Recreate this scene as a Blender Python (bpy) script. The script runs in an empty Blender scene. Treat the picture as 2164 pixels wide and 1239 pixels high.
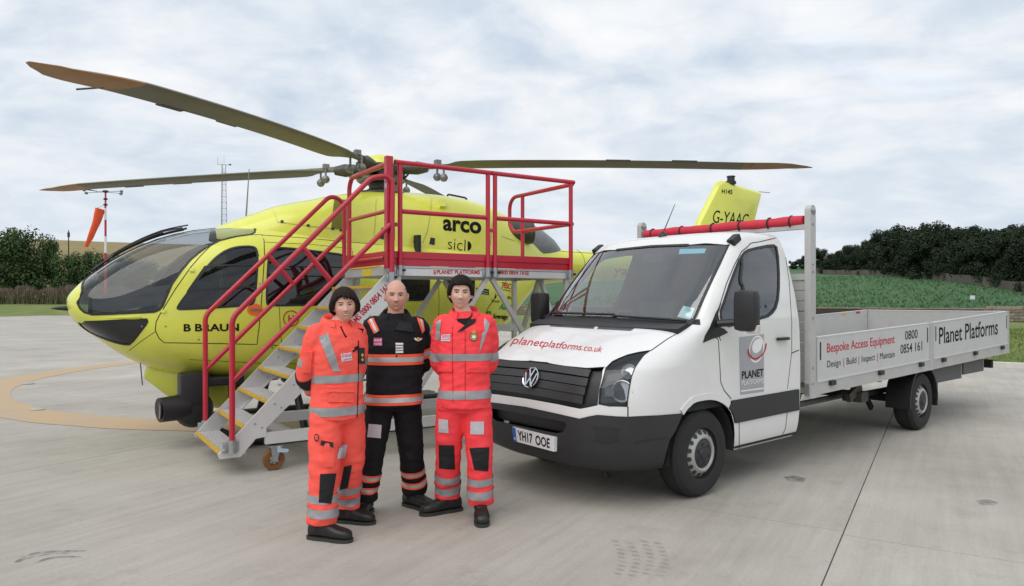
import bpy, bmesh, math, random
import numpy as np
from mathutils import Vector, Matrix
from mathutils.bvhtree import BVHTree
from mathutils.geometry import delaunay_2d_cdt, tessellate_polygon
R = math.radians
random.seed(7)
rng = np.random.default_rng(7)
SC = bpy.context.scene
COL = SC.collection

# ------------------------------------------------------------------ camera
FPX, CX, YH, CAMZ = 1500.0, 1082.0, 632.0, 1.6      # focal length / principal column / horizon row in photo pixels (2164 wide)
cam_d = bpy.data.cameras.new('camera')
cam_d.sensor_width = 36.0
cam_d.lens = FPX / 2164.0 * 36.0
cam_d.shift_y = (YH - 619.5) / 2164.0
cam_d.clip_start = 0.1
cam_d.clip_end = 5000
cam = bpy.data.objects.new('camera', cam_d)
cam.location = (0, 0, CAMZ)
cam.rotation_euler = (R(90), 0, 0)
COL.objects.link(cam)
SC.camera = cam

# ------------------------------------------------------------------ sky and sun
SUN_EL, SUN_AZ = R(52), R(215)          # azimuth of the sun measured clockwise from +Y
world = bpy.data.worlds.new('World')
SC.world = world
world.use_nodes = True
nt = world.node_tree
for n in list(nt.nodes): nt.nodes.remove(n)
def N(t, typ, **kw):
    n = t.nodes.new(typ)
    for k, v in kw.items():
        if k.startswith('i_'):
            key = k[2:]
            key = int(key) if key.isdigit() else key.replace('_', ' ')
            n.inputs[key].default_value = v
        else:
            setattr(n, k, v)
    return n
def ramp(t, stops, interp='LINEAR'):
    n = t.nodes.new('ShaderNodeValToRGB')
    n.color_ramp.interpolation = interp
    e = n.color_ramp.elements
    while len(e) < len(stops): e.new(0.5)
    for el, (p, c) in zip(e, stops):
        el.position = p
        el.color = c if len(c) == 4 else (*c, 1)
    return n
def math_node(t, op, a, b=None, clamp=False):
    n = t.nodes.new('ShaderNodeMath'); n.operation = op; n.use_clamp = clamp
    for i, v in enumerate((a, b)):
        if v is None: continue
        if isinstance(v, (int, float)): n.inputs[i].default_value = v
        else: t.links.new(v, n.inputs[i])
    return n.outputs[0]
out = N(nt, 'ShaderNodeOutputWorld'); bg = N(nt, 'ShaderNodeBackground', i_Strength=0.1)
sky = N(nt, 'ShaderNodeTexSky', sky_type='NISHITA', sun_disc=False, sun_elevation=SUN_EL, sun_rotation=SUN_AZ,
        altitude=50, air_density=1.0, dust_density=1.5, ozone_density=1.5)
tc = N(nt, 'ShaderNodeTexCoord')
sep = N(nt, 'ShaderNodeSeparateXYZ'); nt.links.new(tc.outputs['Generated'], sep.inputs[0])
zc = math_node(nt, 'MAXIMUM', sep.outputs[2], 0.0)
den = math_node(nt, 'ADD', zc, 0.26)
px_ = math_node(nt, 'DIVIDE', sep.outputs[0], den); py_ = math_node(nt, 'DIVIDE', sep.outputs[1], den)
cmb = N(nt, 'ShaderNodeCombineXYZ'); nt.links.new(px_, cmb.inputs[0]); nt.links.new(py_, cmb.inputs[1])
mp = N(nt, 'ShaderNodeMapping'); mp.inputs['Rotation'].default_value = (0, 0, R(18)); mp.inputs['Scale'].default_value = (1.0, 1.15, 1)
nt.links.new(cmb.outputs[0], mp.inputs[0])
n1 = N(nt, 'ShaderNodeTexNoise', i_Scale=1.25, i_Detail=8.0, i_Roughness=0.55, i_Distortion=0.7)
n2 = N(nt, 'ShaderNodeTexNoise', i_Scale=4.6, i_Detail=7.0, i_Roughness=0.55, i_Distortion=0.4)
n3 = N(nt, 'ShaderNodeTexNoise', i_Scale=0.8, i_Detail=7.0, i_Roughness=0.62, i_Distortion=0.4)
for n in (n1, n2): nt.links.new(mp.outputs[0], n.inputs['Vector'])
mp3 = N(nt, 'ShaderNodeMapping'); mp3.inputs['Location'].default_value = (7.3, 2.1, 0); nt.links.new(cmb.outputs[0], mp3.inputs[0]); nt.links.new(mp3.outputs[0], n3.inputs['Vector'])
shade = math_node(nt, 'ADD', math_node(nt, 'MULTIPLY', n1.outputs[0], 0.62), math_node(nt, 'MULTIPLY', n2.outputs[0], 0.38))
cr = ramp(nt, [(0.36, (4.9, 5.7, 6.8)), (0.46, (6.3, 6.9, 7.6)), (0.54, (7.6, 7.85, 8.2)), (0.64, (8.6, 8.6, 8.7))])
nt.links.new(shade, cr.inputs[0])
gap = ramp(nt, [(0.60, (0, 0, 0)), (0.74, (1, 1, 1))]); nt.links.new(n3.outputs[0], gap.inputs[0])
skyb = N(nt, 'ShaderNodeMix', data_type='RGBA', blend_type='ADD'); skyb.inputs[0].default_value = 1.0
nt.links.new(sky.outputs[0], skyb.inputs[6]); skyb.inputs[7].default_value = (5.2, 5.8, 6.2, 1)
mixg = N(nt, 'ShaderNodeMix', data_type='RGBA')
nt.links.new(math_node(nt, 'MULTIPLY', gap.outputs[0], 0.75), mixg.inputs[0])
nt.links.new(cr.outputs[0], mixg.inputs[6]); nt.links.new(skyb.outputs[2], mixg.inputs[7])
# veil near the horizon: clouds merge into one pale grey-blue sheet
hz = ramp(nt, [(0.0, (1, 1, 1)), (0.26, (0, 0, 0))]); nt.links.new(zc, hz.inputs[0])
mixh = N(nt, 'ShaderNodeMix', data_type='RGBA')
nt.links.new(math_node(nt, 'MULTIPLY', hz.outputs[0], 0.72), mixh.inputs[0])
nt.links.new(mixg.outputs[2], mixh.inputs[6]); mixh.inputs[7].default_value = (5.9, 6.6, 7.35, 1)
nt.links.new(mixh.outputs[2], bg.inputs[0]); nt.links.new(bg.outputs[0], out.inputs[0])

sun_d = bpy.data.lights.new('sun', 'SUN'); sun_d.energy = 1.5; sun_d.angle = R(60); sun_d.color = (1.0, 0.95, 0.88)
sun = bpy.data.objects.new('sun', sun_d); COL.objects.link(sun)
sd = Vector((math.sin(SUN_AZ) * math.cos(SUN_EL), math.cos(SUN_AZ) * math.cos(SUN_EL), math.sin(SUN_EL)))
sun.rotation_euler = (-sd).to_track_quat('-Z', 'Y').to_euler()
vs = SC.view_settings
vs.view_transform = 'Standard'; vs.look = 'None'; vs.gamma = 1.0; vs.use_curve_mapping = False; vs.exposure = 0.22

# ------------------------------------------------------------------ helpers
MATS = {}
def mat(name, col, rough=0.5, metal=0.0, var=0.0, vscale=8.0, bump=0.0, bscale=60.0, coat=0.0, spec=0.5, dirt=None, dscale=2.0, damt=0.0):
    """procedural Principled material: base colour with noise variation, fine bump and optional dirt"""
    if name in MATS: return MATS[name]
    m = bpy.data.materials.new(name); m.use_nodes = True
    t = m.node_tree; b = t.nodes['Principled BSDF']
    b.inputs['Base Color'].default_value = (*col, 1)
    b.inputs['Roughness'].default_value = rough; b.inputs['Metallic'].default_value = metal
    b.inputs['Specular IOR Level'].default_value = spec
    if coat: b.inputs['Coat Weight'].default_value = coat; b.inputs['Coat Roughness'].default_value = 0.06
    co = N(t, 'ShaderNodeTexCoord')
    src = None
    if var:
        n = N(t, 'ShaderNodeTexNoise', i_Scale=vscale, i_Detail=5.0, i_Roughness=0.6); t.links.new(co.outputs['Object'], n.inputs['Vector'])
        r = ramp(t, [(0.25, tuple(c * (1 - var) for c in col)), (0.75, tuple(min(1, c * (1 + var)) for c in col))])
        t.links.new(n.outputs[0], r.inputs[0]); src = r.outputs[0]
    if dirt:
        n = N(t, 'ShaderNodeTexNoise', i_Scale=dscale, i_Detail=8.0, i_Roughness=0.7); t.links.new(co.outputs['Object'], n.inputs['Vector'])
        r = ramp(t, [(0.48, (0, 0, 0)), (0.75, (damt,) * 3)]); t.links.new(n.outputs[0], r.inputs[0])
        mx = N(t, 'ShaderNodeMix', data_type='RGBA'); t.links.new(r.outputs[0], mx.inputs[0])
        if src: t.links.new(src, mx.inputs[6])
        else: mx.inputs[6].default_value = (*col, 1)
        mx.inputs[7].default_value = (*dirt, 1); src = mx.outputs[2]
    if src: t.links.new(src, b.inputs['Base Color'])
    if bump:
        n = N(t, 'ShaderNodeTexNoise', i_Scale=bscale, i_Detail=4.0); t.links.new(co.outputs['Object'], n.inputs['Vector'])
        bp = N(t, 'ShaderNodeBump', i_Strength=bump, i_Distance=0.01); t.links.new(n.outputs[0], bp.inputs['Height']); t.links.new(bp.outputs[0], b.inputs['Normal'])
    MATS[name] = m
    return m
def glass(name, tint, refl=1.0, opacity=0.0, body=(0.01, 0.012, 0.014)):
    """thin window glass: tinted transparency with a fresnel mirror layer"""
    if name in MATS: return MATS[name]
    m = bpy.data.materials.new(name); m.use_nodes = True; t = m.node_tree
    for n in list(t.nodes): t.nodes.remove(n)
    o = N(t, 'ShaderNodeOutputMaterial'); tr = N(t, 'ShaderNodeBsdfTransparent'); tr.inputs[0].default_value = (*tint, 1)
    df = N(t, 'ShaderNodeBsdfDiffuse'); df.inputs[0].default_value = (*body, 1)
    m1 = N(t, 'ShaderNodeMixShader'); m1.inputs[0].default_value = opacity
    t.links.new(tr.outputs[0], m1.inputs[1]); t.links.new(df.outputs[0], m1.inputs[2])
    gl = N(t, 'ShaderNodeBsdfGlossy'); gl.inputs['Roughness'].default_value = 0.02; gl.inputs[0].default_value = (0.95, 0.97, 1, 1)
    lw = N(t, 'ShaderNodeLayerWeight', i_Blend=0.5)
    m2 = N(t, 'ShaderNodeMixShader'); t.links.new(math_node(t, 'MULTIPLY', math_node(t, 'ADD', math_node(t, 'MULTIPLY', math_node(t, 'POWER', lw.outputs['Facing'], 5.0), 0.95), 0.05), refl, True), m2.inputs[0])
    t.links.new(m1.outputs[0], m2.inputs[1]); t.links.new(gl.outputs[0], m2.inputs[2]); t.links.new(m2.outputs[0], o.inputs[0])
    MATS[name] = m
    return m

def mesh_data(name, verts, faces, smooth=False, normals=None):
    me = bpy.data.meshes.new(name)
    me.from_pydata([tuple(v) for v in verts], [], [tuple(f) for f in faces])
    me.update()
    if smooth: me.polygons.foreach_set('use_smooth', [True] * len(me.polygons))
    if normals is not None:
        me.normals_split_custom_set_from_vertices([tuple(n) for n in normals])
    return me
def link(name, me, m=None, parent=None):
    o = bpy.data.objects.new(name, me)
    COL.objects.link(o)
    if parent: o.parent = parent
    if m is not None and me is not None:
        ms = m if isinstance(m, (list, tuple)) else [m]
        if len(me.materials) == 0:
            for k in ms: me.materials.append(k)
    return o
def tag(o, label, cat, group=None):
    o['label'] = label; o['category'] = cat
    if group: o['group'] = group
    return o
def struct(o, kind='structure'):
    o['kind'] = kind; return o
def thing(name, label, cat, loc=(0, 0, 0), rz=0.0, group=None):
    o = bpy.data.objects.new(name, None); COL.objects.link(o)
    o.location = loc; o.rotation_euler = (0, 0, rz); o.empty_display_size = 0.2
    return tag(o, label, cat, group)
def copy_tree(o, parent=None):
    c = o.copy(); COL.objects.link(c)
    if parent: c.parent = parent
    for ch in list(o.children): copy_tree(ch, c)
    return c

class MB:
    """collects boxes, bars, tubes, lathes and prisms into one mesh"""
    def __init__(s): s.v = []; s.f = []
    def add(s, v, f):
        b = len(s.v); s.v += [Vector(q) for q in v]; s.f += [tuple(i + b for i in q) for q in f]; return s
    def box(s, a, b, bev=0.0):
        x0, y0, z0 = a; x1, y1, z1 = b
        if x0 > x1: x0, x1 = x1, x0
        if y0 > y1: y0, y1 = y1, y0
        if z0 > z1: z0, z1 = z1, z0
        if not bev:
            v = [(x, y, z) for z in (z0, z1) for y in (y0, y1) for x in (x0, x1)]
            return s.add(v, [(0, 2, 3, 1), (4, 5, 7, 6), (0, 1, 5, 4), (1, 3, 7, 5), (3, 2, 6, 7), (2, 0, 4, 6)])
        bm = bmesh.new(); bmesh.ops.create_cube(bm, size=1)
        for q in bm.verts: q.co = Vector(((x0 + x1) / 2 + q.co.x * (x1 - x0), (y0 + y1) / 2 + q.co.y * (y1 - y0), (z0 + z1) / 2 + q.co.z * (z1 - z0)))
        bmesh.ops.bevel(bm, geom=bm.edges[:], offset=bev, segments=2, profile=0.6, affect='EDGES')
        return s.bm(bm)
    def bm(s, bm):
        bm.verts.ensure_lookup_table(); bm.verts.index_update()
        s.add([q.co.copy() for q in bm.verts], [[q.index for q in f.verts] for f in bm.faces]); bm.free(); return s
    def bar(s, p, q, w, h, up=(0, 0, 1)):
        """rectangular bar from p to q"""
        p, q = Vector(p), Vector(q); d = (q - p).normalized(); u = Vector(up)
        a = d.cross(u).normalized() * w / 2; b = a.cross(d).normalized() * h / 2
        v = [c + sa * a + sb * b for c in (p, q) for sb in (-1, 1) for sa in (-1, 1)]
        return s.add(v, [(0, 2, 3, 1), (4, 5, 7, 6), (0, 1, 5, 4), (1, 3, 7, 5), (3, 2, 6, 7), (2, 0, 4, 6)])
    def tube(s, pts, r, n=12, cap=True, sy=1.0):
        pts = [Vector(p) for p in pts]; rs = r if isinstance(r, (list, tuple)) else [r] * len(pts)
        t0 = (pts[1] - pts[0]).normalized(); up = Vector((0, 0, 1)) if abs(t0.z) < 0.9 else Vector((1, 0, 0))
        a = t0.cross(up).normalized(); v = []; f = []
        for i, p in enumerate(pts):
            d = (pts[min(i + 1, len(pts) - 1)] - pts[max(i - 1, 0)]).normalized()
            a = (a - d * a.dot(d)).normalized(); b = d.cross(a)
            for k in range(n):
                th = 2 * math.pi * k / n
                v.append(p + (a * math.cos(th) + b * math.sin(th) * sy) * rs[i])
        for i in range(len(pts) - 1):
            for k in range(n):
                f.append((i * n + k, i * n + (k + 1) % n, (i + 1) * n + (k + 1) % n, (i + 1) * n + k))
        if cap:
            f.append(tuple(range(n))[::-1]); f.append(tuple((len(pts) - 1) * n + k for k in range(n)))
        return s.add(v, f)
    def lathe(s, prof, o=(0, 0, 0), axis='z', n=24, cap=True):
        """profile of (radius, height) revolved round an axis through o"""
        o = Vector(o); v = []; f = []
        for r, h in prof:
            for k in range(n):
                th = 2 * math.pi * k / n; c, q = r * math.cos(th), r * math.sin(th)
                v.append(o + Vector({'z': (c, q, h), 'y': (q, h, c), 'x': (h, c, q)}[axis]))
        for i in range(len(prof) - 1):
            for k in range(n): f.append((i * n + k, i * n + (k + 1) % n, (i + 1) * n + (k + 1) % n, (i + 1) * n + k))
        if cap:
            f.append(tuple(range(n))[::-1]); f.append(tuple((len(prof) - 1) * n + k for k in range(n)))
        return s.add(v, f)
    def prism(s, poly, axis, a, b):
        """flat polygon extruded along an axis from a to b; poly gives the other two coordinates in order"""
        n = len(poly); put = {'x': lambda p, h: (h, p[0], p[1]), 'y': lambda p, h: (p[0], h, p[1]), 'z': lambda p, h: (p[0], p[1], h)}[axis]
        v = [put(p, a) for p in poly] + [put(p, b) for p in poly]
        tri = tessellate_polygon([[Vector((p[0], p[1], 0)) for p in poly]])
        f = [tuple(t) for t in tri] + [tuple(i + n for i in reversed(t)) for t in tri]
        f += [(i, (i + 1) % n, (i + 1) % n + n, i + n) for i in range(n)]
        return s.add(v, f)
    def build(s, name, m, parent=None, smooth=False, fix=True, angle=None):
        bm = bmesh.new(); vs_ = [bm.verts.new(q) for q in s.v]
        for f in s.f:
            try: bm.faces.new([vs_[i] for i in f])
            except ValueError: pass
        if fix: bmesh.ops.recalc_face_normals(bm, faces=bm.faces[:])
        if smooth:
            for f in bm.faces: f.smooth = True
            lim = math.radians(angle or 40)
            for e in bm.edges:
                if len(e.link_faces) == 2 and e.calc_face_angle(0) > lim: e.smooth = False
        me = bpy.data.meshes.new(name); bm.to_mesh(me); bm.free()
        return link(name, me, m, parent)

def fillet(pts, r, n=6):
    """round the corners of a polyline"""
    pts = [Vector(p) for p in pts]; out_ = [pts[0]]
    for i in range(1, len(pts) - 1):
        p, a, b = pts[i], pts[i - 1], pts[i + 1]
        da, db = (a - p), (b - p); la, lb = da.length, db.length; da.normalize(); db.normalize()
        ang = da.angle(db)
        if ang > 3.1: out_.append(p); continue
        t = min(r / math.tan(ang / 2), la * 0.49, lb * 0.49); rr = t * math.tan(ang / 2)
        bis = (da + db).normalized(); c = p + bis * (rr / math.sin(ang / 2))
        s0 = p + da * t - c; s1 = p + db * t - c
        tot = s0.angle(s1)
        for k in range(n + 1):
            q = k / n
            w = (s0 * math.sin((1 - q) * tot) + s1 * math.sin(q * tot)) / math.sin(tot)
            out_.append(c + w)
    out_.append(pts[-1]); return out_
def spl(tab, x):
    """smooth (monotone cubic) interpolation of a table of (x, value)"""
    xs = [p[0] for p in tab]; ys = [p[1] for p in tab]; n = len(xs)
    if x <= xs[0]: return ys[0]
    if x >= xs[-1]: return ys[-1]
    i = max(k for k in range(n - 1) if xs[k] <= x)
    def d(k): return (ys[k + 1] - ys[k]) / (xs[k + 1] - xs[k])
    def m(k):
        if k == 0: return d(0)
        if k == n - 1: return d(n - 2)
        a, b = d(k - 1), d(k)
        return 0 if a * b <= 0 else 2 * a * b / (a + b)
    h = xs[i + 1] - xs[i]; t = (x - xs[i]) / h; t2, t3 = t * t, t * t * t
    return (2 * t3 - 3 * t2 + 1) * ys[i] + (t3 - 2 * t2 + t) * h * m(i) + (-2 * t3 + 3 * t2) * ys[i + 1] + (t3 - t2) * h * m(i + 1)
def sstep(a, b, x):
    t = min(1, max(0, (x - a) / (b - a))); return t * t * (3 - 2 * t)

class Frame:
    """a thing's own axes on the ground; turns photo pixels into rays in those axes"""
    def __init__(s, o, ang):
        s.o = Vector((o[0], o[1], 0)); s.ang = ang
        s.M = Matrix.Translation(s.o) @ Matrix.Rotation(ang, 4, 'Z'); s.I = s.M.inverted()
    def ray(s, px, py):
        d = Vector(((px - CX) / FPX, 1, (YH - py) / FPX)).normalized()
        return s.I @ Vector((0, 0, CAMZ)), s.I.to_3x3() @ d
    def plane(s, px, py, axis, val):
        o, d = s.ray(px, py); return o + d * ((val - o[axis]) / d[axis])
WORLD = Frame((0, 0), 0)
def ground(px, py, z=0.0):
    d = FPX * (CAMZ - z) / (py - YH); return Vector(((px - CX) / FPX * d, d, z))
class Hit:
    """surface hit by the ray of a photo pixel: a tessellated mesh or a plane"""
    def __init__(s, fr, bvh=None, axis=None, val=None):
        s.fr, s.b, s.axis, s.val = fr, bvh, axis, val
    def __call__(s, px, py):
        o, d = s.fr.ray(px, py)
        if s.b is None:
            p = o + d * ((s.val - o[s.axis]) / d[s.axis]); n = Vector((0, 0, 0)); n[s.axis] = -1 if d[s.axis] > 0 else 1
            return p, n, None
        p, n, i, _ = s.b.ray_cast(o, d)
        if p is None: return None, None, None
        if n.dot(d) > 0: n = -n
        return p, n, i
def homog(quad):
    """projective map of the unit square to a quad given bottom-left, bottom-right, top-right, top-left"""
    (x0, y0), (x1, y1), (x2, y2), (x3, y3) = quad
    dx1, dx2, sx = x1 - x2, x3 - x2, x0 - x1 + x2 - x3; dy1, dy2, sy = y1 - y2, y3 - y2, y0 - y1 + y2 - y3
    de = dx1 * dy2 - dx2 * dy1
    g = (sx * dy2 - dx2 * sy) / de; h = (dx1 * sy - sx * dy1) / de
    a, b, c = x1 - x0 + g * x1, x3 - x0 + h * x3, x0; d, e, f = y1 - y0 + g * y1, y3 - y0 + h * y3, y0
    return lambda u, v: ((a * u + b * v + c) / (g * u + h * v + 1), (d * u + e * v + f) / (g * u + h * v + 1))
def text_shape(s, bold=0.0, shear=0.0, space=1.0, cut=0):
    """flat letters as (verts in the unit square, faces)"""
    cu = bpy.data.curves.new('t', 'FONT'); cu.body = s; cu.offset = bold; cu.shear = shear; cu.space_character = space; cu.resolution_u = 4
    o = bpy.data.objects.new('t', cu); COL.objects.link(o)
    dg = bpy.context.evaluated_depsgraph_get(); me = bpy.data.meshes.new_from_object(o.evaluated_get(dg))
    bpy.data.objects.remove(o); bpy.data.curves.remove(cu)
    v = [Vector((q.co.x, q.co.y, 0)) for q in me.vertices]; f = [tuple(p.vertices) for p in me.polygons]; bpy.data.meshes.remove(me)
    x0, x1 = min(q.x for q in v), max(q.x for q in v); y0, y1 = min(q.y for q in v), max(q.y for q in v)
    v = [Vector(((q.x - x0) / (x1 - x0), (q.y - y0) / (y1 - y0), 0)) for q in v]
    if cut:
        bm = bmesh.new(); vv = [bm.verts.new(q) for q in v]
        for q in f:
            try: bm.faces.new([vv[i] for i in q])
            except ValueError: pass
        for k in range(1, cut):
            bmesh.ops.bisect_plane(bm, geom=bm.verts[:] + bm.edges[:] + bm.faces[:], plane_co=(k / cut, 0, 0), plane_no=(1, 0, 0))
        bm.verts.index_update(); v = [q.co.copy() for q in bm.verts]; f = [tuple(q.index for q in p.verts) for p in bm.faces]; bm.free()
    return v, f
def decal(name, shape, quad, hit, m, parent, off=0.003):
    """flat print laid on a surface: the unit-square shape is fitted to four photo pixels (bl, br, tr, tl) on that surface"""
    hm = homog(quad); v, f = shape; P = []; ok = []
    for q in v:
        p, n, _ = hit(*hm(q.x, q.y))
        ok.append(p is not None); P.append(p + n * off if p is not None else Vector((0, 0, 0)))
    f = [q for q in f if all(ok[i] for i in q)]
    if not f: return None
    me = mesh_data(name, P, f); return link(name, me, m, parent)
def disc_shape(n=28, r0=0.0, a0=0.0, a1=360.0):
    """disc or ring in the unit square"""
    v = []; f = []; full = a1 - a0 >= 360; k = n if full else n + 1
    for i in range(k):
        th = R(a0 + (a1 - a0) * i / n); c, q = math.cos(th), math.sin(th)
        v.append(Vector((0.5 + 0.5 * c, 0.5 + 0.5 * q, 0)))
        if r0: v.append(Vector((0.5 + 0.5 * r0 * c, 0.5 + 0.5 * r0 * q, 0)))
    if r0:
        for i in range(n):
            a, b = 2 * i, 2 * ((i + 1) % k); f.append((a, b, b + 1, a + 1))
    else:
        v.append(Vector((0.5, 0.5, 0))); f = [(len(v) - 1, i, (i + 1) % k) for i in range(n)]
    return v, f
def grid_shape(nx=1, ny=1):
    v = [Vector((i / nx, j / ny, 0)) for j in range(ny + 1) for i in range(nx + 1)]
    f = [(j * (nx + 1) + i, j * (nx + 1) + i + 1, (j + 1) * (nx + 1) + i + 1, (j + 1) * (nx + 1) + i) for j in range(ny) for i in range(nx)]
    return v, f
def poly_shape(pts):
    """polygon given in unit-square coordinates"""
    v = [Vector((x, y, 0)) for x, y in pts]
    return v, [tuple(t) for t in tessellate_polygon([v])]
def merge_shapes(*ss):
    v = []; f = []
    for a, b in ss:
        k = len(v); v += a; f += [tuple(i + k for i in q) for q in b]
    return v, f
def place(shape, x0, y0, x1, y1):
    v, f = shape; return [Vector((x0 + (x1 - x0) * q.x, y0 + (y1 - y0) * q.y, 0)) for q in v], f
def box_quad(x0, y0, x1, y1): return [(x0, y1), (x1, y1), (x1, y0), (x0, y0)]
def dense(poly, step, closed=True):
    out_ = []; n = len(poly)
    for i in range(n if closed else n - 1):
        a, b = poly[i], poly[(i + 1) % n]; L = math.dist(a, b); k = max(1, int(L / step))
        out_ += [(a[0] + (b[0] - a[0]) * j / k, a[1] + (b[1] - a[1]) * j / k) for j in range(k)]
    if not closed: out_.append(poly[-1])
    return out_
def smooth_poly(poly, it=2, closed=True):
    """Chaikin corner cutting"""
    for _ in range(it):
        q = []; n = len(poly)
        if not closed: q.append(poly[0])
        for i in range(n if closed else n - 1):
            a, b = poly[i], poly[(i + 1) % n]
            q += [tuple(x * 0.75 + y * 0.25 for x, y in zip(a, b)), tuple(x * 0.25 + y * 0.75 for x, y in zip(a, b))]
        if not closed: q.append(poly[-1])
        poly = q
    return poly
class Surf:
    """smooth parametric surface fn(u,v); regions of it are cut out exactly and become parts of their own"""
    def __init__(s, fn, us, vs_, fr, su=1.0, sv=1.0):
        s.fn, s.us, s.vs, s.fr, s.su, s.sv = fn, list(us), list(vs_), fr, su, sv
        s.uv = [(u, v) for u in s.us for v in s.vs]; P = [fn(u, v) for u, v in s.uv]; nv = len(s.vs)
        s.tri = []
        for i in range(len(s.us) - 1):
            for j in range(nv - 1):
                a, b, c, d = i * nv + j, i * nv + j + 1, (i + 1) * nv + j + 1, (i + 1) * nv + j
                s.tri += [(a, b, c), (a, c, d)]
        s.P = P; s.bvh = BVHTree.FromPolygons(P, s.tri); s.hit = Hit(fr, s.bvh); s.reg = []
    def param(s, p, i):
        a, b, c = s.tri[i]; A, B, C = s.P[a], s.P[b], s.P[c]
        e0, e1, e2 = B - A, C - A, p - A; d00, d01, d11, d20, d21 = e0.dot(e0), e0.dot(e1), e1.dot(e1), e2.dot(e0), e2.dot(e1)
        de = d00 * d11 - d01 * d01
        if abs(de) < 1e-14: return s.uv[a]
        w1 = (d11 * d20 - d01 * d21) / de; w2 = (d00 * d21 - d01 * d20) / de; w0 = 1 - w1 - w2
        return tuple(w0 * s.uv[a][k] + w1 * s.uv[b][k] + w2 * s.uv[c][k] for k in (0, 1))
    def px(s, poly):
        out_ = []
        for q in poly:
            p, n, i = s.hit(*q)
            if p is not None: out_.append(s.param(p, i))
        return out_
    def near(s, p):
        q, n, i, _ = s.bvh.find_nearest(Vector(p)); return s.param(q, i)
    def normal(s, u, v):
        e = 1e-3; a = s.fn(u + e, v) - s.fn(u - e, v); b = s.fn(u, v + e) - s.fn(u, v - e); n = a.cross(b)
        if n.length < 1e-12: return Vector((0, 0, 1))
        return n.normalized()
    def cut(s, regions, parent, base_name, base_mat, flip=1.0):
        """regions: (name, material, polygon in (u,v), inward offset). Returns the part objects, the base first."""
        co = [Vector((u * s.su, v * s.sv)) for u, v in s.uv]; edges = []
        for _, _, poly, _ in regions:
            k = len(co); n = len(poly); co += [Vector((u * s.su, v * s.sv)) for u, v in poly]
            edges += [(k + i, k + (i + 1) % n) for i in range(n)]
        V, _, Fc, _, _, _ = delaunay_2d_cdt(co, edges, [], 0, 1e-6)
        uv = [(q.x / s.su, q.y / s.sv) for q in V]; P = [s.fn(*q) for q in uv]; Nn = [s.normal(*q) * flip for q in uv]
        groups = {}; polys = [np.array(q[2]) for q in regions]
        cen = np.array([[sum(uv[i][0] for i in f) / 3, sum(uv[i][1] for i in f) / 3] for f in Fc]); own = np.full(len(Fc), -1)
        for g, pl in enumerate(polys):
            x0, y0 = pl[:, 0], pl[:, 1]; x1, y1 = np.roll(x0, -1), np.roll(y0, -1)
            cx_, cy_ = cen[:, 0:1], cen[:, 1:2]; cond = (y0 > cy_) != (y1 > cy_)
            with np.errstate(divide='ignore', invalid='ignore'): xi = (x1 - x0) * (cy_ - y0) / (y1 - y0) + x0
            own[(np.sum(cond & (cx_ < xi), axis=1) % 2) == 1] = g
        for f, o in zip(Fc, own): groups.setdefault(int(o), []).append(tuple(f))
        res = []
        for g in range(-1, len(regions)):
            if g not in groups: res.append(None); continue
            nm, mt, off = (base_name, base_mat, 0) if g < 0 else (regions[g][0], regions[g][1], regions[g][3])
            if nm is None: res.append(None); continue
            idx = {}; vv = []; nn = []; ff = []
            for f in groups[g]:
                A, B, C = (P[i] for i in f)
                cr_ = (B - A).cross(C - A)
                if cr_.length < 1e-9: continue
                if cr_.dot(Nn[f[0]] + Nn[f[1]] + Nn[f[2]]) < 0: f = f[::-1]
                for i in f:
                    if i not in idx: idx[i] = len(vv); vv.append(P[i] - Nn[i] * off); nn.append(Nn[i])
                ff.append(tuple(idx[i] for i in f))
            me = mesh_data(nm, vv, ff, True, nn); res.append(link(nm, me, mt, parent))
        return res
    def ribbon(s, name, pts, w, m, parent, h=0.003, closed=False, flip=1.0):
        """thin raised strip along a path of (u,v) points"""
        pp = [(s.fn(*q), s.normal(*q) * flip) for q in pts]; return strip(name, pp, w, m, parent, h, closed)
def strip(name, pp, w, m, parent, h=0.003, closed=False, sink=0.003):
    v = []; f = []; n = len(pp)
    for i, (p, nn) in enumerate(pp):
        a = pp[(i - 1) % n if closed else max(i - 1, 0)][0]; b = pp[(i + 1) % n if closed else min(i + 1, n - 1)][0]
        d = (b - a).normalized() if (b - a).length > 1e-9 else Vector((1, 0, 0)); sd_ = nn.cross(d).normalized() * w / 2
        v += [p - sd_ - nn * sink, p - sd_ + nn * h, p + sd_ + nn * h, p + sd_ - nn * sink]
    for i in range(n if closed else n - 1):
        a, b = 4 * i, 4 * ((i + 1) % n)
        for k in range(3): f.append((a + k, a + k + 1, b + k + 1, b + k))
    return link(name, mesh_data(name, v, f), m, parent)
def lin(a, b, n): return [a + (b - a) * i / (n - 1) for i in range(n)]
# ------------------------------------------------------------------ the setting: apron, grass, field, hill
def surface_mat(name, build):
    m = bpy.data.materials.new(name); m.use_nodes = True; t = m.node_tree; b = t.nodes['Principled BSDF']
    build(t, b); MATS[name] = m; return m
def pos_map(t, rot=0.0, scale=(1, 1, 1)):
    g = N(t, 'ShaderNodeNewGeometry'); mp_ = N(t, 'ShaderNodeMapping', vector_type='TEXTURE'); mp_.inputs['Rotation'].default_value = (0, 0, -rot); mp_.inputs['Scale'].default_value = tuple(1 / c for c in scale)
    t.links.new(g.outputs['Position'], mp_.inputs[0]); return mp_.outputs[0]
def mixc(t, fac, a, b, blend='MIX'):
    mx = N(t, 'ShaderNodeMix', data_type='RGBA', blend_type=blend)
    if isinstance(fac, (int, float)): mx.inputs[0].default_value = fac
    else: t.links.new(fac, mx.inputs[0])
    for i, c in ((6, a), (7, b)):
        if isinstance(c, tuple): mx.inputs[i].default_value = c if len(c) == 4 else (*c, 1)
        else: t.links.new(c, mx.inputs[i])
    return mx.outputs[2]
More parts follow.
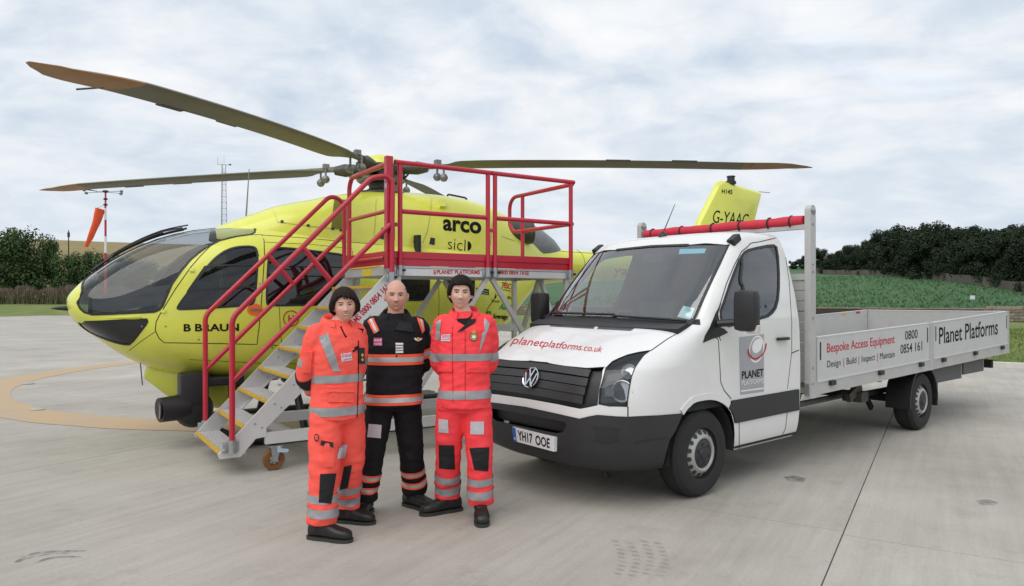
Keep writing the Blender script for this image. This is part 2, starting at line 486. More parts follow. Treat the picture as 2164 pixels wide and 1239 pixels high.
LANE = math.atan2(0.856, 0.517)
def concrete(t, b):
    big = N(t, 'ShaderNodeTexNoise', i_Scale=0.55, i_Detail=6.0, i_Roughness=0.6); t.links.new(pos_map(t), big.inputs['Vector'])
    streak = N(t, 'ShaderNodeTexNoise', i_Scale=1.0, i_Detail=6.0, i_Roughness=0.65); t.links.new(pos_map(t, -LANE, (0.5, 9.0, 1)), streak.inputs['Vector'])
    brush = N(t, 'ShaderNodeTexNoise', i_Scale=1.0, i_Detail=3.0); t.links.new(pos_map(t, -LANE, (4.0, 120.0, 1)), brush.inputs['Vector'])
    fine = N(t, 'ShaderNodeTexNoise', i_Scale=42.0, i_Detail=5.0, i_Roughness=0.7); t.links.new(pos_map(t), fine.inputs['Vector'])
    spot = N(t, 'ShaderNodeTexNoise', i_Scale=2.3, i_Detail=8.0, i_Roughness=0.75); t.links.new(pos_map(t, 0.4), spot.inputs['Vector'])
    base = ramp(t, [(0.30, (0.335, 0.310, 0.272)), (0.50, (0.405, 0.380, 0.338)), (0.72, (0.465, 0.440, 0.397))]); t.links.new(big.outputs[0], base.inputs[0])
    st = ramp(t, [(0.3, (0.80, 0.79, 0.775)), (0.7, (1.10, 1.10, 1.09))]); t.links.new(streak.outputs[0], st.inputs[0])
    c = mixc(t, 0.55, base.outputs[0], st.outputs[0], 'MULTIPLY')
    br = ramp(t, [(0.25, (0.93, 0.93, 0.93)), (0.75, (1.05, 1.05, 1.05))]); t.links.new(brush.outputs[0], br.inputs[0])
    c = mixc(t, 0.5, c, br.outputs[0], 'MULTIPLY')
    fr = ramp(t, [(0.3, (0.84, 0.84, 0.84)), (0.7, (1.1, 1.1, 1.1))]); t.links.new(fine.outputs[0], fr.inputs[0])
    c = mixc(t, 0.55, c, fr.outputs[0], 'MULTIPLY')
    sr = ramp(t, [(0.54, (0, 0, 0)), (0.76, (0.6, 0.6, 0.6))]); t.links.new(spot.outputs[0], sr.inputs[0])
    c = mixc(t, sr.outputs[0], c, (0.25, 0.225, 0.20))
    oi = N(t, 'ShaderNodeObjectInfo'); rr = ramp(t, [(0, (0.95, 0.95, 0.95)), (1, (1.05, 1.05, 1.05))]); t.links.new(oi.outputs['Random'], rr.inputs[0])
    c = mixc(t, 1.0, c, rr.outputs[0], 'MULTIPLY')
    t.links.new(c, b.inputs['Base Color']); b.inputs['Roughness'].default_value = 0.82
    bp = N(t, 'ShaderNodeBump', i_Strength=0.25, i_Distance=0.006); t.links.new(math_node(t, 'ADD', brush.outputs[0], fine.outputs[0]), bp.inputs['Height']); t.links.new(bp.outputs[0], b.inputs['Normal'])
m_conc = surface_mat('concrete', concrete)
m_joint = mat('joint_filler', (0.13, 0.12, 0.105), 0.95, var=0.3, vscale=3)
def ring_paint(t, b):
    n = N(t, 'ShaderNodeTexNoise', i_Scale=1.0, i_Detail=8.0, i_Roughness=0.7); t.links.new(pos_map(t, 0.8, (1.2, 3.0, 1)), n.inputs['Vector'])
    f = N(t, 'ShaderNodeTexNoise', i_Scale=30.0, i_Detail=5.0, i_Roughness=0.7); t.links.new(pos_map(t), f.inputs['Vector'])
    r = ramp(t, [(0.30, (0.41, 0.32, 0.225)), (0.52, (0.47, 0.335, 0.20)), (0.72, (0.50, 0.325, 0.165))]); t.links.new(n.outputs[0], r.inputs[0])
    w = ramp(t, [(0.50, (0, 0, 0)), (0.70, (0.7, 0.7, 0.7))]); t.links.new(f.outputs[0], w.inputs[0])
    c = mixc(t, w.outputs[0], r.outputs[0], (0.38, 0.335, 0.275))
    t.links.new(c, b.inputs['Base Color']); b.inputs['Roughness'].default_value = 0.8
m_ring = surface_mat('yellow_ground_paint', ring_paint)
def lawn(t, b):
    n = N(t, 'ShaderNodeTexNoise', i_Scale=0.35, i_Detail=9.0, i_Roughness=0.72); t.links.new(pos_map(t), n.inputs['Vector'])
    f = N(t, 'ShaderNodeTexNoise', i_Scale=9.0, i_Detail=6.0, i_Roughness=0.75); t.links.new(pos_map(t), f.inputs['Vector'])
    r = ramp(t, [(0.32, (0.10, 0.15, 0.035)), (0.5, (0.145, 0.195, 0.045)), (0.68, (0.24, 0.25, 0.09))]); t.links.new(n.outputs[0], r.inputs[0])
    fr = ramp(t, [(0.3, (0.6, 0.62, 0.55)), (0.7, (1.25, 1.2, 1.1))]); t.links.new(f.outputs[0], fr.inputs[0])
    t.links.new(mixc(t, 0.9, r.outputs[0], fr.outputs[0], 'MULTIPLY'), b.inputs['Base Color']); b.inputs['Roughness'].default_value = 0.95
    bp = N(t, 'ShaderNodeBump', i_Strength=0.8, i_Distance=0.05); t.links.new(f.outputs[0], bp.inputs['Height']); t.links.new(bp.outputs[0], b.inputs['Normal'])
m_lawn = surface_mat('lawn', lawn)
def crop(t, b):
    n = N(t, 'ShaderNodeTexNoise', i_Scale=0.06, i_Detail=7.0, i_Roughness=0.7); t.links.new(pos_map(t), n.inputs['Vector'])
    f = N(t, 'ShaderNodeTexNoise', i_Scale=1.6, i_Detail=6.0, i_Roughness=0.75); t.links.new(pos_map(t), f.inputs['Vector'])
    r = ramp(t, [(0.30, (0.045, 0.115, 0.045)), (0.5, (0.06, 0.145, 0.058)), (0.70, (0.095, 0.185, 0.07))]); t.links.new(n.outputs[0], r.inputs[0])
    fr = ramp(t, [(0.3, (0.55, 0.58, 0.55)), (0.7, (1.35, 1.3, 1.2))]); t.links.new(f.outputs[0], fr.inputs[0])
    t.links.new(mixc(t, 0.9, r.outputs[0], fr.outputs[0], 'MULTIPLY'), b.inputs['Base Color']); b.inputs['Roughness'].default_value = 0.9
    bp = N(t, 'ShaderNodeBump', i_Strength=1.0, i_Distance=0.35); t.links.new(f.outputs[0], bp.inputs['Height']); t.links.new(bp.outputs[0], b.inputs['Normal'])
m_crop = surface_mat('leafy_crop', crop)
def stubble(t, b):
    n = N(t, 'ShaderNodeTexNoise', i_Scale=0.02, i_Detail=8.0, i_Roughness=0.7); t.links.new(pos_map(t), n.inputs['Vector'])
    st = N(t, 'ShaderNodeTexNoise', i_Scale=1.0, i_Detail=3.0); t.links.new(pos_map(t, 0.5, (0.015, 0.4, 1)), st.inputs['Vector'])
    r = ramp(t, [(0.35, (0.20, 0.155, 0.062)), (0.65, (0.26, 0.205, 0.085))]); t.links.new(n.outputs[0], r.inputs[0])
    fr = ramp(t, [(0.35, (0.85, 0.87, 0.82)), (0.65, (1.1, 1.08, 1.0))]); t.links.new(st.outputs[0], fr.inputs[0])
    t.links.new(mixc(t, 0.9, r.outputs[0], fr.outputs[0], 'MULTIPLY'), b.inputs['Base Color']); b.inputs['Roughness'].default_value = 0.95
m_stub = surface_mat('ripe_barley', stubble)

# ground sheet to the horizon
gx = sorted(set([-3000, -1500, -800, -400] + list(range(-200, 201, 20)) + [400, 800, 1500, 3000]))
gy = sorted(set([-200, -60] + list(range(-20, 201, 20)) + [400, 800, 1500, 3000, 4200]))
gv = [(x, y, -0.025) for y in gy for x in gx]; nx = len(gx)
gf = [(j * nx + i, j * nx + i + 1, (j + 1) * nx + i + 1, (j + 1) * nx + i) for j in range(len(gy) - 1) for i in range(nx - 1)]
struct(link('ground', mesh_data('ground', gv, gf), m_lawn))

# wall line: s = distance behind the near stone wall
WN = Vector((0.56, 0.828, 0)).normalized(); WT = Vector((WN.y, -WN.x, 0)); WO = 61.2
def field_z(s, w):
    z = 0.62 + 0.0615 * s if s < 190 else 0.62 + 0.0615 * 190 + (s - 190) * 0.004
    return z + 0.35 * math.sin(s * 0.05 + w * 0.03) * sstep(0, 40, s) + 0.5 * math.sin(w * 0.021 + 1.3) * sstep(0, 80, s)
def field_pt(s, w): return WN * (WO + s) + WT * w + Vector((0, 0, field_z(s, w)))
fs = [-0.05] + [i * 1.5 for i in range(30)] + [45 + i * 6 for i in range(30)] + [225 + i * 40 for i in range(12)]
fw = [-420, -300, -220, -160] + list(range(-120, 121, 4)) + [160, 220, 300, 420]
fv = [field_pt(s, w) for s in fs for w in fw]; nw = len(fw)
ff = [(j * nw + i, j * nw + i + 1, (j + 1) * nw + i + 1, (j + 1) * nw + i) for j in range(len(fs) - 1) for i in range(nw - 1)]
struct(link('field', mesh_data('field', fv, ff, True), m_crop))
# crop leaves standing up from the field where it is near enough to show them
cv = []; cf = []
for k in range(26000):
    s = 0.4 + 70 * random.random() ** 1.8; w = random.uniform(-42, 62)
    p = field_pt(s, w); L = random.uniform(0.14, 0.30); a = random.uniform(0, 6.28); t_ = Vector((math.cos(a), math.sin(a), 0))
    up = Vector((random.uniform(-.5, .5), random.uniform(-.5, .5), 1)).normalized(); b0 = len(cv)
    cv += [p - t_ * L * .45, p + t_ * L * .45, p + up * L + t_ * L * .2]; cf.append((b0, b0 + 1, b0 + 2))
m_leafcrop = mat('crop_leaf', (0.07, 0.16, 0.06), 0.7, var=0.45, vscale=0.35)
struct(tag(link('crop_plants', mesh_data('crop_plants', cv, cf), m_leafcrop), 'low leafy green crop covering the sloping field behind the stone wall', 'crop'), 'stuff')

# ochre hill far behind the hedge
def hill_z(x, y):
    r = math.hypot(x, y); t_ = x / max(y, 1)
    e = 0.0665 * sstep(-0.05, -0.42, t_) + 0.0
    return -1.2 + (e * 640 + 2.8) * sstep(170, 640, r) - 0.05 * max(0, r - 640)
hv = []; az = [R(a) for a in np.linspace(-62, 8, 50)]; rad = [165 + i * 20 for i in range(30)]
for r_ in rad:
    for a in az: hv.append((r_ * math.sin(a), r_ * math.cos(a), hill_z(r_ * math.sin(a), r_ * math.cos(a))))
hf = [(j * 50 + i, j * 50 + i + 1, (j + 1) * 50 + i + 1, (j + 1) * 50 + i) for j in range(len(rad) - 1) for i in range(49)]
struct(link('hill', mesh_data('hill', hv, hf, True), m_stub))

# low grass bank beyond the left end of the apron
def bank_z(d): return -0.02 + 1.12 * sstep(66, 92, d)
bx = [R(a) for a in np.linspace(-52, -20, 30)]; bd = [64, 66, 68, 70, 73, 76, 80, 84, 88, 92, 100, 120, 150, 180]
bv = [(d * math.tan(a), d, bank_z(d) * (1 - sstep(100, 178, d) * .6)) for d in bd for a in bx]; bfc = [(j * 30 + i, j * 30 + i + 1, (j + 1) * 30 + i + 1, (j + 1) * 30 + i) for j in range(len(bd) - 1) for i in range(29)]
struct(link('grass_bank', mesh_data('grass_bank', bv, bfc, True), m_lawn))
# ---- apron of cast slabs
APRON = [(-47, -12), (30, -12), (27, 6), (24, 9), (16, 13.6), (11.3, 16.8), (5, 24), (-0.26, 32), (-8, 45), (-20, 59), (-44, 74), (-46, 63), (-47, 40)]
# Sutherland-Hodgman clip of the apron outline by a convex cell
def clip_poly(poly, cell):
    out_ = list(poly)
    for i in range(len(cell)):
        a, b = cell[i], cell[(i + 1) % len(cell)]; inp = out_; out_ = []
        if not inp: break
        side = lambda p: (b[0] - a[0]) * (p[1] - a[1]) - (b[1] - a[1]) * (p[0] - a[0])
        for j in range(len(inp)):
            p, q = inp[j], inp[(j + 1) % len(inp)]; sp, sq = side(p), side(q)
            if sp >= 0: out_.append(p)
            if (sp >= 0) != (sq >= 0):
                t_ = sp / (sp - sq); out_.append((p[0] + (q[0] - p[0]) * t_, p[1] + (q[1] - p[1]) * t_))
    return out_
ap = struct(MB().prism(APRON, 'z', -0.02, -0.012).build('apron', m_joint))
LD = Vector((0.517, 0.856)); LN = Vector((0.856, -0.517)); LWD = 6.75; LLEN = 6.0
lane_shift = {0: 5.28, -1: 5.36, -2: 6.25}
gapw = 0.0045; gapc = 0.0035
for i in range(-14, 5):
    n0 = -0.57 + LWD * i; n1 = n0 + LWD; sh = lane_shift.get(i, 5.3 + (i * 1.7) % 3)
    for j in range(-9, 16):
        t0 = sh + j * LLEN; t1 = t0 + LLEN
        c = [LN * a + LD * b for a, b in ((n0 + gapw, t0 + gapc), (n1 - gapw, t0 + gapc), (n1 - gapw, t1 - gapc), (n0 + gapw, t1 - gapc))]
        pl = clip_poly(APRON, [tuple(q) for q in c])
        if len(pl) >= 3:
            area = abs(sum(pl[k][0] * pl[(k + 1) % len(pl)][1] - pl[(k + 1) % len(pl)][0] * pl[k][1] for k in range(len(pl)))) / 2
            if area > 0.3: MB().prism(pl, 'z', -0.15, 0.0).build('slab', m_conc, ap)
# painted ring round the landing spot
rv = []; rf = []
for k in range(160):
    a = 2 * math.pi * k / 160; c, q = math.cos(a), math.sin(a); w1 = 0.012 * math.sin(a * 23) ; w2 = 0.012 * math.sin(a * 31 + 1)
    rv += [(-3.29 + (6.28 + w1) * c, 15.53 + (6.28 + w1) * q, 0.004), (-3.29 + (6.98 + w2) * c, 15.53 + (6.98 + w2) * q, 0.004)]
rf = [(2 * k, 2 * k + 1, (2 * k + 3) % 320, (2 * k + 2) % 320) for k in range(160)]
link('painted_ring', mesh_data('painted_ring', rv, rf), m_ring, ap)
# flush lights set along the ring
m_alu_dull = mat('dull_aluminium', (0.42, 0.42, 0.41), 0.45, 0.5, var=0.15, vscale=30)
for p in ((60, 812), (79, 867)):
    g = ground(*p); link('flush_light', MB().lathe([(0.10, 0.0), (0.10, 0.012), (0.07, 0.022), (0.0, 0.024)], (g.x, g.y, 0.003), n=16).build('flush_light', m_alu_dull, ap).data, None) if False else MB().lathe([(0.10, 0.0), (0.10, 0.012), (0.07, 0.022), (0.005, 0.024)], (g.x, g.y, 0.003), n=16).build('flush_light', m_alu_dull, ap, True)
# rubber scuffs: thin worn prints on the concrete
def scuff_mat(name, col, cover, sc):
    m = bpy.data.materials.new(name); m.use_nodes = True; t = m.node_tree; b = t.nodes['Principled BSDF']
    b.inputs['Base Color'].default_value = (*col, 1); b.inputs['Roughness'].default_value = 0.85
    n = N(t, 'ShaderNodeTexNoise', i_Scale=sc, i_Detail=6.0, i_Roughness=0.7); t.links.new(pos_map(t), n.inputs['Vector'])
    r = ramp(t, [(0.35, (0, 0, 0)), (0.7, (cover,) * 3)]); t.links.new(n.outputs[0], r.inputs[0])
    t.links.new(r.outputs[0], b.inputs['Alpha']); return m
m_scuff = scuff_mat('rubber_scuff', (0.14, 0.145, 0.15), 0.75, 18.0)
m_print = scuff_mat('tyre_print', (0.26, 0.24, 0.22), 0.42, 5.0)
def arc_mark(pix, wid):
    pts = [ground(*p) for p in smooth_poly(pix, 2, False)]; v = []; f = []
    for i, p in enumerate(pts):
        d = (pts[min(i + 1, len(pts) - 1)] - pts[max(i - 1, 0)]).normalized(); s_ = Vector((-d.y, d.x, 0)) * wid / 2 * math.sin(math.pi * (0.12 + 0.8 * i / (len(pts) - 1)))
        v += [p - s_ + Vector((0, 0, .003)), p + s_ + Vector((0, 0, .003))]
    f = [(2 * i, 2 * i + 1, 2 * i + 3, 2 * i + 2) for i in range(len(pts) - 1)]
    link('tyre_scuff', mesh_data('tyre_scuff', v, f), m_scuff, ap)
arc_mark([(33, 1190), (60, 1172), (110, 1166), (182, 1165)], 0.045)
arc_mark([(75, 1191), (100, 1181), (130, 1177), (172, 1178)], 0.035)
arc_mark([(40, 1188), (66, 1178), (115, 1170), (150, 1170)], 0.02)
for r_ in range(4):
    for k in range(9):
        px0 = 1290 + r_ * 30 + 14 * math.sin(k * 0.35); py0 = 1142 + k * 8.5 + (r_ % 2) * 4
        q = [ground(px0 + dx, py0 + dy, 0) + Vector((0, 0, 0.0035)) for dx, dy in ((0, 0), (15, 1), (21, 6), (6, 5))]
        link('tyre_print', mesh_data('tyre_print', q, [(0, 1, 2, 3)]), m_print, ap)
for cx_, cy_ in ((1680, 1012), (2085, 1062)):
    q = [ground(cx_ + dx, cy_ + dy, 0) + Vector((0, 0, 0.0035)) for dx, dy in ((-25, -3), (0, -6), (24, 0), (18, 7), (-12, 5))]
    link('tyre_scuff', mesh_data('tyre_scuff', q, [(0, 1, 2, 3, 4)]), m_scuff, ap)

# ---- kerb of pale drainage blocks along the apron's far edge
kerb_line = [(27, 6), (24, 9), (16, 13.6), (11.3, 16.8), (5, 24), (-0.26, 32), (-8, 45), (-20, 59), (-44, 74)]
m_kerb = mat('kerb_concrete', (0.55, 0.54, 0.50), 0.85, var=0.12, vscale=6, bump=0.3, bscale=40)
m_hole = mat('drain_hole', (0.012, 0.012, 0.012), 0.9)
kb = struct(link('kerb', mesh_data('kerb', [], [])))
kmesh = MB().box((0.004, 0.0, -0.10), (0.896, 0.16, 0.125), 0.012).build('k', m_kerb); kme = kmesh.data; bpy.data.objects.remove(kmesh)
hmesh = MB().box((0.40, -0.004, 0.02), (0.50, 0.0, 0.085)).build('k', m_hole); hme = hmesh.data; bpy.data.objects.remove(hmesh)
for a, b in zip(kerb_line[:-1], kerb_line[1:]):
    L = math.dist(a, b); n = max(1, round(L / 0.9)); ang = math.atan2(b[1] - a[1], b[0] - a[0])
    for k in range(n):
        o = link('kerb_stone', kme, None, kb); o.location = (a[0] + (b[0] - a[0]) * k / n, a[1] + (b[1] - a[1]) * k / n, 0); o.rotation_euler = (0, 0, ang + math.pi); o.scale = (-L / n / 0.9, -1, 1)
        if k % 1 == 0 and a[1] < 40:
            h = link('drain_hole', hme, None, o)
# ---- grass standing along the kerb
grv = []; grf = []
def tuft(p, hgt, wid, n=1):
    for _ in range(n):
        a = random.uniform(0, 6.28); d = Vector((math.cos(a), math.sin(a), 0)) * wid; lean = Vector((random.gauss(0, .3), random.gauss(0, .3), 1)) * hgt; b0 = len(grv)
        grv.extend([p - d, p + d, p + lean]); grf.append((b0, b0 + 1, b0 + 2))
for a, b, nn, dep in (((27, 6), (11.3, 16.8), 16000, 26), ((11.3, 16.8), (-0.26, 32), 9000, 24)):
    A, B = Vector((*a, 0)), Vector((*b, 0)); d = (B - A).normalized(); nrm = Vector((d.y, -d.x, 0)); nrm = -nrm if nrm.y < 0 else nrm
    for k in range(nn):
        e = dep * random.random() ** 1.6
        tuft(A.lerp(B, random.uniform(-.02, 1.02)) + nrm * (0.2 + e), random.uniform(.04, .09) * (1 + e / 30), .012 * (1 + e / 12))
m_grass = mat('grass_blade', (0.15, 0.21, 0.05), 0.8, var=0.4, vscale=0.6)
struct(tag(link('lawn_grass', mesh_data('lawn_grass', grv, grf), m_grass), 'short mown grass growing behind the pale kerb', 'grass'), 'stuff')
# ------------------------------------------------------------------ helicopter
HE = Frame((-1.781, 9.644), R(180 + 34.3))
m_yel = mat('yellow_paint', (0.70, 0.72, 0.085), 0.30, var=0.04, vscale=1.5, coat=0.5, dirt=(0.33, 0.31, 0.06), dscale=1.3, damt=0.22)
m_blk = mat('black_plastic', (0.014, 0.014, 0.016), 0.45, var=0.2, vscale=12, bump=0.1)
m_seam = mat('panel_gap', (0.03, 0.032, 0.006), 0.8)
m_liner = mat('cabin_lining', (0.022, 0.023, 0.025), 0.9, var=0.2)
m_seat = mat('seat_fabric', (0.06, 0.06, 0.065), 0.9, var=0.2)
m_belt = mat('red_belt', (0.30, 0.02, 0.02), 0.8)
m_hglass = glass('helicopter_windscreen_glass', (0.72, 0.74, 0.75), 1.2, 0.06)
m_sglass = glass('helicopter_side_glass', (0.34, 0.36, 0.37), 1.0, 0.25)
m_dglass = glass('helicopter_dark_glass', (0.03, 0.03, 0.035), 1.3, 0.55)
m_olive = mat('blade_olive_grey', (0.145, 0.145, 0.105), 0.55, var=0.12, vscale=3)
m_tan = mat('blade_tip_tan', (0.34, 0.20, 0.10), 0.6, var=0.15, vscale=6)
m_black_edge = mat('blade_edge', (0.03, 0.03, 0.028), 0.5)
m_hub = mat('hub_metal', (0.075, 0.072, 0.055), 0.5, 0.4, var=0.35, vscale=14)
m_hub2 = mat('hub_grey_metal', (0.22, 0.22, 0.21), 0.45, 0.5, var=0.25, vscale=20)
m_greyp = mat('grey_composite', (0.20, 0.21, 0.22), 0.5, var=0.15)
m_orange = mat('orange_sticker', (0.9, 0.17, 0.02), 0.5)
m_redlet = mat('red_lettering', (0.50, 0.018, 0.03), 0.75)
m_blklet = mat('black_lettering', (0.010, 0.010, 0.010), 0.8, spec=.2)
m_grnlet = mat('green_lettering', (0.01, 0.28, 0.07), 0.75)
m_whtlet = mat('white_lettering', (0.8, 0.8, 0.8), 0.5)

heli = thing('helicopter', 'fluorescent yellow helicopter with four drooping rotor blades parked behind the red-railed platform', 'helicopter', HE.o, HE.ang)
def ux(x): return math.sqrt(max(0, 3.62 - x))
POD_T = [(0, 1.57), (.264, 1.71), (.51, 1.90), (.7, 2.075), (.849, 2.21), (.98, 2.315), (1.127, 2.40), (1.27, 2.45), (1.456, 2.48), (1.9, 2.50), (2.24, 2.46), (2.36, 2.42), (2.494, 2.36)]
POD_B = [(0, 1.55), (.264, 1.36), (.51, 1.19), (.7, 1.0), (.849, .86), (.98, .77), (1.127, .70), (1.27, .655), (1.456, .63), (1.9, .60), (2.10, .62), (2.18, .74), (2.27, 1.0), (2.37, 1.42), (2.494, 1.9)]
POD_W = [(0, 0.0), (.264, .27), (.51, .47), (.7, .61), (.849, .695), (.98, .755), (1.127, .81), (1.27, .845), (1.456, .865), (1.9, .87), (2.10, .86), (2.2, .81), (2.3, .71), (2.4, .54), (2.494, .32)]
POD_C = [(0, 1.56), (.264, 1.52), (.6, 1.45), (.98, 1.35), (1.4, 1.32), (2.1, 1.35), (2.3, 1.6), (2.494, 2.1)]
POD_N = [(0, 2.0), (.6, 2.15), (1.0, 2.4), (1.4, 2.9), (2.1, 2.9), (2.494, 2.2)]
def pod_fn(inset):
    def fn(u, v):
        u = max(0.0, min(2.494, u)); x = 3.62 - u * u; w, zt, zb, zc, n = (spl(t, u) for t in (POD_W, POD_T, POD_B, POD_C, POD_N))
        w = max(0, w - inset); zt -= inset; zb += inset
        s, c = math.sin(v), math.cos(v); e = 2.0 / n
        y = w * math.copysign(abs(s) ** e, s)
        z = zc + ((zt - zc) if c >= 0 else (zc - zb)) * math.copysign(abs(c) ** e, c)
        return Vector((x - (inset if u < 0.2 else 0), y, z))
    return fn
pod = Surf(pod_fn(0.0), lin(0.02, 2.494, 84), lin(-math.pi, math.pi, 97), HE, 1.0, 0.35)
_px = pod.px
pod.px = lambda q: _px(dense(q, 7, False) if len(q) > 6 else q)
def mir(poly): return [(u, -v) for u, v in reversed(poly)]
W1 = pod.px([(163, 640), (169, 652), (178, 660), (195, 665), (260, 663), (326, 659.5), (337, 655), (344, 646), (363, 601), (382, 574), (403, 549), (421, 534), (440, 521), (464, 509), (500, 500), (530, 496), (538, 492), (540, 484)])
u_end = W1[-1][0]
W1 += [(u_end - 0.01, 0.30), (u_end - 0.03, 0.10)] + [(u, 0.045) for u in lin(u_end - 0.06, 0.46, 10)] + [(0.405, 0.10), (0.375, 0.30), (0.36, 0.62), (0.355, 0.9)]
W2 = pod.px(smooth_poly([(165, 681), (230, 679), (310, 673.5), (312, 681), (299, 698), (276, 728), (264, 729), (234, 722), (194, 706), (172, 691)], 1))
W3 = pod.px(smooth_poly([(373, 651), (403, 611), (436, 565), (464, 537), (492, 523), (528, 520), (544, 525), (544, 560), (540, 620), (537, 640), (528, 646), (450, 651), (379, 655)], 2))
W4 = pod.px(smooth_poly([(563, 642), (565, 590), (568, 532), (580, 524), (606, 524), (674, 532), (738, 540), (741, 560), (738, 640), (730, 645), (658, 645), (569, 647)], 2))
W5 = pod.px(smooth_poly([(834, 545), (905, 548), (908, 560), (906, 628), (902, 635), (838, 635), (834, 626)], 1))
W6 = pod.px(smooth_poly([(946, 552), (1000, 556), (1003, 566), (1001, 628), (996, 635), (951, 635), (945, 624)], 1))
regs = []
for nm, mt, poly in (('windscreen', m_hglass, W1), ('chin_window', m_dglass, W2), ('door_window', m_sglass, W3), ('cabin_window', m_dglass, W4), ('cabin_window', m_dglass, W5), ('cabin_window', m_dglass, W6)):
    for q in (poly, mir(poly)): regs.append((nm, mt, q, 0.004))
parts = pod.cut(regs, heli, 'fuselage', m_yel, -1.0)
body = parts[0]
liner = Surf(pod_fn(0.035), lin(0.25, 2.40, 60), lin(-math.pi, math.pi, 73), HE, 1.0, 0.35)
liner.cut([(None, None, q, 0) for _, _, q, _ in regs], heli, 'cabin_lining', m_liner, -1.0)
for (nm, mt, q, _), po in zip(regs, parts[1:]):
    if po is not None: pod.ribbon('window_seal', q, 0.022, m_blk, po, 0.004, True, -1.0)
for path in ([(432, 564), (480, 561), (545, 560)], [(396, 616), (450, 611), (541, 606)], [(396, 617), (415, 590), (434, 563)]):
    q = pod.px(dense(path, 6, False))
    for qq in (q, [(u, -v) for u, v in q]): pod.ribbon('window_bar', qq, .018, m_blk, parts[5], .006, False, -1.0)
# panel gaps and door outlines
for path in ([(341, 660), (370, 612), (403, 565), (424, 541), (444, 521), (464, 509), (484, 502), (524, 497), (553, 496), (558, 508), (559, 540), (555, 600), (551, 662), (543, 728), (450, 726), (347, 724.5), (336, 715), (328, 698), (330, 680), (341, 660)],
             [(560, 729), (640, 733), (760, 738)], [(553, 497), (640, 503), (740, 512), (840, 520)]):
    uvp = pod.px(dense(path, 8, False))
    if len(uvp) > 2:
        for q in (uvp, [(u, -v) for u, v in uvp]): pod.ribbon('panel_gap', q, 0.009, m_seam, body, 0.0015, False, -1.0)
for path in ([(1078, 582), (1040, 640), (990, 720)], [(930, 690), (1040, 700)]):
    uvp = pod.px(dense(path, 8, False))
    if len(uvp) > 2: pod.ribbon('panel_gap', uvp, 0.009, m_seam, body, 0.0015, False, -1.0)
for path in ([(330, 700), (300, 720), (268, 745)], [(590, 646), (592, 690), (595, 728)], [(745, 530), (748, 640), (745, 735)], [(560, 512), (660, 517), (745, 526)], [(400, 760), (560, 768), (700, 770)], [(812, 540), (815, 640), (812, 740)], [(925, 545), (928, 640), (925, 735)]):
    uvp = pod.px(dense(path, 8, False))
    if len(uvp) > 2:
        for q in (uvp, [(u, -v) for u, v in uvp]): pod.ribbon('panel_gap', q, 0.006, m_seam, body, 0.0012, False, -1.0)
for x, y in ((546, 540), (549, 600), (546, 700), (350, 690), (420, 718), (500, 721), (575, 735), (620, 736), (700, 737), (300, 690), (450, 770), (520, 771), (600, 772)):
    p_, n_, _ = pod.hit(x, y)
    if p_ is not None: o_ = MB().lathe([(.010, -.002), (.010, .003), (.002, .004)], (0, 0, 0), 'x', 8).build('fastener', m_hub2, body); o_.matrix_local = Matrix.Translation(p_) @ n_.to_track_quat('X', 'Z').to_matrix().to_4x4()
# cowling over the engines
COW_T = [(2.15, 2.44), (1.95, 2.53), (1.72, 2.63), (1.43, 2.75), (1.0, 2.86), (.7, 2.94), (.4, 3.0), (0, 3.045), (-.68, 3.06), (-1.14, 3.035), (-1.46, 2.99), (-1.71, 2.93), (-1.97, 2.85), (-2.3, 2.70), (-2.6, 2.50)]
COW_W = [(2.15, .22), (1.9, .40), (1.5, .52), (1.0, .60), (.5, .65), (0, .68), (-1.0, .68), (-1.5, .64), (-2.0, .52), (-2.3, .40), (-2.6, .26)]
COW_B = [(2.15, 2.30), (1.0, 2.12), (0, 1.95), (-1.5, 1.95), (-2.6, 2.1)]
cT, cW, cB = COW_T[::-1], COW_W[::-1], COW_B[::-1]
def cow_fn(x, v):
    x = max(-2.6, min(2.15, x)); w, zt, zb = spl(cT, x), spl(cT, x), spl(cB, x); w = spl(cW, x)
    n = 2.0 + 1.1 * sstep(2.1, 0.6, x) - 0.8 * sstep(-1.3, -2.4, x)
    s, c = math.sin(v), math.cos(v); return Vector((x, w * math.copysign(abs(s) ** (2 / n), s), zb + (zt - zb) * abs(c) ** (2 / n)))
cow = Surf(cow_fn, lin(2.15, -2.6, 80), lin(-math.pi / 2, math.pi / 2, 61), HE, 1.0, 0.5)
cw_parts = cow.cut([], heli, 'engine_cowling', m_yel, -1.0); cowl = cw_parts[0]
def cow_line(path, w=0.009):
    q = cow.px(dense(path, 6, False))
    if len(q) > 2: cow.ribbon('panel_gap', q, w, m_seam, cowl, 0.0015, False, -1.0)
cow_line([(912, 418), (910, 450), (903, 490), (893, 514)])
cow_line([(573, 438), (580, 450), (587, 470)]); cow_line([(587, 470), (650, 478), (730, 487)])
cow_line([(1040, 470), (1036, 520)]); cow_line([(1060, 500), (1088, 510)])
cow_line([(795, 420), (793, 470), (790, 500)], 0.005)
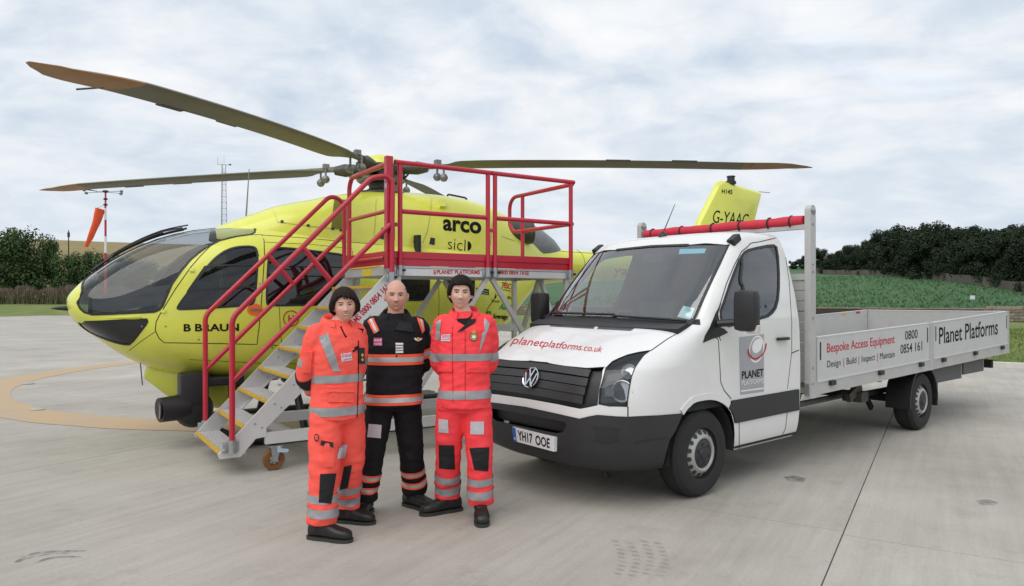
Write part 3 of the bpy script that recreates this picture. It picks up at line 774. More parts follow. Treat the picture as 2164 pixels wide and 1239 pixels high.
# black latches and openings on the cowling
def pad(hit, quad, name, m, parent, th=0.012, n=2):
    """thin pad standing proud of a surface, outlined by four photo pixels"""
    hm = homog(quad); v = []; f = []
    for off in (-0.004, th):
        for j in range(n + 1):
            for i in range(n + 1):
                p, nn, _ = hit(*hm(i / n, j / n))
                if p is None: return None
                v.append(p + nn * off)
    k = (n + 1) ** 2; idx = lambda i, j, o: o * k + j * (n + 1) + i
    for j in range(n):
        for i in range(n): f.append((idx(i, j, 1), idx(i + 1, j, 1), idx(i + 1, j + 1, 1), idx(i, j + 1, 1)))
    rim = [(i, 0) for i in range(n)] + [(n, j) for j in range(n)] + [(n - i, n) for i in range(n)] + [(0, n - j) for j in range(n)]
    for a, b in zip(rim, rim[1:] + rim[:1]): f.append((idx(*a, 0), idx(*b, 0), idx(*b, 1), idx(*a, 1)))
    mb = MB(); mb.add(v, f); return mb.build(name, m, parent)
for x, y in ((596, 469), (651, 477), (703, 484), (721, 487)): pad(cow.hit, box_quad(x - 3, y - 2, x + 3, y + 2), 'latch', m_blk, cowl, .015)
for q in ([(873, 512), (884, 513), (886, 498), (876, 497)], [(907, 516), (918, 518), (919, 504), (910, 502)], [(803, 505), (811, 506), (812, 480), (806, 482)]): pad(cow.hit, q, 'vent', m_blk, cowl, .006)
pad(cow.hit, [(928, 440), (940, 441), (939, 430), (926, 427)], 'scoop', m_yel, cowl, .05, 3)
# intake: recess shade painted as a dark yellow pad, plus its overhanging lip
pad(cow.hit, [(700, 482), (737, 487), (741, 424), (706, 421)], 'intake_shade_pad', mat('intake_shade_yellow', (0.16, 0.16, 0.012), 0.8, bump=0.6, bscale=150), cowl, .006, 4)
pad(cow.hit, [(690, 424), (742, 428), (744, 416), (697, 414)], 'intake_lip', m_yel, cowl, .05, 4)
# exhausts and the grey fairing behind them
for sgn in (1, -1):
    MB().tube([(-1.75, .34 * sgn, 2.58), (-2.0, .39 * sgn, 2.58), (-2.20, .45 * sgn, 2.585)], [.165, .165, .17], 20, False).build('exhaust', m_hub, heli, True)
    MB().lathe([(0.01, -.02), (.165, -.02)], (0, 0, 0), 'x', 20, False).build('exhaust_throat', m_black_edge, heli).matrix_local = Matrix.Translation((-2.12, .425 * sgn, 2.583)) @ Matrix.Rotation(-0.35 * sgn, 4, 'Z')
MB().tube([(-2.25, 0, 2.45), (-2.55, 0, 2.43), (-2.85, 0, 2.36), (-3.1, 0, 2.28)], [.36, .30, .20, .08], 18).build('rear_fairing', m_greyp, heli, True)
# tail boom
def boom_fn(x, v):
    w = spl([(-6.9, .17), (-5, .20), (-3.4, .245), (-2.6, .30), (-2.1, .42), (-1.7, .5)], x); zc = spl([(-6.9, 2.22), (-4, 2.15), (-2.6, 2.12), (-1.7, 2.0)], x); h = spl([(-6.9, .20), (-5, .23), (-3.2, .26), (-2.5, .32), (-1.7, .5)], x)
    return Vector((x, w * math.sin(v), zc + h * math.cos(v)))
boom = Surf(boom_fn, lin(-1.7, -6.9, 40), lin(-math.pi, math.pi, 41), HE, 1.0, 0.3)
bo = boom.cut([], heli, 'tail_boom', m_yel, -1.0)[0]
boom.ribbon('panel_gap', [(x, 0.62) for x in lin(-2.7, -5.6, 30)], 0.01, m_seam, bo, .002, False, -1.0)
for x in (-3.4, -4.8): boom.ribbon('panel_gap', [(x, v) for v in lin(0.1, 2.6, 20)], 0.008, m_seam, bo, .002, False, -1.0)
# fin with fan duct, stabiliser
fin = MB()
prof = [(-6.35, 2.35), (-6.22, 2.72), (-6.32, 3.05), (-6.86, 3.80), (-6.97, 3.86), (-8.17, 3.74), (-7.9, 3.05), (-8.02, 2.6), (-8.05, 2.1), (-7.8, 1.65), (-7.3, 1.50), (-6.8, 1.62), (-6.45, 1.95)]
c0 = Vector((-7.15, 0, 2.6)); ring = []
fv_ = []; ff_ = []; prof_d = dense(prof, .12); n_ = len(prof_d)
for off, k in ((-.02, 1.0), (-.075, .955), (-.10, .85)):
    fv_ += [Vector((c0.x + (p[0] - c0.x) * k, off, c0.z + (p[1] - c0.z) * k)) for p in prof_d]
fv_ += [Vector((q.x, -q.y, q.z)) for q in fv_]
for a, b in ((0, 1), (1, 2)):
    for s_ in (0, 3):
        for i in range(n_): ff_.append(((a + s_) * n_ + i, (a + s_) * n_ + (i + 1) % n_, (b + s_) * n_ + (i + 1) % n_, (b + s_) * n_ + i))
for i in range(n_): ff_.append((i, (i + 1) % n_, 3 * n_ + (i + 1) % n_, 3 * n_ + i))
for s_ in (2, 5):
    tri = tessellate_polygon([[Vector((q.x, q.z, 0)) for q in fv_[s_ * n_:(s_ + 1) * n_]]])
    ff_ += [tuple(s_ * n_ + i for i in t) for t in tri]
fin.add(fv_, ff_); fo = fin.build('fin', m_yel, heli, True, angle=30)
for s_ in (1, -1): MB().lathe([(.50, 0), (.56, .02), (.52, .035), (.47, .01)], (-7.28, .10 * s_ if s_ > 0 else -.135, 2.15), 'y', 32, False).build('fan_duct', m_greyp, fo, True)
MB().lathe([(.01, -.12), (.495, -.115), (.495, .115), (.01, .12)], (-7.28, 0, 2.15), 'y', 32).build('fan_disc', m_black_edge, fo)
for k in range(10):
    a = 2 * math.pi * k / 10 + .1; d = Vector((math.cos(a), 0, math.sin(a))); c_ = Vector((-7.28, .125, 2.15))
    MB().bar(c_ + d * .1, c_ + d * .48, .05, .012, (0, 1, 0)).build('fan_blade', m_hub2, fo)
MB().prism([(-5.7, -1.35), (-5.7, 1.35), (-6.15, 1.35), (-6.15, -1.35)], 'z', 2.20, 2.25).build('stabiliser', m_yel, heli)
for s_ in (1, -1): MB().prism([(-5.6, 2.05), (-5.75, 2.75), (-6.15, 2.75), (-6.35, 2.05)], 'y', 1.353 * s_, 1.39 * s_).build('endplate', m_yel, heli)
MB().lathe([(.10, 0), (.10, .05), (.075, .06), (.07, .13), (.085, .135), (.08, .155), (.01, .16)], (-7.29, 0, 3.825), 'z', 18).build('beacon', m_blk, fo, True)
MB().tube([(-8.15, 0, 3.75), (-8.5, 0, 3.76)], .006, 6).build('static_wick', m_blk, fo)
finhit = Hit(HE, None, 1, 0.101)
decal('lettering', text_shape('G-YAAC', 0.0), [(1505, 471), (1579, 478), (1583, 453), (1509, 444)], finhit, m_blklet, fo, .003)
decal('lettering', text_shape('H145', 0.02), [(1525, 409), (1547, 411), (1548, 401.5), (1526, 400)], finhit, m_blklet, fo, .003)
# lettering on the body
hp = lambda nm, s, q, m, b=0.0, sh=0.0, c=8, surf=pod, par=body: decal(nm, text_shape(s, b, sh, 1.0, c), q, surf.hit, m, par, .0035)
hp('lettering', 'B BRAUN', [(388, 701), (505, 700), (505, 684), (388, 685)], m_blklet, .03)
hp('lettering', 'arco', [(936, 487.5), (1017, 495.5), (1017, 470), (936, 463)], m_blklet, .032, 0, 8, cow, cowl)
hp('lettering', 'sicl', [(946, 526), (983, 531), (984, 507), (947, 503)], m_blklet, -.012, 0, 6, cow, cowl)
decal('emblem', disc_shape(20, 0, -90, 90), box_quad(980, 510, 996, 530), cow.hit, m_blklet, cowl, .0035)
hp('lettering', 'TESCO', [(1060, 608), (1087, 614), (1088, 601), (1060, 596)], m_redlet, .03, 0, 3)
for k in range(5): decal('lettering', poly_shape([(0, 0), (.7, 0), (1, 1), (.3, 1)]), [(1062 + 5.4 * k, 611.5 + k), (1067 + 5.4 * k, 612.3 + k), (1067 + 5.4 * k, 614.3 + k), (1062 + 5.4 * k, 613.5 + k)], pod.hit, m_blklet, body)
hp('lettering', 'ASDA', [(1053, 654), (1083, 656), (1085, 643), (1056, 641)], m_grnlet, .05, .2, 3)
hp('lettering', 'Sovereign', [(1040, 676), (1072, 679), (1073, 665), (1042, 663)], m_blklet, .03, .25, 4)
for a in (-25, 0, 25):
    c_, q_ = math.cos(R(a)), math.sin(R(a)); decal('emblem', disc_shape(14, .6), [(1031 + 9 * q_ - 2, 672 - 9 * c_ + 6), (1031 + 9 * q_ + 2, 672 - 9 * c_ + 6), (1031 + 9 * q_ + 3, 672 - 9 * c_ - 6), (1031 + 9 * q_ - 1, 672 - 9 * c_ - 6)], pod.hit, m_blklet, body)
hp('lettering', "I'Anson", [(1038, 639), (1055, 640), (1056, 633), (1038, 632)], m_blklet, 0, 0, 3)
decal('emblem', poly_shape([(.2, 0), (.8, 0), (.6, .6), (.5, 1), (.4, .6)]), box_quad(1043, 618, 1050, 631), pod.hit, m_blklet, body)
hp('lettering', 'JBUgroup', [(1072, 633), (1091, 634.5), (1092, 627.5), (1072, 626)], m_blklet, .02, 0, 3)
decal('label_plate', grid_shape(3, 3), [(1006, 620), (1033, 624), (1033, 612), (1006, 608)], pod.hit, m_blklet, body, .003)
hp('lettering', 'Rescue Service', [(1009, 614), (1031, 617.5), (1031, 614), (1009, 610.5)], m_whtlet, 0, 0, 3).location = (0, .004, 0)
hp('lettering', 'Air Ambulance', [(1009, 619), (1031, 622.5), (1031, 619), (1009, 615.5)], m_whtlet, 0, 0, 3).location = (0, .004, 0)
decal('emblem', disc_shape(28, .86), box_quad(598, 656, 632, 691), pod.hit, m_redlet, body)
hp('lettering', 'H', [(609, 681), (621, 681), (621, 666), (609, 666)], m_redlet, .03, 0, 2)
decal('door_sticker', disc_shape(24), box_quad(522, 642, 556, 668), pod.hit, m_orange, body, .003)
decal('door_handle', poly_shape([(0, .3), (.2, 0), (1, .2), (1, .8), (.2, 1)]), box_quad(526, 652, 552, 657), pod.hit, m_hub2, body, .02)
decal('lettering', text_shape('yaa.org.uk', .01, 0, 1, 10), [(1297, 586), (1440, 596), (1440, 570), (1297, 561)], boom.hit, m_redlet, bo, .004)
hp('lettering', 'E', [(505, 662), (510, 662), (510, 654), (505, 654)], m_blklet, 0, 0, 1)
# door hinges, pitot, wipers, aerials
for q in ((405, 572), (345, 658)): pad(pod.hit, box_quad(q[0] - 4, q[1] - 3, q[0] + 5, q[1] + 3), 'hinge', m_yel, body, .02)
p0 = pod.hit(281, 671)[0]; MB().tube([p0 + Vector((-.1, 0, 0)), p0 + Vector((0, .04, 0)), p0 + Vector((.10, .06, 0)), p0 + Vector((.24, .06, .0))], [.02, .022, .016, .006], 10).build('pitot_tube', m_yel, heli, True)
MB().lathe([(.03, 0), (.018, .10), (.004, .16)], (3.6, 0.02, 1.50), 'x', 12).build('nose_probe', m_blk, heli, True)
for yy in (.10, -.10):
    pts = [pod.fn(ux(x), 0.0) + Vector((0, yy, .035)) for x in lin(3.38, 2.45, 12)]
    MB().tube(pts, .012, 8).build('wiper_arm', m_blk, heli, True)
    MB().tube([p + Vector((.0, yy * .5, .012)) for p in pts[2:9]], .014, 6).build('wiper_blade', m_blk, heli, True)
    MB().tube([pod.fn(ux(x), 0.0) + Vector((0, yy * 1.8, .075 - .03 * abs(x - 2.75))) for x in lin(3.2, 2.45, 9)], .009, 6).build('wiper_link', m_blk, heli, True)
MB().tube([(2.95, 0.3, .9), (2.93, .3, .66)], .006, 6).build('whip_aerial', m_blk, heli)
MB().tube([(1.72, -.2, 2.58), (1.68, -.2, 3.22)], [.012, .005], 6).build('roof_aerial', m_greyp, heli)
MB().tube(fillet([(-1.0, .05, 3.03), (-1.0, .05, 3.10), (-1.32, .05, 3.07), (-1.32, .05, 3.0)], .03), .014, 8).build('grab_handle', m_blk, heli, True)
pad(cow.hit, box_quad(655, 520, 678, 528), 'position_light', m_redlet, body, .03) or pad(pod.hit, box_quad(652, 520, 676, 529), 'position_light', m_redlet, body, .04)
for q in ([(1058, 700), (1085, 702), (1085, 698), (1058, 696)],): pass
# cabin: floor, panel, seats, rear wall
MB().box((-1.0, -.6, .88), (2.2, .6, .92)).build('cabin_floor', m_liner, heli)
MB().prism([(2.70, 1.10), (2.35, 1.0), (2.30, 1.60), (2.60, 1.62)], 'y', -.45, .45).build('instrument_panel', m_blk, heli)
gv_ = []; gf_ = []
for i, x in enumerate(lin(3.40, 2.28, 12)):
    hw_ = max(.05, spl(POD_W, ux(x)) - .06); z = 1.58 + (3.40 - x) * .17
    gv_ += [(x, -hw_, z - .14), (x, -hw_ * .8, z), (x, 0, z + .05), (x, hw_ * .8, z), (x, hw_, z - .14)]
gf_ = [(5 * i + q, 5 * i + q + 1, 5 * i + 5 + q + 1, 5 * i + 5 + q) for i in range(11) for q in range(4)]
link('glare_shield', mesh_data('glare_shield', gv_, gf_, True), mat('glare_shield_black', (.012, .012, .013), .8), heli)
MB().box((-.2, -.8, .84), (-.16, .8, 2.42)).build('bulkhead', m_liner, heli)
for yy in (.38, -.38):
    s_ = MB().box((1.45, yy - .24, 1.15), (1.95, yy + .24, 1.28), .04).box((1.38, yy - .23, 1.25), (1.50, yy + .23, 1.95), .04).box((1.40, yy - .13, 1.98), (1.49, yy + .13, 2.18), .03).build('seat', m_seat, heli)
    MB().box((1.5, yy - .15, 1.3), (1.512, yy - .1, 1.95)).box((1.5, yy + .1, 1.3), (1.512, yy + .15, 1.95)).build('seat_belt', m_belt, s_)
MB().box((2.25, .28, 1.90), (2.38, .44, 2.06), .02).tube([(2.3, .36, 2.0), (2.15, .36, 2.22)], .02, 8).build('overhead_camera', mat('white_plastic', (.6, .6, .6), .5), heli)
# skids
for s_ in (1, -1):
    MB().tube(fillet([(2.35, 1.0 * s_, .22), (2.05, 1.0 * s_, .06), (-1.75, 1.0 * s_, .06), (-1.9, 1.0 * s_, .09)], .3), .055, 14).build('skid', m_blk, heli, True)
    for x in (1.35, -.95):
        MB().tube(fillet([(x, .15 * s_, .62), (x, .60 * s_, .56), (x, .98 * s_, .07)], .35), .045, 12).build('skid_strut', m_blk, heli, True)
    MB().box((-.3, .80 * s_, .40), (1.1, .99 * s_, .43)).build('step', m_alu_dull, heli)
# camera turret under the nose
tur = Vector((2.50, .66, .47)); g = MB()
g.box(tur + Vector((-.16, -.10, -.02)), tur + Vector((.13, .13, .34)), .04).build('turret_yoke', m_blk, heli, True)
MB().lathe([(.01, -.26), (.15, -.25), (.195, -.18), (.20, .07), (.17, .14), (.01, .15)], tur + Vector((-.02, -.03, -.06)), 'y', 24).build('turret_ball', m_blk, heli, True)
MB().tube([tur + Vector((.05, 0, -.03)), tur + Vector((.32, .06, -.04))], [.14, .13], 20).build('turret_lens_barrel', m_blk, heli, True)
MB().tube([tur + Vector((.315, .06, -.04)), tur + Vector((.326, .06, -.04))], [.095, .095], 20).build('turret_lens', mat('lens_glass', (.05, .04, .03), .1), heli)
MB().box((1.95, .30, .64), (2.55, .70, .74), .02).box((1.95, .55, .40), (2.10, .64, .66), .02).box((1.98, .57, .22), (2.05, .63, .5), .01).build('turret_mount', m_blk, heli)
MB().tube([(2.85, 0, .80), (2.55, 0, .70), (2.1, 0, .64), (1.6, 0, .68)], [.10, .26, .34, .2], 18, True).build('belly_fairing', m_yel, heli, True)
# rotor
rot_z = 3.36
MB().lathe([(.36, 2.98), (.36, 3.03), (.24, 3.05), (.16, 3.09), (.17, 3.22), (.13, 3.28), (.13, 3.42), (.01, 3.44)], (0, 0, 0), 'z', 24).build('mast', m_hub, heli, True)
MB().lathe([(.30, 3.40), (.29, 3.43), (.22, 3.50), (.10, 3.545), (.005, 3.55)], (0, 0, 0), 'z', 28).build('hub_cap', m_yel, heli, True)
MB().lathe([(.30, 3.17), (.33, 3.20), (.30, 3.24), (.22, 3.25), (.22, 3.17)], (0, 0, 0), 'z', 22).build('swashplate', m_hub2, heli, True)
hubp = MB().lathe([(.30, 3.28), (.34, 3.31), (.34, 3.37), (.28, 3.40), (.05, 3.40)], (0, 0, 0), 'z', 20)
for k in range(26):
    a = random.uniform(0, 6.28); r_ = random.uniform(.2, .36); z_ = random.uniform(3.24, 3.40); c_ = Vector((r_ * math.cos(a), r_ * math.sin(a), z_)); q = Vector((random.uniform(.02, .06), random.uniform(.02, .06), random.uniform(.02, .05)))
    hubp.box(c_ - q, c_ + q)
hubp.build('rotor_hub', m_hub, heli)
base_az = math.atan2(0.186, -0.9826) - HE.ang
def blade(az, drop, pitch):
    c, s = math.cos(az), math.sin(az); D = Vector((c, s, 0)); T = Vector((-s, c, 0))      # T: direction of rotation (leading edge)
    def pt(r, t_, h, pt_):
        z = rot_z + .01 - drop * (max(0, r - .3) / 5.2) ** 1.7
        return D * r + T * (t_ * math.cos(pt_) - h * math.sin(pt_)) + Vector((0, 0, z + h * math.cos(pt_) + t_ * math.sin(pt_)))
    st = [(.30, .07, .06), (.80, .075, .045), (.95, .15, .034), (1.2, .30, .030), (1.6, .325, .028), (4.0, .325, .026), (4.62, .325, .024), (5.0, .30, .02), (5.25, .22, .014), (5.42, .11, .008), (5.5, .03, .004)]
    rr = lin(.3, 5.5, 60); prof_ = [(0.30, 0), (.27, .55), (.15, 1.0), (-.1, .9), (-.4, .45), (-.70, 0.06), (-.70, -.06), (-.4, -.3), (-.1, -.55), (.15, -.6), (.27, -.35)]
    groups = {'rotor_blade': (.3, 4.70, m_olive), 'blade_tip': (4.70, 5.5, m_tan)}
    root = None
    for nm, (a, b, mt) in groups.items():
        rs = [r for r in rr if a < r < b]; rs = [a] + rs + [b]; v = []; f = []; n = len(prof_)
        for r in rs:
            ch = spl([(q[0], q[1]) for q in st], r); th = spl([(q[0], q[2]) for q in st], r); sw = -.10 * sstep(4.6, 5.5, r) ; pi_ = pitch * (1 - .55 * r / 5.5)
            for (cx_, hh) in prof_: v.append(pt(r, cx_ * ch + (-.02 if ch > .2 else 0) + sw, hh * th, pi_))
        for i in range(len(rs) - 1):
            for k in range(n): f.append((i * n + k, i * n + (k + 1) % n, (i + 1) * n + (k + 1) % n, (i + 1) * n + k))
        f += [tuple(range(n)), tuple((len(rs) - 1) * n + k for k in range(n))]
        mb = MB(); mb.add(v, f); o = mb.build(nm, mt, root or heli, True, angle=50)
        if root is None: root = o
    # trailing-edge tabs, pendulum weights, root clamp
    for a, b in ((3.05, 3.35), (3.85, 4.15)):
        mb = MB(); q = [pt(a, -.22, 0, pitch * .6), pt(b, -.22, 0, pitch * .55), pt(b, -.275, 0, pitch * .55), pt(a, -.275, 0, pitch * .6)]; up = Vector((0, 0, .006))
        mb.add([p - up for p in q] + [p + up for p in q], [(0, 1, 2, 3), (4, 5, 6, 7), (0, 1, 5, 4), (1, 2, 6, 5), (2, 3, 7, 6), (3, 0, 4, 7)]); mb.build('trim_tab', m_black_edge, root)
    mb = MB(); mb.tube([pt(4.78, -.2, 0, .1), pt(4.78, -.42, .02, .1)], .007, 6); mb.build('static_wick', m_black_edge, root)
    cp = D * .52 + Vector((0, 0, rot_z)); mb = MB()
    mb.tube([D * .34 + Vector((0, 0, rot_z)), cp, D * .66 + Vector((0, 0, rot_z))], [.075, .09, .06], 10); mb.build('blade_root_clamp', m_hub, root, True)
    for sg, dz in ((1, -.03), (-1, -.06)):
        mb = MB(); c2 = D * (.78 if sg > 0 else .90) + T * .05 * sg + Vector((0, 0, rot_z - .09 + dz)); mb.lathe([(.005, -.055), (.035, -.045), (.055, -.012), (.055, .012), (.035, .045), (.005, .055)], c2, 'z', 14)
        mb.tube([c2, c2 + Vector((0, 0, .16))], .014, 6); mb.build('pendulum_weight', m_hub2, root, True)
    mb = MB(); q = D * .80 + Vector((0, 0, rot_z + .05)); mb.box(q - Vector((.04, .04, .02)), q + Vector((.04, .04, .05)), .01); mb.build('pendulum_bracket', m_hub2, root)
    mb = MB(); mb.tube([T * .12 + D * .25 + Vector((0, 0, 3.2)), T * .12 + D * .38 + Vector((0, 0, 3.34))], .014, 8); mb.build('pitch_link', m_hub, root)
blade(base_az, .115, R(8)); blade(base_az + math.pi / 2, .34, R(10)); blade(base_az + math.pi, .20, R(-8)); blade(base_az - math.pi / 2, .12, R(9))
# ------------------------------------------------------------------ access platform with stairs
PF = Frame((-1.178, 7.3), R(33.5)); PW = 1.2
m_red = mat('red_powder_coat', (0.47, 0.012, 0.035), 0.35, var=0.08, vscale=4, coat=0.25)
m_alu = mat('mill_aluminium', (0.60, 0.59, 0.585), 0.38, 0.35, var=0.10, vscale=5, bump=0.05, bscale=80)
m_alu_l = mat('bright_aluminium', (0.68, 0.68, 0.68), 0.35, 0.3, var=0.06, vscale=4)
m_nose = mat('yellow_nosing', (0.56, 0.34, 0.03), 0.6, var=0.2, vscale=20)
m_slot = mat('tread_slot', (0.05, 0.05, 0.05), 0.8)
m_brown = mat('castor_tyre_brown', (0.20, 0.085, 0.025), 0.55, var=0.2, vscale=15)
m_zinc = mat('zinc_plated_steel', (0.42, 0.44, 0.46), 0.3, 0.8, var=0.15, vscale=20)
m_blue = mat('pale_blue_pedal', (0.42, 0.56, 0.66), 0.4)
m_ysign = mat('yellow_notice', (0.65, 0.50, 0.02), 0.6)
plat = thing('access_platform', 'aluminium access platform with red guard rails and stairs beside the helicopter', 'platform', PF.o, PF.ang)
STR = [(-1.735, .205), (-1.725, .165), (-1.545, .165), (-1.41, .315), (-1.315, .325), (-1.315, .405), (-.03, 1.60), (-.03, 1.84), (-.135, 1.84)]
for y0 in (0.0, PW - .03):
    o = MB().prism(STR, 'y', y0, y0 + .03).build('stringer', m_alu_l if y0 == 0 else m_alu, plat)
    # folded flange along the lower edge
    s_ = 1 if y0 == 0 else -1; yf = y0 + (.03 if y0 == 0 else 0)
    MB().bar((-1.30, yf + .035 * s_, .425), (-.05, yf + .035 * s_, 1.588), .07, .012, (-.68, 0, .73)).build('flange', m_alu, o)
    for t_ in lin(0.1, .92, 8):
        for q in (.06, .17):
            c = Vector((-1.6 + 1.5 * t_ + q * .55, y0 - .001, .33 + 1.45 * t_ - q * .35)); MB().lathe([(.009, 0), (.009, -.006), (.006, -.009), (.001, -.009)], c, 'y', 8).build('bolt', m_zinc, o)
for k in range(8):
    xf = -1.728 + .206 * k; z = .225 + .2155 * k
    t_ = MB().box((xf + .03, .032, z - .045), (xf + .235, PW - .032, z - .012)).box((xf + .03, .032, z - .012), (xf + .045, PW - .032, z)).build('tread', m_alu, plat)
    rid = MB()
    for j in range(8): rid.box((xf + .052 + .023 * j, .034, z - .012), (xf + .066 + .023 * j, PW - .034, z))
    struct(rid.build('tread_ridges', m_alu_l, t_), 'stuff')
    MB().box((xf + .045, .0345, z - .0125), (xf + .236, PW - .0345, z - .0105)).build('tread_slots', m_slot, t_)
    MB().box((xf, .032, z - .027), (xf + .03, PW - .032, z + .002), .004).build('nosing', m_nose, t_)
# deck
dz = 1.93
MB().box((-.10, .04, dz - .045), (2.24, PW - .04, dz - .012)).build('deck', m_alu, plat)
for j in range(9): MB().box((-.10 + .26 * j, .04, dz - .012), (-.10 + .26 * j + .25, PW - .04, dz)).build('deck_plank', m_alu, plat)
for y0 in (0.0, PW - .04): bm_ = MB().box((-.06, y0, dz - .09), (2.27, y0 + .04, dz + .012), .004).build('deck_beam', m_alu_l, plat)
MB().box((-.055, -.0035, dz - .012), (2.265, -.0005, dz - .008)).build('beam_groove', m_slot, plat)
for x in (-.135, 2.24): MB().box((x, .042, dz - .088), (x + .034, PW - .042, dz + .002)).build('end_beam', m_alu, plat)
MB().box((-.140, .35, dz - .085), (-.1355, .60, dz - .01)).build('notice', m_ysign, plat)
MB().box((-.145, .20, dz + .003), (-.09, PW - .2, dz + .012)).build('deck_nosing', m_ysign, plat)
# under-frame
base = []
for y0 in (0.006, PW - .066):
    MB().box((-1.32, y0, .25), (2.24, y0 + .06, .36), .004).build('base_beam', m_alu_l, plat)
    for x in (-.01, 2.19): MB().box((x, y0 + .004, .361), (x + .055, y0 + .056, dz - .091)).build('upright', m_alu, plat)
    yc = y0 + .03
    MB().bar((1.10, yc, dz - .10), (.06, yc, .37), .05, .045, (0, 1, 0)).build('brace', m_alu, plat)
    MB().bar((1.16, yc, dz - .10), (2.17, yc, .37), .05, .045, (0, 1, 0)).build('brace', m_alu, plat)
    if y0 > .5: MB().box((.047, y0 + .005, 1.18), (2.188, y0 + .055, 1.26)).build('cross_rail', m_alu_l, plat)
for x in (-1.1, 2.195): MB().box((x, .067, .262), (x + .05, PW - .067, .35)).build('cross_beam', m_alu, plat)
MB().bar((2.215, .60, dz - .1), (2.215, PW - .07, .9), .05, .045, (1, 0, 0)).build('brace', m_alu, plat)
MB().bar((2.215, .55, dz - .1), (2.215, .07, .9), .05, .045, (1, 0, 0)).build('brace', m_alu, plat)
MB().box((-1.30, .012, .236), (2.22, .058, .2495)).build('rubber_strip', m_blk, plat)
# castors
for x, y in ((-1.24, .035), (2.12, .035), (-1.24, PW - .035), (2.12, PW - .035)):
    cs = MB().lathe([(.055, -.022), (.092, -.024), (.10, -.015), (.10, .015), (.092, .024), (.055, .022)], (x, y, .10), 'y', 28).build('castor', m_brown, plat, True)
    MB().lathe([(.012, -.03), (.055, -.018), (.058, 0), (.055, .018), (.012, .03)], (x, y, .10), 'y', 24).build('castor_hub', m_zinc, cs, True)
    for k in range(6):
        a = k * math.pi / 3; MB().bar((x + .01 * math.cos(a), y - .024, .1 + .01 * math.sin(a)), (x + .055 * math.cos(a), y - .024, .1 + .055 * math.sin(a)), .004, .016, (0, 1, 0)).build('spoke', m_black_edge, cs)
    for s_ in (-1, 1): MB().prism([(x - .018, .085), (x + .02, .085), (x + .06, .215), (x - .035, .215)], 'y', y + .034 * s_, y + .042 * s_).build('castor_fork', m_zinc, cs)
    MB().box((x - .045, y - .05, .2155), (x + .07, y + .05, .234)).build('castor_plate', m_zinc, cs)
    MB().prism([(x + .02, .175), (x + .11, .165), (x + .12, .19), (x + .05, .205), (x + .045, .225), (x + .02, .225)], 'y', y - .075, y - .046).build('brake_pedal', m_blue, cs)
# guard rails
RR = .0255
def rail(name, pts, fil=0.0, r=RR, par=plat):
    return MB().tube(fillet(pts, fil, 8) if fil else pts, r, 14).build(name, m_red, par, True)
def clamp(x, y, z0=dz - .085):
    o = MB().tube([(x, y, z0), (x, y, z0 + .10)], .037, 14).box((x - .055, y + .012, z0 + .005), (x + .055, y + .03, z0 + .085), .004).build('rail_clamp', m_zinc, plat, True)
    MB().lathe([(.014, 0), (.014, -.02), (.004, -.022)], (x + .028, y - .03, z0 + .05), 'y', 10).build('clamp_screw', m_blk, o)
for xa, xb in ((.016, 1.072), (1.165, 2.238)):
    g = rail('guard_rail', [(xa - .06, -.03, 3.0), (xb + .05, -.03, 3.0)])
    for x in (xa, xb):
        rail('guard_post', [(x, -.03, dz - .06), (x, -.03, 2.978)]); clamp(x, -.03)
    rail('mid_rail', [(xa + .02, -.03, 2.50), (xb - .02, -.03, 2.50)])
    MB().prism([(.001, dz + .016), (.001, 2.09), (-.022, 2.09), (-.022, 2.02), (-.012, 2.012), (-.012, dz + .016)], 'x', xa - .065, xb + .02).build('toe_board', m_red, plat)
    MB().lathe([(.022, -.002), (.022, .0)], (xa - .061, -.03, 3.0), 'x', 12).build('rail_plug', m_blk, g)
for xa, xb in ((-.075, -.005), (1.092, 1.145)): MB().bar((xa, -.03, 2.36), (xb, -.03, 2.36), .03, .04).build('rail_link', m_red, plat)
# end rail with rounded free end
ex = 2.262
rail('end_rail', [(ex, -.03, 2.975), (ex, 1.34, 2.975), (ex, 1.34, 2.50), (ex, -.03, 2.50)], .16)
rail('guard_post', [(ex, 1.03, dz - .02), (ex, 1.03, 2.955)])
MB().box((ex - .012, .03, dz + .015), (ex + .006, PW, 2.09)).build('toe_board', m_red, plat)
# square post and swing gate at the head of the stairs
MB().box((-.147, -.065, dz - .02), (-.075, .005, 3.05), .006).build('gate_post', m_red, plat)
gate = rail('gate', [(-.11, .006, 2.98), (-.11, 1.08, 2.98), (-.11, 1.08, dz + .05)], .15)
rail('gate_rail', [(-.11, .006, 2.50), (-.11, 1.06, 2.50)], 0, .022, gate)
MB().box((-.122, .02, dz + .02), (-.104, 1.07, 2.09)).build('gate_toe_board', m_red, gate)
rail('gate_rail', [(-.135, .02, 2.02), (-.135, 1.0, 2.02)], 0, .018, gate)
for z in (2.28, 2.72):
    MB().box((-.150, -.0655, z), (-.148, -.02, z + .05)).build('hinge_plate', m_zinc, gate)
    MB().box((-.075, -.06, z - .08), (-.052, -.02, z + .10), .008).build('hinge', m_red, gate)
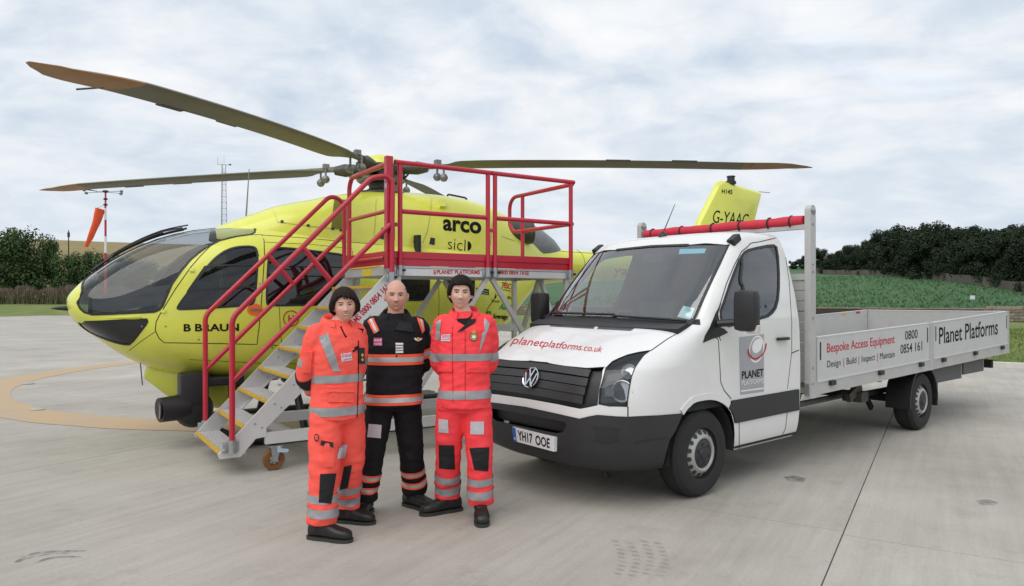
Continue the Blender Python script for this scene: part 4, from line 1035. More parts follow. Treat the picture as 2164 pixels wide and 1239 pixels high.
# stair rails
for y in (-.03, PW + .03):
    a = rail('hand_rail', [(-1.623, y, .24), (-1.623, y, 1.43), (-.27, y, 2.80), (-.115, y if y > 0 else -.09, 2.72), (-.115, y if y > 0 else -.09, dz - .07)] if y > 0 else [(-1.623, y, .24), (-1.623, y, 1.43), (-.30, y, 2.81), (-.085, -.075, 2.86), (-.10, -.09, 2.3), (-.10, -.09, dz - .09)], .16)
    rail('stair_mid_rail', [(-1.615, y, .865), (-.12, y if y > 0 else -.085, 2.35)], 0, RR, a)
    rail('stair_strut', [(-.985, y, 2.09), (-.71, y, 1.77)], 0, RR, a)
    s_ = -1 if y < 0 else 1; yb = 0.0 if y < 0 else PW
    MB().tube([(-1.623, y, .215), (-1.623, y, .33)], .038, 12).box((-1.70, yb + .001 * s_, .215), (-1.56, yb + .014 * s_, .315), .003).build('rail_clamp', m_zinc, a, True)
    for dx in (-.055, .02): MB().lathe([(.02, 0), (.02, .02 * s_), (.008, .026 * s_)], (-1.64 + dx, yb + .012 * s_, .24), 'y', 12).build('bolt', m_zinc, a)
clamp(-.10, -.09, dz - .16)
# lettering
ph = Hit(PF, None, 1, -.0005)
def plet(s, q, b=.03): decal('lettering', text_shape(s, b), q, ph, m_redlet, plat, .002)
plet('PLANET PLATFORMS', [(923, 579), (1014, 580), (1014, 571.5), (923, 570.5)])
plet('0800 0854 161', [(1054, 580), (1111, 580.8), (1111, 572.5), (1054, 572)])
def bars_logo(x, y): decal('emblem', merge_shapes(*[place(grid_shape(), 0, k * .34, 1, k * .34 + .22) for k in range(3)]), box_quad(x, y, x + 5, y + 9.5), ph, m_redlet, plat, .002)
bars_logo(916, 570.5); bars_logo(1112, 572)
decal('lettering', text_shape('PLANET PLATFORMS 0800 0854 161', .03), [(679, 763), (823, 610), (813, 600.5), (669, 753.5)], ph, m_redlet, plat, .002)
# ------------------------------------------------------------------ dropside van
VF = Frame((.835, 6.372), math.atan2(-.646, -.763))
m_white = mat('white_paint', (0.74, 0.74, 0.735), 0.28, var=0.02, vscale=2, coat=0.6, dirt=(0.50, 0.48, 0.45), dscale=2.2, damt=0.18)
m_bump = mat('grey_bumper_plastic', (0.024, 0.0245, 0.027), 0.5, var=0.15, vscale=6, bump=0.12, bscale=220)
m_grille = mat('grille_plastic', (0.018, 0.018, 0.019), 0.45)
m_gap = mat('van_panel_gap', (0.02, 0.02, 0.02), 0.8)
m_wglass = glass('van_windscreen_glass', (0.80, 0.90, 0.87), 3.2, 0.03, (0.05, 0.065, 0.065))
m_vglass = glass('van_side_glass', (0.55, 0.59, 0.59), 2.2, 0.06)
m_lamp = glass('headlamp_cover', (0.80, 0.83, 0.85), 0.9, 0.03, (0.2, 0.2, 0.2))
m_lampin = mat('headlamp_housing', (0.055, 0.06, 0.065), 0.35, 0.3)
m_chrome = mat('chrome', (0.75, 0.75, 0.76), 0.08, 1.0)
m_tyre = mat('tyre_rubber', (0.016, 0.016, 0.017), 0.75, var=0.25, vscale=10, bump=0.2, bscale=90)
m_steel = mat('grey_wheel_steel', (0.40, 0.395, 0.38), 0.45, 0.3, var=0.12, vscale=9, dirt=(0.16, 0.15, 0.14), dscale=9, damt=0.35)
m_rust = mat('inner_rim', (0.05, 0.047, 0.044), 0.7, 0.2, var=0.4, vscale=14)
m_dark = mat('underbody', (0.02, 0.02, 0.02), 0.85, var=0.3)
m_panel = mat('dropside_aluminium', (0.50, 0.50, 0.495), 0.42, 0.25, var=0.05, vscale=3, dirt=(0.36, 0.35, 0.34), dscale=4, damt=0.4)
m_ppaint = mat('dropside_panel_skin', (0.56, 0.57, 0.57), 0.4, 0.1, var=0.04, vscale=3, dirt=(0.42, 0.41, 0.40), dscale=5, damt=0.35)
m_foam = mat('red_foam', (0.55, 0.025, 0.05), 0.7, var=0.1, vscale=12)
m_amber = mat('amber_reflector', (0.75, 0.16, 0.02), 0.4)
m_yelref = mat('yellow_reflector', (0.8, 0.42, 0.02), 0.4)
m_ind = mat('indicator_lens', (0.62, 0.58, 0.54), 0.2)
m_sticker = mat('pale_sticker', (0.55, 0.62, 0.65), 0.6)
m_stblue = mat('blue_sticker', (0.20, 0.50, 0.68), 0.6)
m_lgrey = mat('grey_vinyl', (0.36, 0.365, 0.39), 0.5)
m_plate = mat('number_plate_white', (0.72, 0.73, 0.74), 0.35)
m_pblue = mat('plate_blue', (0.02, 0.10, 0.42), 0.4)
van = thing('dropside_van', 'white dropside van with red foam roll on its ladder rack parked on the concrete', 'van', VF.o, VF.ang)
#        v   z     xf     D     w     n    xrear
RING = [(0, .30, .80, .95, .90, 3.2, -1.60), (.5, .36, .90, .98, .955, 3.4, -1.60), (1, .47, .945, 1.0, .975, 3.5, -1.605), (2, .62, .955, 1.0, .985, 3.6, -1.61), (3, .80, .95, 1.0, .99, 3.7, -1.61),
        (4, .95, .915, 1.0, .99, 3.8, -1.61), (5, 1.06, .845, .95, .99, 3.9, -1.61), (5.5, 1.105, .77, .9, .988, 4.0, -1.61), (6, 1.16, .655, .85, .986, 4.0, -1.61), (7, 1.29, .32, .62, .982, 4.2, -1.61), (8, 1.42, -.04, .42, .975, 4.5, -1.605),
        (8.5, 1.50, -.115, .42, .965, 4.6, -1.60), (9, 1.60, -.20, .42, .955, 4.7, -1.59), (10, 1.88, -.445, .42, .905, 4.8, -1.56), (11, 2.12, -.665, .42, .845, 4.6, -1.53), (11.5, 2.18, -.74, .45, .81, 4.2, -1.52), (12, 2.21, -.83, .5, .76, 3.6, -1.50),
        (13, 2.228, -1.0, .4, .60, 3.0, -1.47), (14, 2.238, -1.15, .25, .3, 2.6, -1.45), (15, 2.24, -1.3, .08, .02, 2.2, -1.44)]
cols = [[(r[0], r[k]) for r in RING] for k in range(1, 7)]
def cab_fn(ins):
    def fn(s, v):
        v = max(0.0, min(15.0, v)); z, xf, D, w, n, xr = (spl(c, v) for c in cols)
        xf -= ins; w = max(.01, w - ins); xr += ins; z -= ins if v > 11.5 else 0
        a = abs(s); sg = 1 if s >= 0 else -1
        if a <= 1:
            ph = a * math.pi / 2; c, q = math.cos(ph), math.sin(ph); x = xf - D + D * max(0, c) ** (2 / n); y = w * max(0, q) ** (2 / n)
        else:
            t_ = min(1, a - 1); x = (xf - D) + (xr - (xf - D)) * t_; y = w
        return Vector((x, y * sg, z))
    return fn
sgrid = [-2 + 0.05 * i for i in range(20)] + [-1 + .025 * i for i in range(80)] + [1 + 0.05 * i for i in range(21)]
cab = Surf(cab_fn(0), sgrid, lin(0, 15, 121), VF, 1.0, 0.25)
def half(poly):
    """near-side outline whose ends lie on the centre line, closed with its mirror image"""
    q = cab.px(poly); q[0] = (0.0, q[0][1]); q[-1] = (0.0, q[-1][1]); return q + [(-s, v) for s, v in reversed(q[1:-1])]
def both(name, m, poly, off):
    q = cab.px(poly) if not isinstance(poly[0][0], str) else poly; return [(name, m, q, off), (name, m, [(-s, v) for s, v in reversed(q)], off)]
R_ws = half([(1300, 679), (1400, 684), (1462, 684.5), (1482, 640), (1500, 600), (1520, 558), (1540, 518), (1450, 518), (1385, 520)])
R_gr = half([(1126, 763), (1194, 774), (1240, 778.5), (1277, 776), (1272, 800), (1266, 825), (1263, 857), (1240, 862), (1226, 864.5), (1180, 855), (1126, 845)])
R_bu = half([(1126, 862.6), (1180, 875), (1224, 885), (1245, 880), (1262, 877), (1326, 881), (1390, 878), (1441, 874), (1426, 909), (1413, 929), (1404, 961), (1399, 985), (1126, 960)])
k_ = len(R_bu); R_bu = R_bu[:11] + [(R_bu[11][0], -.2), (0.0, -.2), (-R_bu[11][0], -.2)] + [(-s, v) for s, v in reversed(R_bu[1:11])]
R_in = half([(1126, 878), (1160, 885), (1196, 892), (1199, 899), (1191, 913), (1178, 915), (1126, 905)])
q_head = cab.px([(1376, 741), (1350, 745), (1327, 750.4), (1308, 758), (1294.5, 764.5), (1280.5, 778.5), (1274.5, 802), (1267.5, 825), (1265.5, 854), (1287.5, 858), (1326, 859), (1326, 846), (1329, 825), (1334, 797), (1343.7, 774), (1361, 750.4)])
q_win = cab.px(smooth_poly([(1567, 538), (1589, 527), (1634, 518), (1643, 524), (1647, 594), (1643, 645), (1628, 666), (1606, 673), (1570, 681), (1530, 691), (1521, 664), (1530, 638), (1546, 590)], 1))
q_tri = cab.px([(1485, 725), (1511, 664), (1524, 640), (1517, 664), (1527, 692), (1538, 703), (1510, 716)])
q_clad = cab.px([(1545.6, 847), (1600, 837.5), (1650, 829), (1687, 822.5), (1687, 866.6), (1650, 874), (1600, 884.5), (1552, 894.5), (1549, 880), (1545, 870), (1538, 860)])
q_arch = cab.px([(1399, 986), (1404, 960.7), (1413, 929), (1426, 908.7), (1442, 874), (1452, 861), (1463.5, 851), (1484, 843), (1508, 842), (1526.6, 849), (1534, 857), (1545, 873), (1551, 896), (1552.6, 918), (1551, 944), (1549, 956)])
q_arch = [(q_arch[0][0], -.3)] + q_arch + [(q_arch[-1][0], -.3)]
M2 = lambda q: [(-s, v) for s, v in reversed(q)]
q_vent = half([(1255, 682), (1330, 694), (1352, 689), (1352, 687), (1335, 689), (1262, 677)]) if False else None
regs = [('windscreen', m_wglass, R_ws, .004), ('grille', m_grille, R_gr, .03), ('bumper', m_bump, R_bu, -.012), ('air_intake', m_grille, R_in, .05)]
for nm, mt, q, off in (('headlight', m_lamp, q_head, .002), ('door_window', m_vglass, q_win, .004), ('mirror_base_panel', m_blk, q_tri, -.004), ('door_cladding', m_bump, q_clad, -.012)):
    regs += [(nm, mt, q, off), (nm, mt, M2(q), off)]
regs += [(None, None, q_arch, 0), (None, None, M2(q_arch), 0)]
vp = cab.cut(regs, van, 'cab', m_white, 1.0); cabo = vp[0]
cab_in = Surf(cab_fn(.04), sgrid, lin(2.5, 15, 80), VF, 1.0, 0.25)
cab_in.cut([(None, None, R_ws, 0), (None, None, q_win, 0), (None, None, M2(q_win), 0), (None, None, R_gr, 0), (None, None, q_head, 0), (None, None, M2(q_head), 0)], van, 'cab_lining', m_liner, 1.0)
for (nm, mt, q, _), po in zip(regs, vp[1:]):
    if po is not None and nm in ('windscreen', 'door_window', 'headlight'): cab.ribbon('window_seal' if nm != 'headlight' else 'lamp_gap', q, .026 if nm != 'headlight' else .008, m_blk, po, .004, True, 1.0)
# flared lip round the front wheel opening
for sg in (1, -1):
    fl = [(s_ * sg, v_) for s_, v_ in cab.px(dense(smooth_poly([(1440, 872), (1450, 858), (1463, 847), (1484, 839), (1508, 838), (1528, 846), (1540, 857)], 2, False), 5, False))]
    cab.ribbon('arch_lip', fl, .05, m_white, cabo, .010, False, 1.0)
# rear wall of the cab
wall = [cab.fn(2, v) for v in lin(1, 15, 40)]; wall += [Vector((p.x, -p.y, p.z)) for p in reversed(wall)]
vv = [p - Vector((.0, 0, 0)) for p in wall]; tri = tessellate_polygon([[Vector((p.y, p.z, 0)) for p in vv]]); link('cab_rear_wall', mesh_data('cab_rear_wall', vv, [tuple(t) for t in tri]), m_white, van)
MB().box((-1.585, -.93, .5), (-1.56, .93, 1.30)).build('cab_bulkhead', m_liner, van)
lin_w = [cab.fn(2, v) for v in lin(4, 14.5, 30)]; lin_w = [Vector((p.x + .035, max(.0, p.y - .03), p.z - .03)) for p in lin_w]; lin_w += [Vector((p.x, -p.y, p.z)) for p in reversed(lin_w)]
link('rear_wall_lining', mesh_data('rear_wall_lining', lin_w, [tuple(t) for t in tessellate_polygon([[Vector((p.y, p.z, 0)) for p in lin_w]])]), m_liner, van)
MB().box((-1.60, -.95, .33), (-.58, .95, .36)).box((-.58, -.50, .33), (.3, .50, .36)).build('cab_floor', m_dark, van)
# panel gaps
def vgap(path, w=.009, par=None, bothsides=True):
    q = cab.px(dense(path, 6, False))
    if len(q) > 2:
        cab.ribbon('panel_gap', q, w, m_gap, par or cabo, .0012, False, 1.0)
        if bothsides: cab.ribbon('panel_gap', [(-s, v) for s, v in q], w, m_gap, par or cabo, .0012, False, 1.0)
vgap([(1462, 686), (1440, 700), (1410, 717), (1376, 741)])
vgap([(1327, 860), (1327, 881)])
vgap([(1517, 706), (1520, 750), (1523, 808), (1530, 825), (1545, 843)]); vgap([(1523, 720), (1517, 705)])
vgap([(1516, 662), (1535, 600), (1552, 560), (1567, 532), (1589, 515), (1641, 503), (1652, 502), (1660, 540), (1667.6, 594), (1673, 680), (1673, 745), (1664, 822)], .008)
vgap([(1664, 868), (1660, 905), (1652, 922)]); vgap([(1562, 893), (1562, 948)]); vgap([(1688, 740), (1672, 747)])
vgap([(1126, 763), (1194, 774), (1240, 778.5), (1278, 776)], .007)
# bonnet louvres
vent = homog([(1158, 690), (1336, 700), (1352, 689), (1153, 674)])
for k in range(7):
    a0, a1 = k / 7, (k + .62) / 7
    for u0, u1 in ((.02, .48), (.52, .98)):
        P = []
        for u in lin(u0, u1, 7):
            for t_ in (a0, a1):
                p, n, _ = cab.hit(*vent(u, t_))
                if p is not None: P.append(p + n * .003)
        if len(P) == 14: link('bonnet_louvre', mesh_data('bonnet_louvre', P, [(2 * i, 2 * i + 1, 2 * i + 3, 2 * i + 2) for i in range(6)]), m_grille, cabo)
# grille bars
for k in range(4):
    t0 = .14 + k * .215
    for sg in (1, -1):
        prof = []
        pp = []
        for i in range(13):
            f = i / 12; tl = (1126 + f * 122, 763 + f * 16); bl = (1126 + f * 100, 845 + f * 19.5)
            p, n, _ = cab.hit(tl[0] + (bl[0] - tl[0]) * t0, tl[1] + (bl[1] - tl[1]) * t0)
            if p is None: continue
            if i == 0: p.y = 0
            pp.append((Vector((p.x, p.y * sg, p.z)) - Vector((.012, 0, 0)), Vector((n.x, n.y * sg, n.z))))
        strip('grille_bar', pp, .062, mat('grille_bar_plastic', (.032, .033, .035), .4), vp[2], .012, False, .02)
# headlamps: housing behind the cover with two round lamps and an indicator
for sg in (1, -1):
    hq = [(s * sg, v) for s, v in q_head]
    P = [cab.fn(s, v) - cab.normal(s, v) * .06 for s, v in hq]; tri = tessellate_polygon([[Vector((s, v, 0)) for s, v in hq]])
    hb = link('headlamp_housing', mesh_data('headlamp_housing', P, [tuple(t) for t in tri]), m_lampin, van)
    for (cx_, cy_, r_) in ((1311, 828, .085), (1324, 781, .058)):
        p, n, _ = cab.hit(cx_, cy_); p = Vector((p.x, p.y * sg, p.z)); n = Vector((n.x, n.y * sg, n.z)); n = (n + Vector((.9, 0, 0))).normalized()
        o = MB().lathe([(r_ * .25, -.06), (r_ * .8, -.035), (r_, .0), (r_ * .93, .004), (r_ * .75, -.03)], (0, 0, 0), 'x', 24).build('lamp_reflector', mat('lamp_silver', (.72, .72, .73), .22, .6), hb, True)
        o.matrix_local = Matrix.Translation(p - n * .045) @ n.to_track_quat('X', 'Z').to_matrix().to_4x4()
        b2 = MB().lathe([(r_ * .02, .0), (r_ * .4, -.01), (r_ * .45, -.03)], (0, 0, 0), 'x', 18).build('lamp_bulb_shield', m_hub2, hb, True); b2.matrix_local = o.matrix_local
    p, n, _ = cab.hit(1287, 828); p.y *= sg; n = Vector((n.x, n.y * sg, n.z)); o = MB().box((-.005, -.035, -.035), (.005, .035, .035), .004).build('side_lamp', mat('side_lamp_grey', (.10, .10, .11), .4), hb); o.matrix_local = Matrix.Translation(p - n * .035) @ n.to_track_quat('X', 'Z').to_matrix().to_4x4()
# emblem
em = Hit(VF, cab.bvh); p, n, _ = cab.hit(1126, 800); n = Vector((n.x, 0, n.z)).normalized(); Mx = Matrix.Translation(p + n * .022) @ n.to_track_quat('X', 'Z').to_matrix().to_4x4()
emb = MB().lathe([(.084, -.012), (.088, .006), (.084, .012), (.076, .006), (.076, -.012)], (0, 0, 0), 'x', 36, False).build('emblem', m_chrome, van, True); emb.matrix_local = Mx
MB().lathe([(.001, -.008), (.078, -.008)], (0, 0, 0), 'x', 30, False).build('emblem_backing', m_grille, emb)
def stroke(a, b, w=.012): return MB().bar((.003, a[0], a[1]), (.003, b[0], b[1]), .014, w, (1, 0, 0)) if False else MB().bar((.003, a[0], a[1]), (.003, b[0], b[1]), w, .014, (1, 0, 0)).build('emblem_stroke', m_chrome, emb)
for sg in (1, -1):
    stroke((.030 * sg, .070), (.001 * sg, .008)); stroke((.066 * sg, .038), (.030 * sg, -.068)); stroke((.030 * sg, -.066), (.001 * sg, -.004))
stroke((-.006, .004), (.006, .004), .008)
# number plate
pq = [(1085.5, 932), (1171, 955), (1171.6, 925), (1082, 902.5)]
ph_ = Hit(VF, None, 0, .985); hm = homog(pq); c4 = [ph_(*hm(u, v))[0] for u, v in ((0, 0), (1, 0), (1, 1), (0, 1))]
mb = MB(); mb.add(c4 + [q - Vector((.03, 0, 0)) for q in c4], [(0, 1, 2, 3), (7, 6, 5, 4), (0, 4, 5, 1), (1, 5, 6, 2), (2, 6, 7, 3), (3, 7, 4, 0)]); npl = mb.build('number_plate', m_plate, van)
sub = lambda u0, v0, u1, v1: [hm(u0, v0), hm(u1, v0), hm(u1, v1), hm(u0, v1)]
decal('plate_band', grid_shape(), sub(0, 0, .085, 1), ph_, m_pblue, npl, .0012)
decal('plate_lettering', text_shape('YH17', .025), sub(.13, .16, .49, .86), ph_, m_blklet, npl, .0015); decal('plate_lettering', text_shape('OOE', .025), sub(.56, .16, .90, .86), ph_, m_blklet, npl, .0015)
decal('plate_lettering', text_shape('GB', .02), sub(.02, .12, .065, .3), ph_, m_whtlet, npl, .002)
# bumper creases
bum = vp[3]
for path in ([(1340, 935), (1370, 929), (1409, 925)], [(1252, 902), (1300, 905), (1311, 907)], [(1253, 930), (1280, 936), (1309, 929)]):
    q = cab.px(dense(path, 6, False)); cab.ribbon('bumper_crease', q, .008, m_grille, bum, .016, False, 1.0)
pad(cab.hit, [(1262, 931), (1304, 928), (1308, 909), (1255, 906)], 'fog_lamp_blank', m_grille, bum, .014, 3)
# lettering on the cab
def clet(s, q, m, b=0.0, sh=0.0, c=10, par=cabo, off=.003): return decal('lettering', text_shape(s, b, sh, 1.0, c), q, cab.hit, m, par, off)
clet('planetplatforms.co.uk', [(1077, 732), (1268, 749), (1276, 733), (1091, 711)], m_redlet, .0, 0, 24)
decal('door_sign', grid_shape(6, 10), [(1564, 835), (1614, 828), (1614, 706), (1562, 713)], cab.hit, m_lgrey, cabo, .002)
clet('PLANET', [(1567, 801), (1613, 795), (1613, 779), (1567, 785)], m_blklet, .02, 0, 6, cabo, .004)
clet('PLATFORMS', [(1567, 815), (1613, 809), (1613, 799), (1567, 804.5)], m_whtlet, .0, 0, 6, cabo, .004)
decal('door_sign_line', grid_shape(6, 1), [(1565, 828.5), (1613, 822), (1613, 819), (1565, 825.5)], cab.hit, m_whtlet, cabo, .004)
def rot_ring(cx_, cy_, rx, ry, tilt, r0, a0, a1, m, off):
    v, f = disc_shape(36, r0, a0, a1); P = []; ca, sa = math.cos(R(tilt)), math.sin(R(tilt))
    for q in v:
        ex_, ey_ = (q.x - .5) * 2 * rx, -(q.y - .5) * 2 * ry; p, n, _ = cab.hit(cx_ + ex_ * ca - ey_ * sa, cy_ + ex_ * sa + ey_ * ca); P.append(p + n * off)
    link('door_emblem', mesh_data('door_emblem', P, f), m, cabo)
rot_ring(1598, 738, 15.5, 29, 8, .86, 0, 360, m_whtlet, .004); rot_ring(1597, 736, 12, 22, 8, 0, 0, 360, m_lgrey, .005); rot_ring(1599, 731, 10, 16, 20, 0, 0, 360, m_whtlet, .006)
rot_ring(1599, 734, 18.5, 27, 22, .87, -155, 35, m_redlet, .007)
# windscreen stickers, blade arms, aerial, marker lamps
for q, m in (([(1430, 668), (1458, 674), (1468, 650), (1443, 645)], m_sticker), ([(1446, 655), (1456, 657), (1459, 649), (1449, 647)], m_stblue), ([(1433, 536), (1488, 534), (1492, 524), (1436, 525)], m_stblue)):
    decal('windscreen_sticker', grid_shape(3, 3), q, cab.hit, m, vp[1], -.010 if m is m_sticker else -.008)
for a, b in (((1170, 664), (1300, 668)), ((1298, 671), (1450, 682))):
    pts = [cab.hit(a[0] + (b[0] - a[0]) * t_, a[1] + (b[1] - a[1]) * t_) for t_ in lin(0, 1, 8)]; MB().tube([p + n * .02 for p, n, _ in pts if p is not None], .012, 6).build('wiper', m_blk, van, True)
cowl_q = cab.px([(1160, 668), (1300, 681), (1462, 688)]); 
for sg in (1, -1): cab.ribbon('scuttle', [(s * sg, 7.93) for s in lin(0, .66, 14)], .07, m_blk, cabo, .004, False, 1.0)
p = cab.fn(0, 12.0) + Vector((0, 0, -.004)); ae = MB().lathe([(.045, 0), (.04, .02), (.015, .045), (.002, .05)], p, 'z', 14).build('aerial_base', m_blk, van, True); MB().tube([p + Vector((0, 0, .03)), p + Vector((-.19, .0, .33))], [.006, .003], 6).build('aerial_whip', m_blk, ae)
for sg in (1, -1):
    p, n, _ = cab.hit(1548, 512); p = Vector((p.x, p.y * sg, p.z)); o = MB().box((-.07, -.035, -.03), (.06, .035, .035), .012).build('marker_lamp', m_blk, cabo); o.matrix_local = Matrix.Translation(p + Vector((-.02, 0, .015))) @ Matrix.Rotation(R(30), 4, 'Y')
# door handle
p, n, _ = cab.hit(1650, 716)
for sg in (1, -1):
    o = MB().box((-.095, -.004, -.014), (.095, .03, .014), .01).build('door_handle', m_blk, cabo, True); o.matrix_local = Matrix.Translation((p.x, p.y * sg + (.012 if sg > 0 else -.036), p.z))
    o = MB().lathe([(.055, -.001), (.055, .003), (.045, .004)], (p.x + .03, p.y * sg - (.0015 if sg > 0 else .0015), p.z + .005), 'y', 20).build('handle_recess', m_lgrey, cabo) if False else None
# window divider
q = cab.px(dense([(1567, 541), (1569, 580), (1571, 640)], 6, False)); cab.ribbon('window_divider', q, .03, m_blk, vp[5 + 2], .006, False, 1.0) if len(q) > 2 and vp[7] else None
# mirrors
for sg in (1, -1):
    mo = MB().box((-.075, 0, -.16), (.075, .185, .17), .05).build('door_mirror', m_blk, van, True, angle=50)
    mo.matrix_local = Matrix.Translation((-.33, (1.115 if sg > 0 else -1.30), 1.50)) @ Matrix.Rotation(R(8 * sg), 4, 'Z')
    MB().tube([(.0, .0 if sg > 0 else .185, -.09), (.03, (-.14 if sg > 0 else .33), -.10)], .03, 8).build('mirror_arm', m_blk, mo, True)
    MB().box((-.05, (.10 if sg > 0 else -.004), -.175), (.03, (.188 if sg > 0 else .085), -.105), .012).build('mirror_indicator', m_ind, mo)
# interior
MB().prism([(.1, 1.0), (-.5, 1.0), (-.55, 1.22), (-.35, 1.36), (.0, 1.40), (.12, 1.36)], 'y', -.88, .88).build('dashboard', m_blk, van)
sw = MB(); sw.tube([(0, .19 * math.cos(a), .19 * math.sin(a)) for a in lin(0, 2 * math.pi, 25)], .016, 8, False).box((-.01, -.18, -.02), (.01, .18, .02)); sw = sw.build('steering_wheel', m_blk, van, True); sw.matrix_local = Matrix.Translation((-.62, -.42, 1.36)) @ Matrix.Rotation(R(-55), 4, 'Y')
for y0, y1 in ((-.68, -.20), (-.05, .75)):
    st = MB().box((-1.35, y0, .85), (-.85, y1, 1.0), .04).box((-1.42, y0, .95), (-1.27, y1, 1.58), .05).build('seat', m_seat, van)
    for yc in ([(y0 + y1) / 2] if y1 - y0 < .6 else [y0 + .2, y1 - .2]): MB().box((-1.40, yc - .12, 1.60), (-1.32, yc + .12, 1.80), .03).build('headrest', m_seat, st)
p = Vector((-.72, 0, 2.0)); MB().box((-.70, -.12, 1.95), (-.67, .12, 2.03), .01).build('rear_view_mirror', m_blk, van)
for sg in (1, -1): MB().box((-.98, .12 * sg, 2.10), (-.72, .62 * sg, 2.125), .008).build('sun_visor', m_lgrey, van)
# wheels
def wheel(x, y, sg, r=.355, wd=.235):
    """wheel whose outer face looks towards sg*Y"""
    ty = MB().lathe([(.205, -wd / 2 + .01), (.28, -wd / 2), (r - .03, -wd / 2 + .012), (r - .004, -wd / 2 + .045), (r, -.03), (r, .03), (r - .004, wd / 2 - .045), (r - .03, wd / 2 - .012), (.28, wd / 2), (.205, wd / 2 - .012), (.207, 0)], (0, 0, 0), 'y', 48, False).build('wheel', m_tyre, van, True, angle=25)
    ty.location = (x, y, r); ty.rotation_euler = (0, random.uniform(0, 1), 0 if sg > 0 else math.pi)
    for off in (-.05, 0, .05): MB().lathe([(r + .0005, off - .004), (r - .012, off), (r + .0005, off + .004)], (0, 0, 0), 'y', 48, False).build('tread_groove', m_black_edge, ty)
    MB().lathe([(.205, wd / 2 - .018), (.216, wd / 2 - .010), (.208, wd / 2 - .012), (.203, wd / 2 - .05), (.200, -.04), (.192, -.06)], (0, 0, 0), 'y', 40, False).build('rim', m_rust, ty, True)
    yo = wd / 2 - .002
    dish = MB().lathe([(.199, -.03), (.195, yo - .048), (.190, yo - .036), (.150, yo - .005), (.143, yo + .002), (.134, yo + .005), (.122, yo), (.116, yo - .012), (.02, yo - .018)], (0, 0, 0), 'y', 48, False).build('wheel_disc', m_steel, ty, True, angle=35)
    MB().lathe([(.116, yo - .010), (.110, yo - .004), (.05, yo + .002), (.045, yo + .012), (.03, yo + .016), (.001, yo + .016)], (0, 0, 0), 'y', 32, False).build('hub_cap', m_bump, ty, True)
    for k in range(6):
        a = k * math.pi / 3; MB().lathe([(.011, 0), (.011, .008), (.001, .009)], (.078 * math.sin(a), yo - .004, .078 * math.cos(a)), 'y', 6).build('wheel_bolt', m_grille, ty)
    for k in range(16):
        a = 2 * math.pi * k / 16; c = Vector((.169 * math.sin(a), yo - .0195, .169 * math.cos(a))); n = Vector((math.sin(a) * .61, .79, math.cos(a) * .61)).normalized()
        o = MB().lathe([(.001, 0), (.0195, 0), (.0195, -.004)], (0, 0, 0), 'x', 12, False).build('vent_hole', m_black_edge, ty); o.matrix_local = Matrix.Translation(c + n * .003) @ n.to_track_quat('X', 'Z').to_matrix().to_4x4()
    return ty
REAR = -4.65; FRONT = -.115
for x in (FRONT, REAR):
    for sg in (1, -1): wheel(x, .845 * sg, sg)
for x in (FRONT, REAR): MB().tube([(x, -.74, .355), (x, .74, .355)], .05, 10).build('axle', m_dark, van)
# wheel-arch liners
for sg in (1, -1):
    pts = [(FRONT + .44 * math.cos(a), .36 + .43 * math.sin(a)) for a in lin(-.1, math.pi + .1, 18)]
    v = []; 
    for x, z in pts: v += [(x - .0, .55 * sg, z), (x, .955 * sg, z)]
    f = [(2 * i, 2 * i + 1, 2 * i + 3, 2 * i + 2) for i in range(17)]; mb = MB(); mb.add(v, f); mb.build('wheel_arch_liner', m_dark, van, fix=False)
    MB().prism([(.34, .33), (-.57, .33), (-.57, .9), (.34, .9)], 'y', .50 * sg, .552 * sg).build('inner_wing', m_dark, van)
MB().box((-1.5, -.5, .33), (.75, .5, .5)).build('engine_undertray', m_dark, van)
# chassis
zr = lambda x: .02 * (-1.8 - x)           # the bed rises towards the tail
for y in (.38, -.38): MB().bar((-1.4, y, .60), (-7.5, y, .60 + zr(-7.5)), .07, .16).build('chassis_rail', m_dark, van)
for x in (-2.6, -3.6, -5.4, -6.6): MB().box((x, -.36, .56), (x + .08, .36, .70)).build('chassis_crossmember', m_dark, van)
MB().box((-3.05, -.30, .36), (-2.25, .20, .60), .05).build('fuel_tank', m_dark, van); MB().tube([(-1.7, .3, .40), (-4.3, .3, .42)], .035, 8).build('exhaust_pipe', m_hub2, van)
MB().bar((-3.75, .60, .58), (-3.45, .60, .46), .05, .10).build('spare_wheel_carrier', mat('olive_bracket', (.09, .085, .07), .6), van)
MB().box((-3.80, .45, .40), (-3.62, .68, .52), .01).build('bracket_box', mat('olive_bracket', (.09, .085, .07), .6), van)
MB().bar((-4.3, .50, .25), (-4.12, .50, .44), .04, .06).build('spring_hanger', m_dark, van); MB().bar((-5.3, .52, .45), (-3.85, .52, .45), .07, .05).build('leaf_spring', m_dark, van)
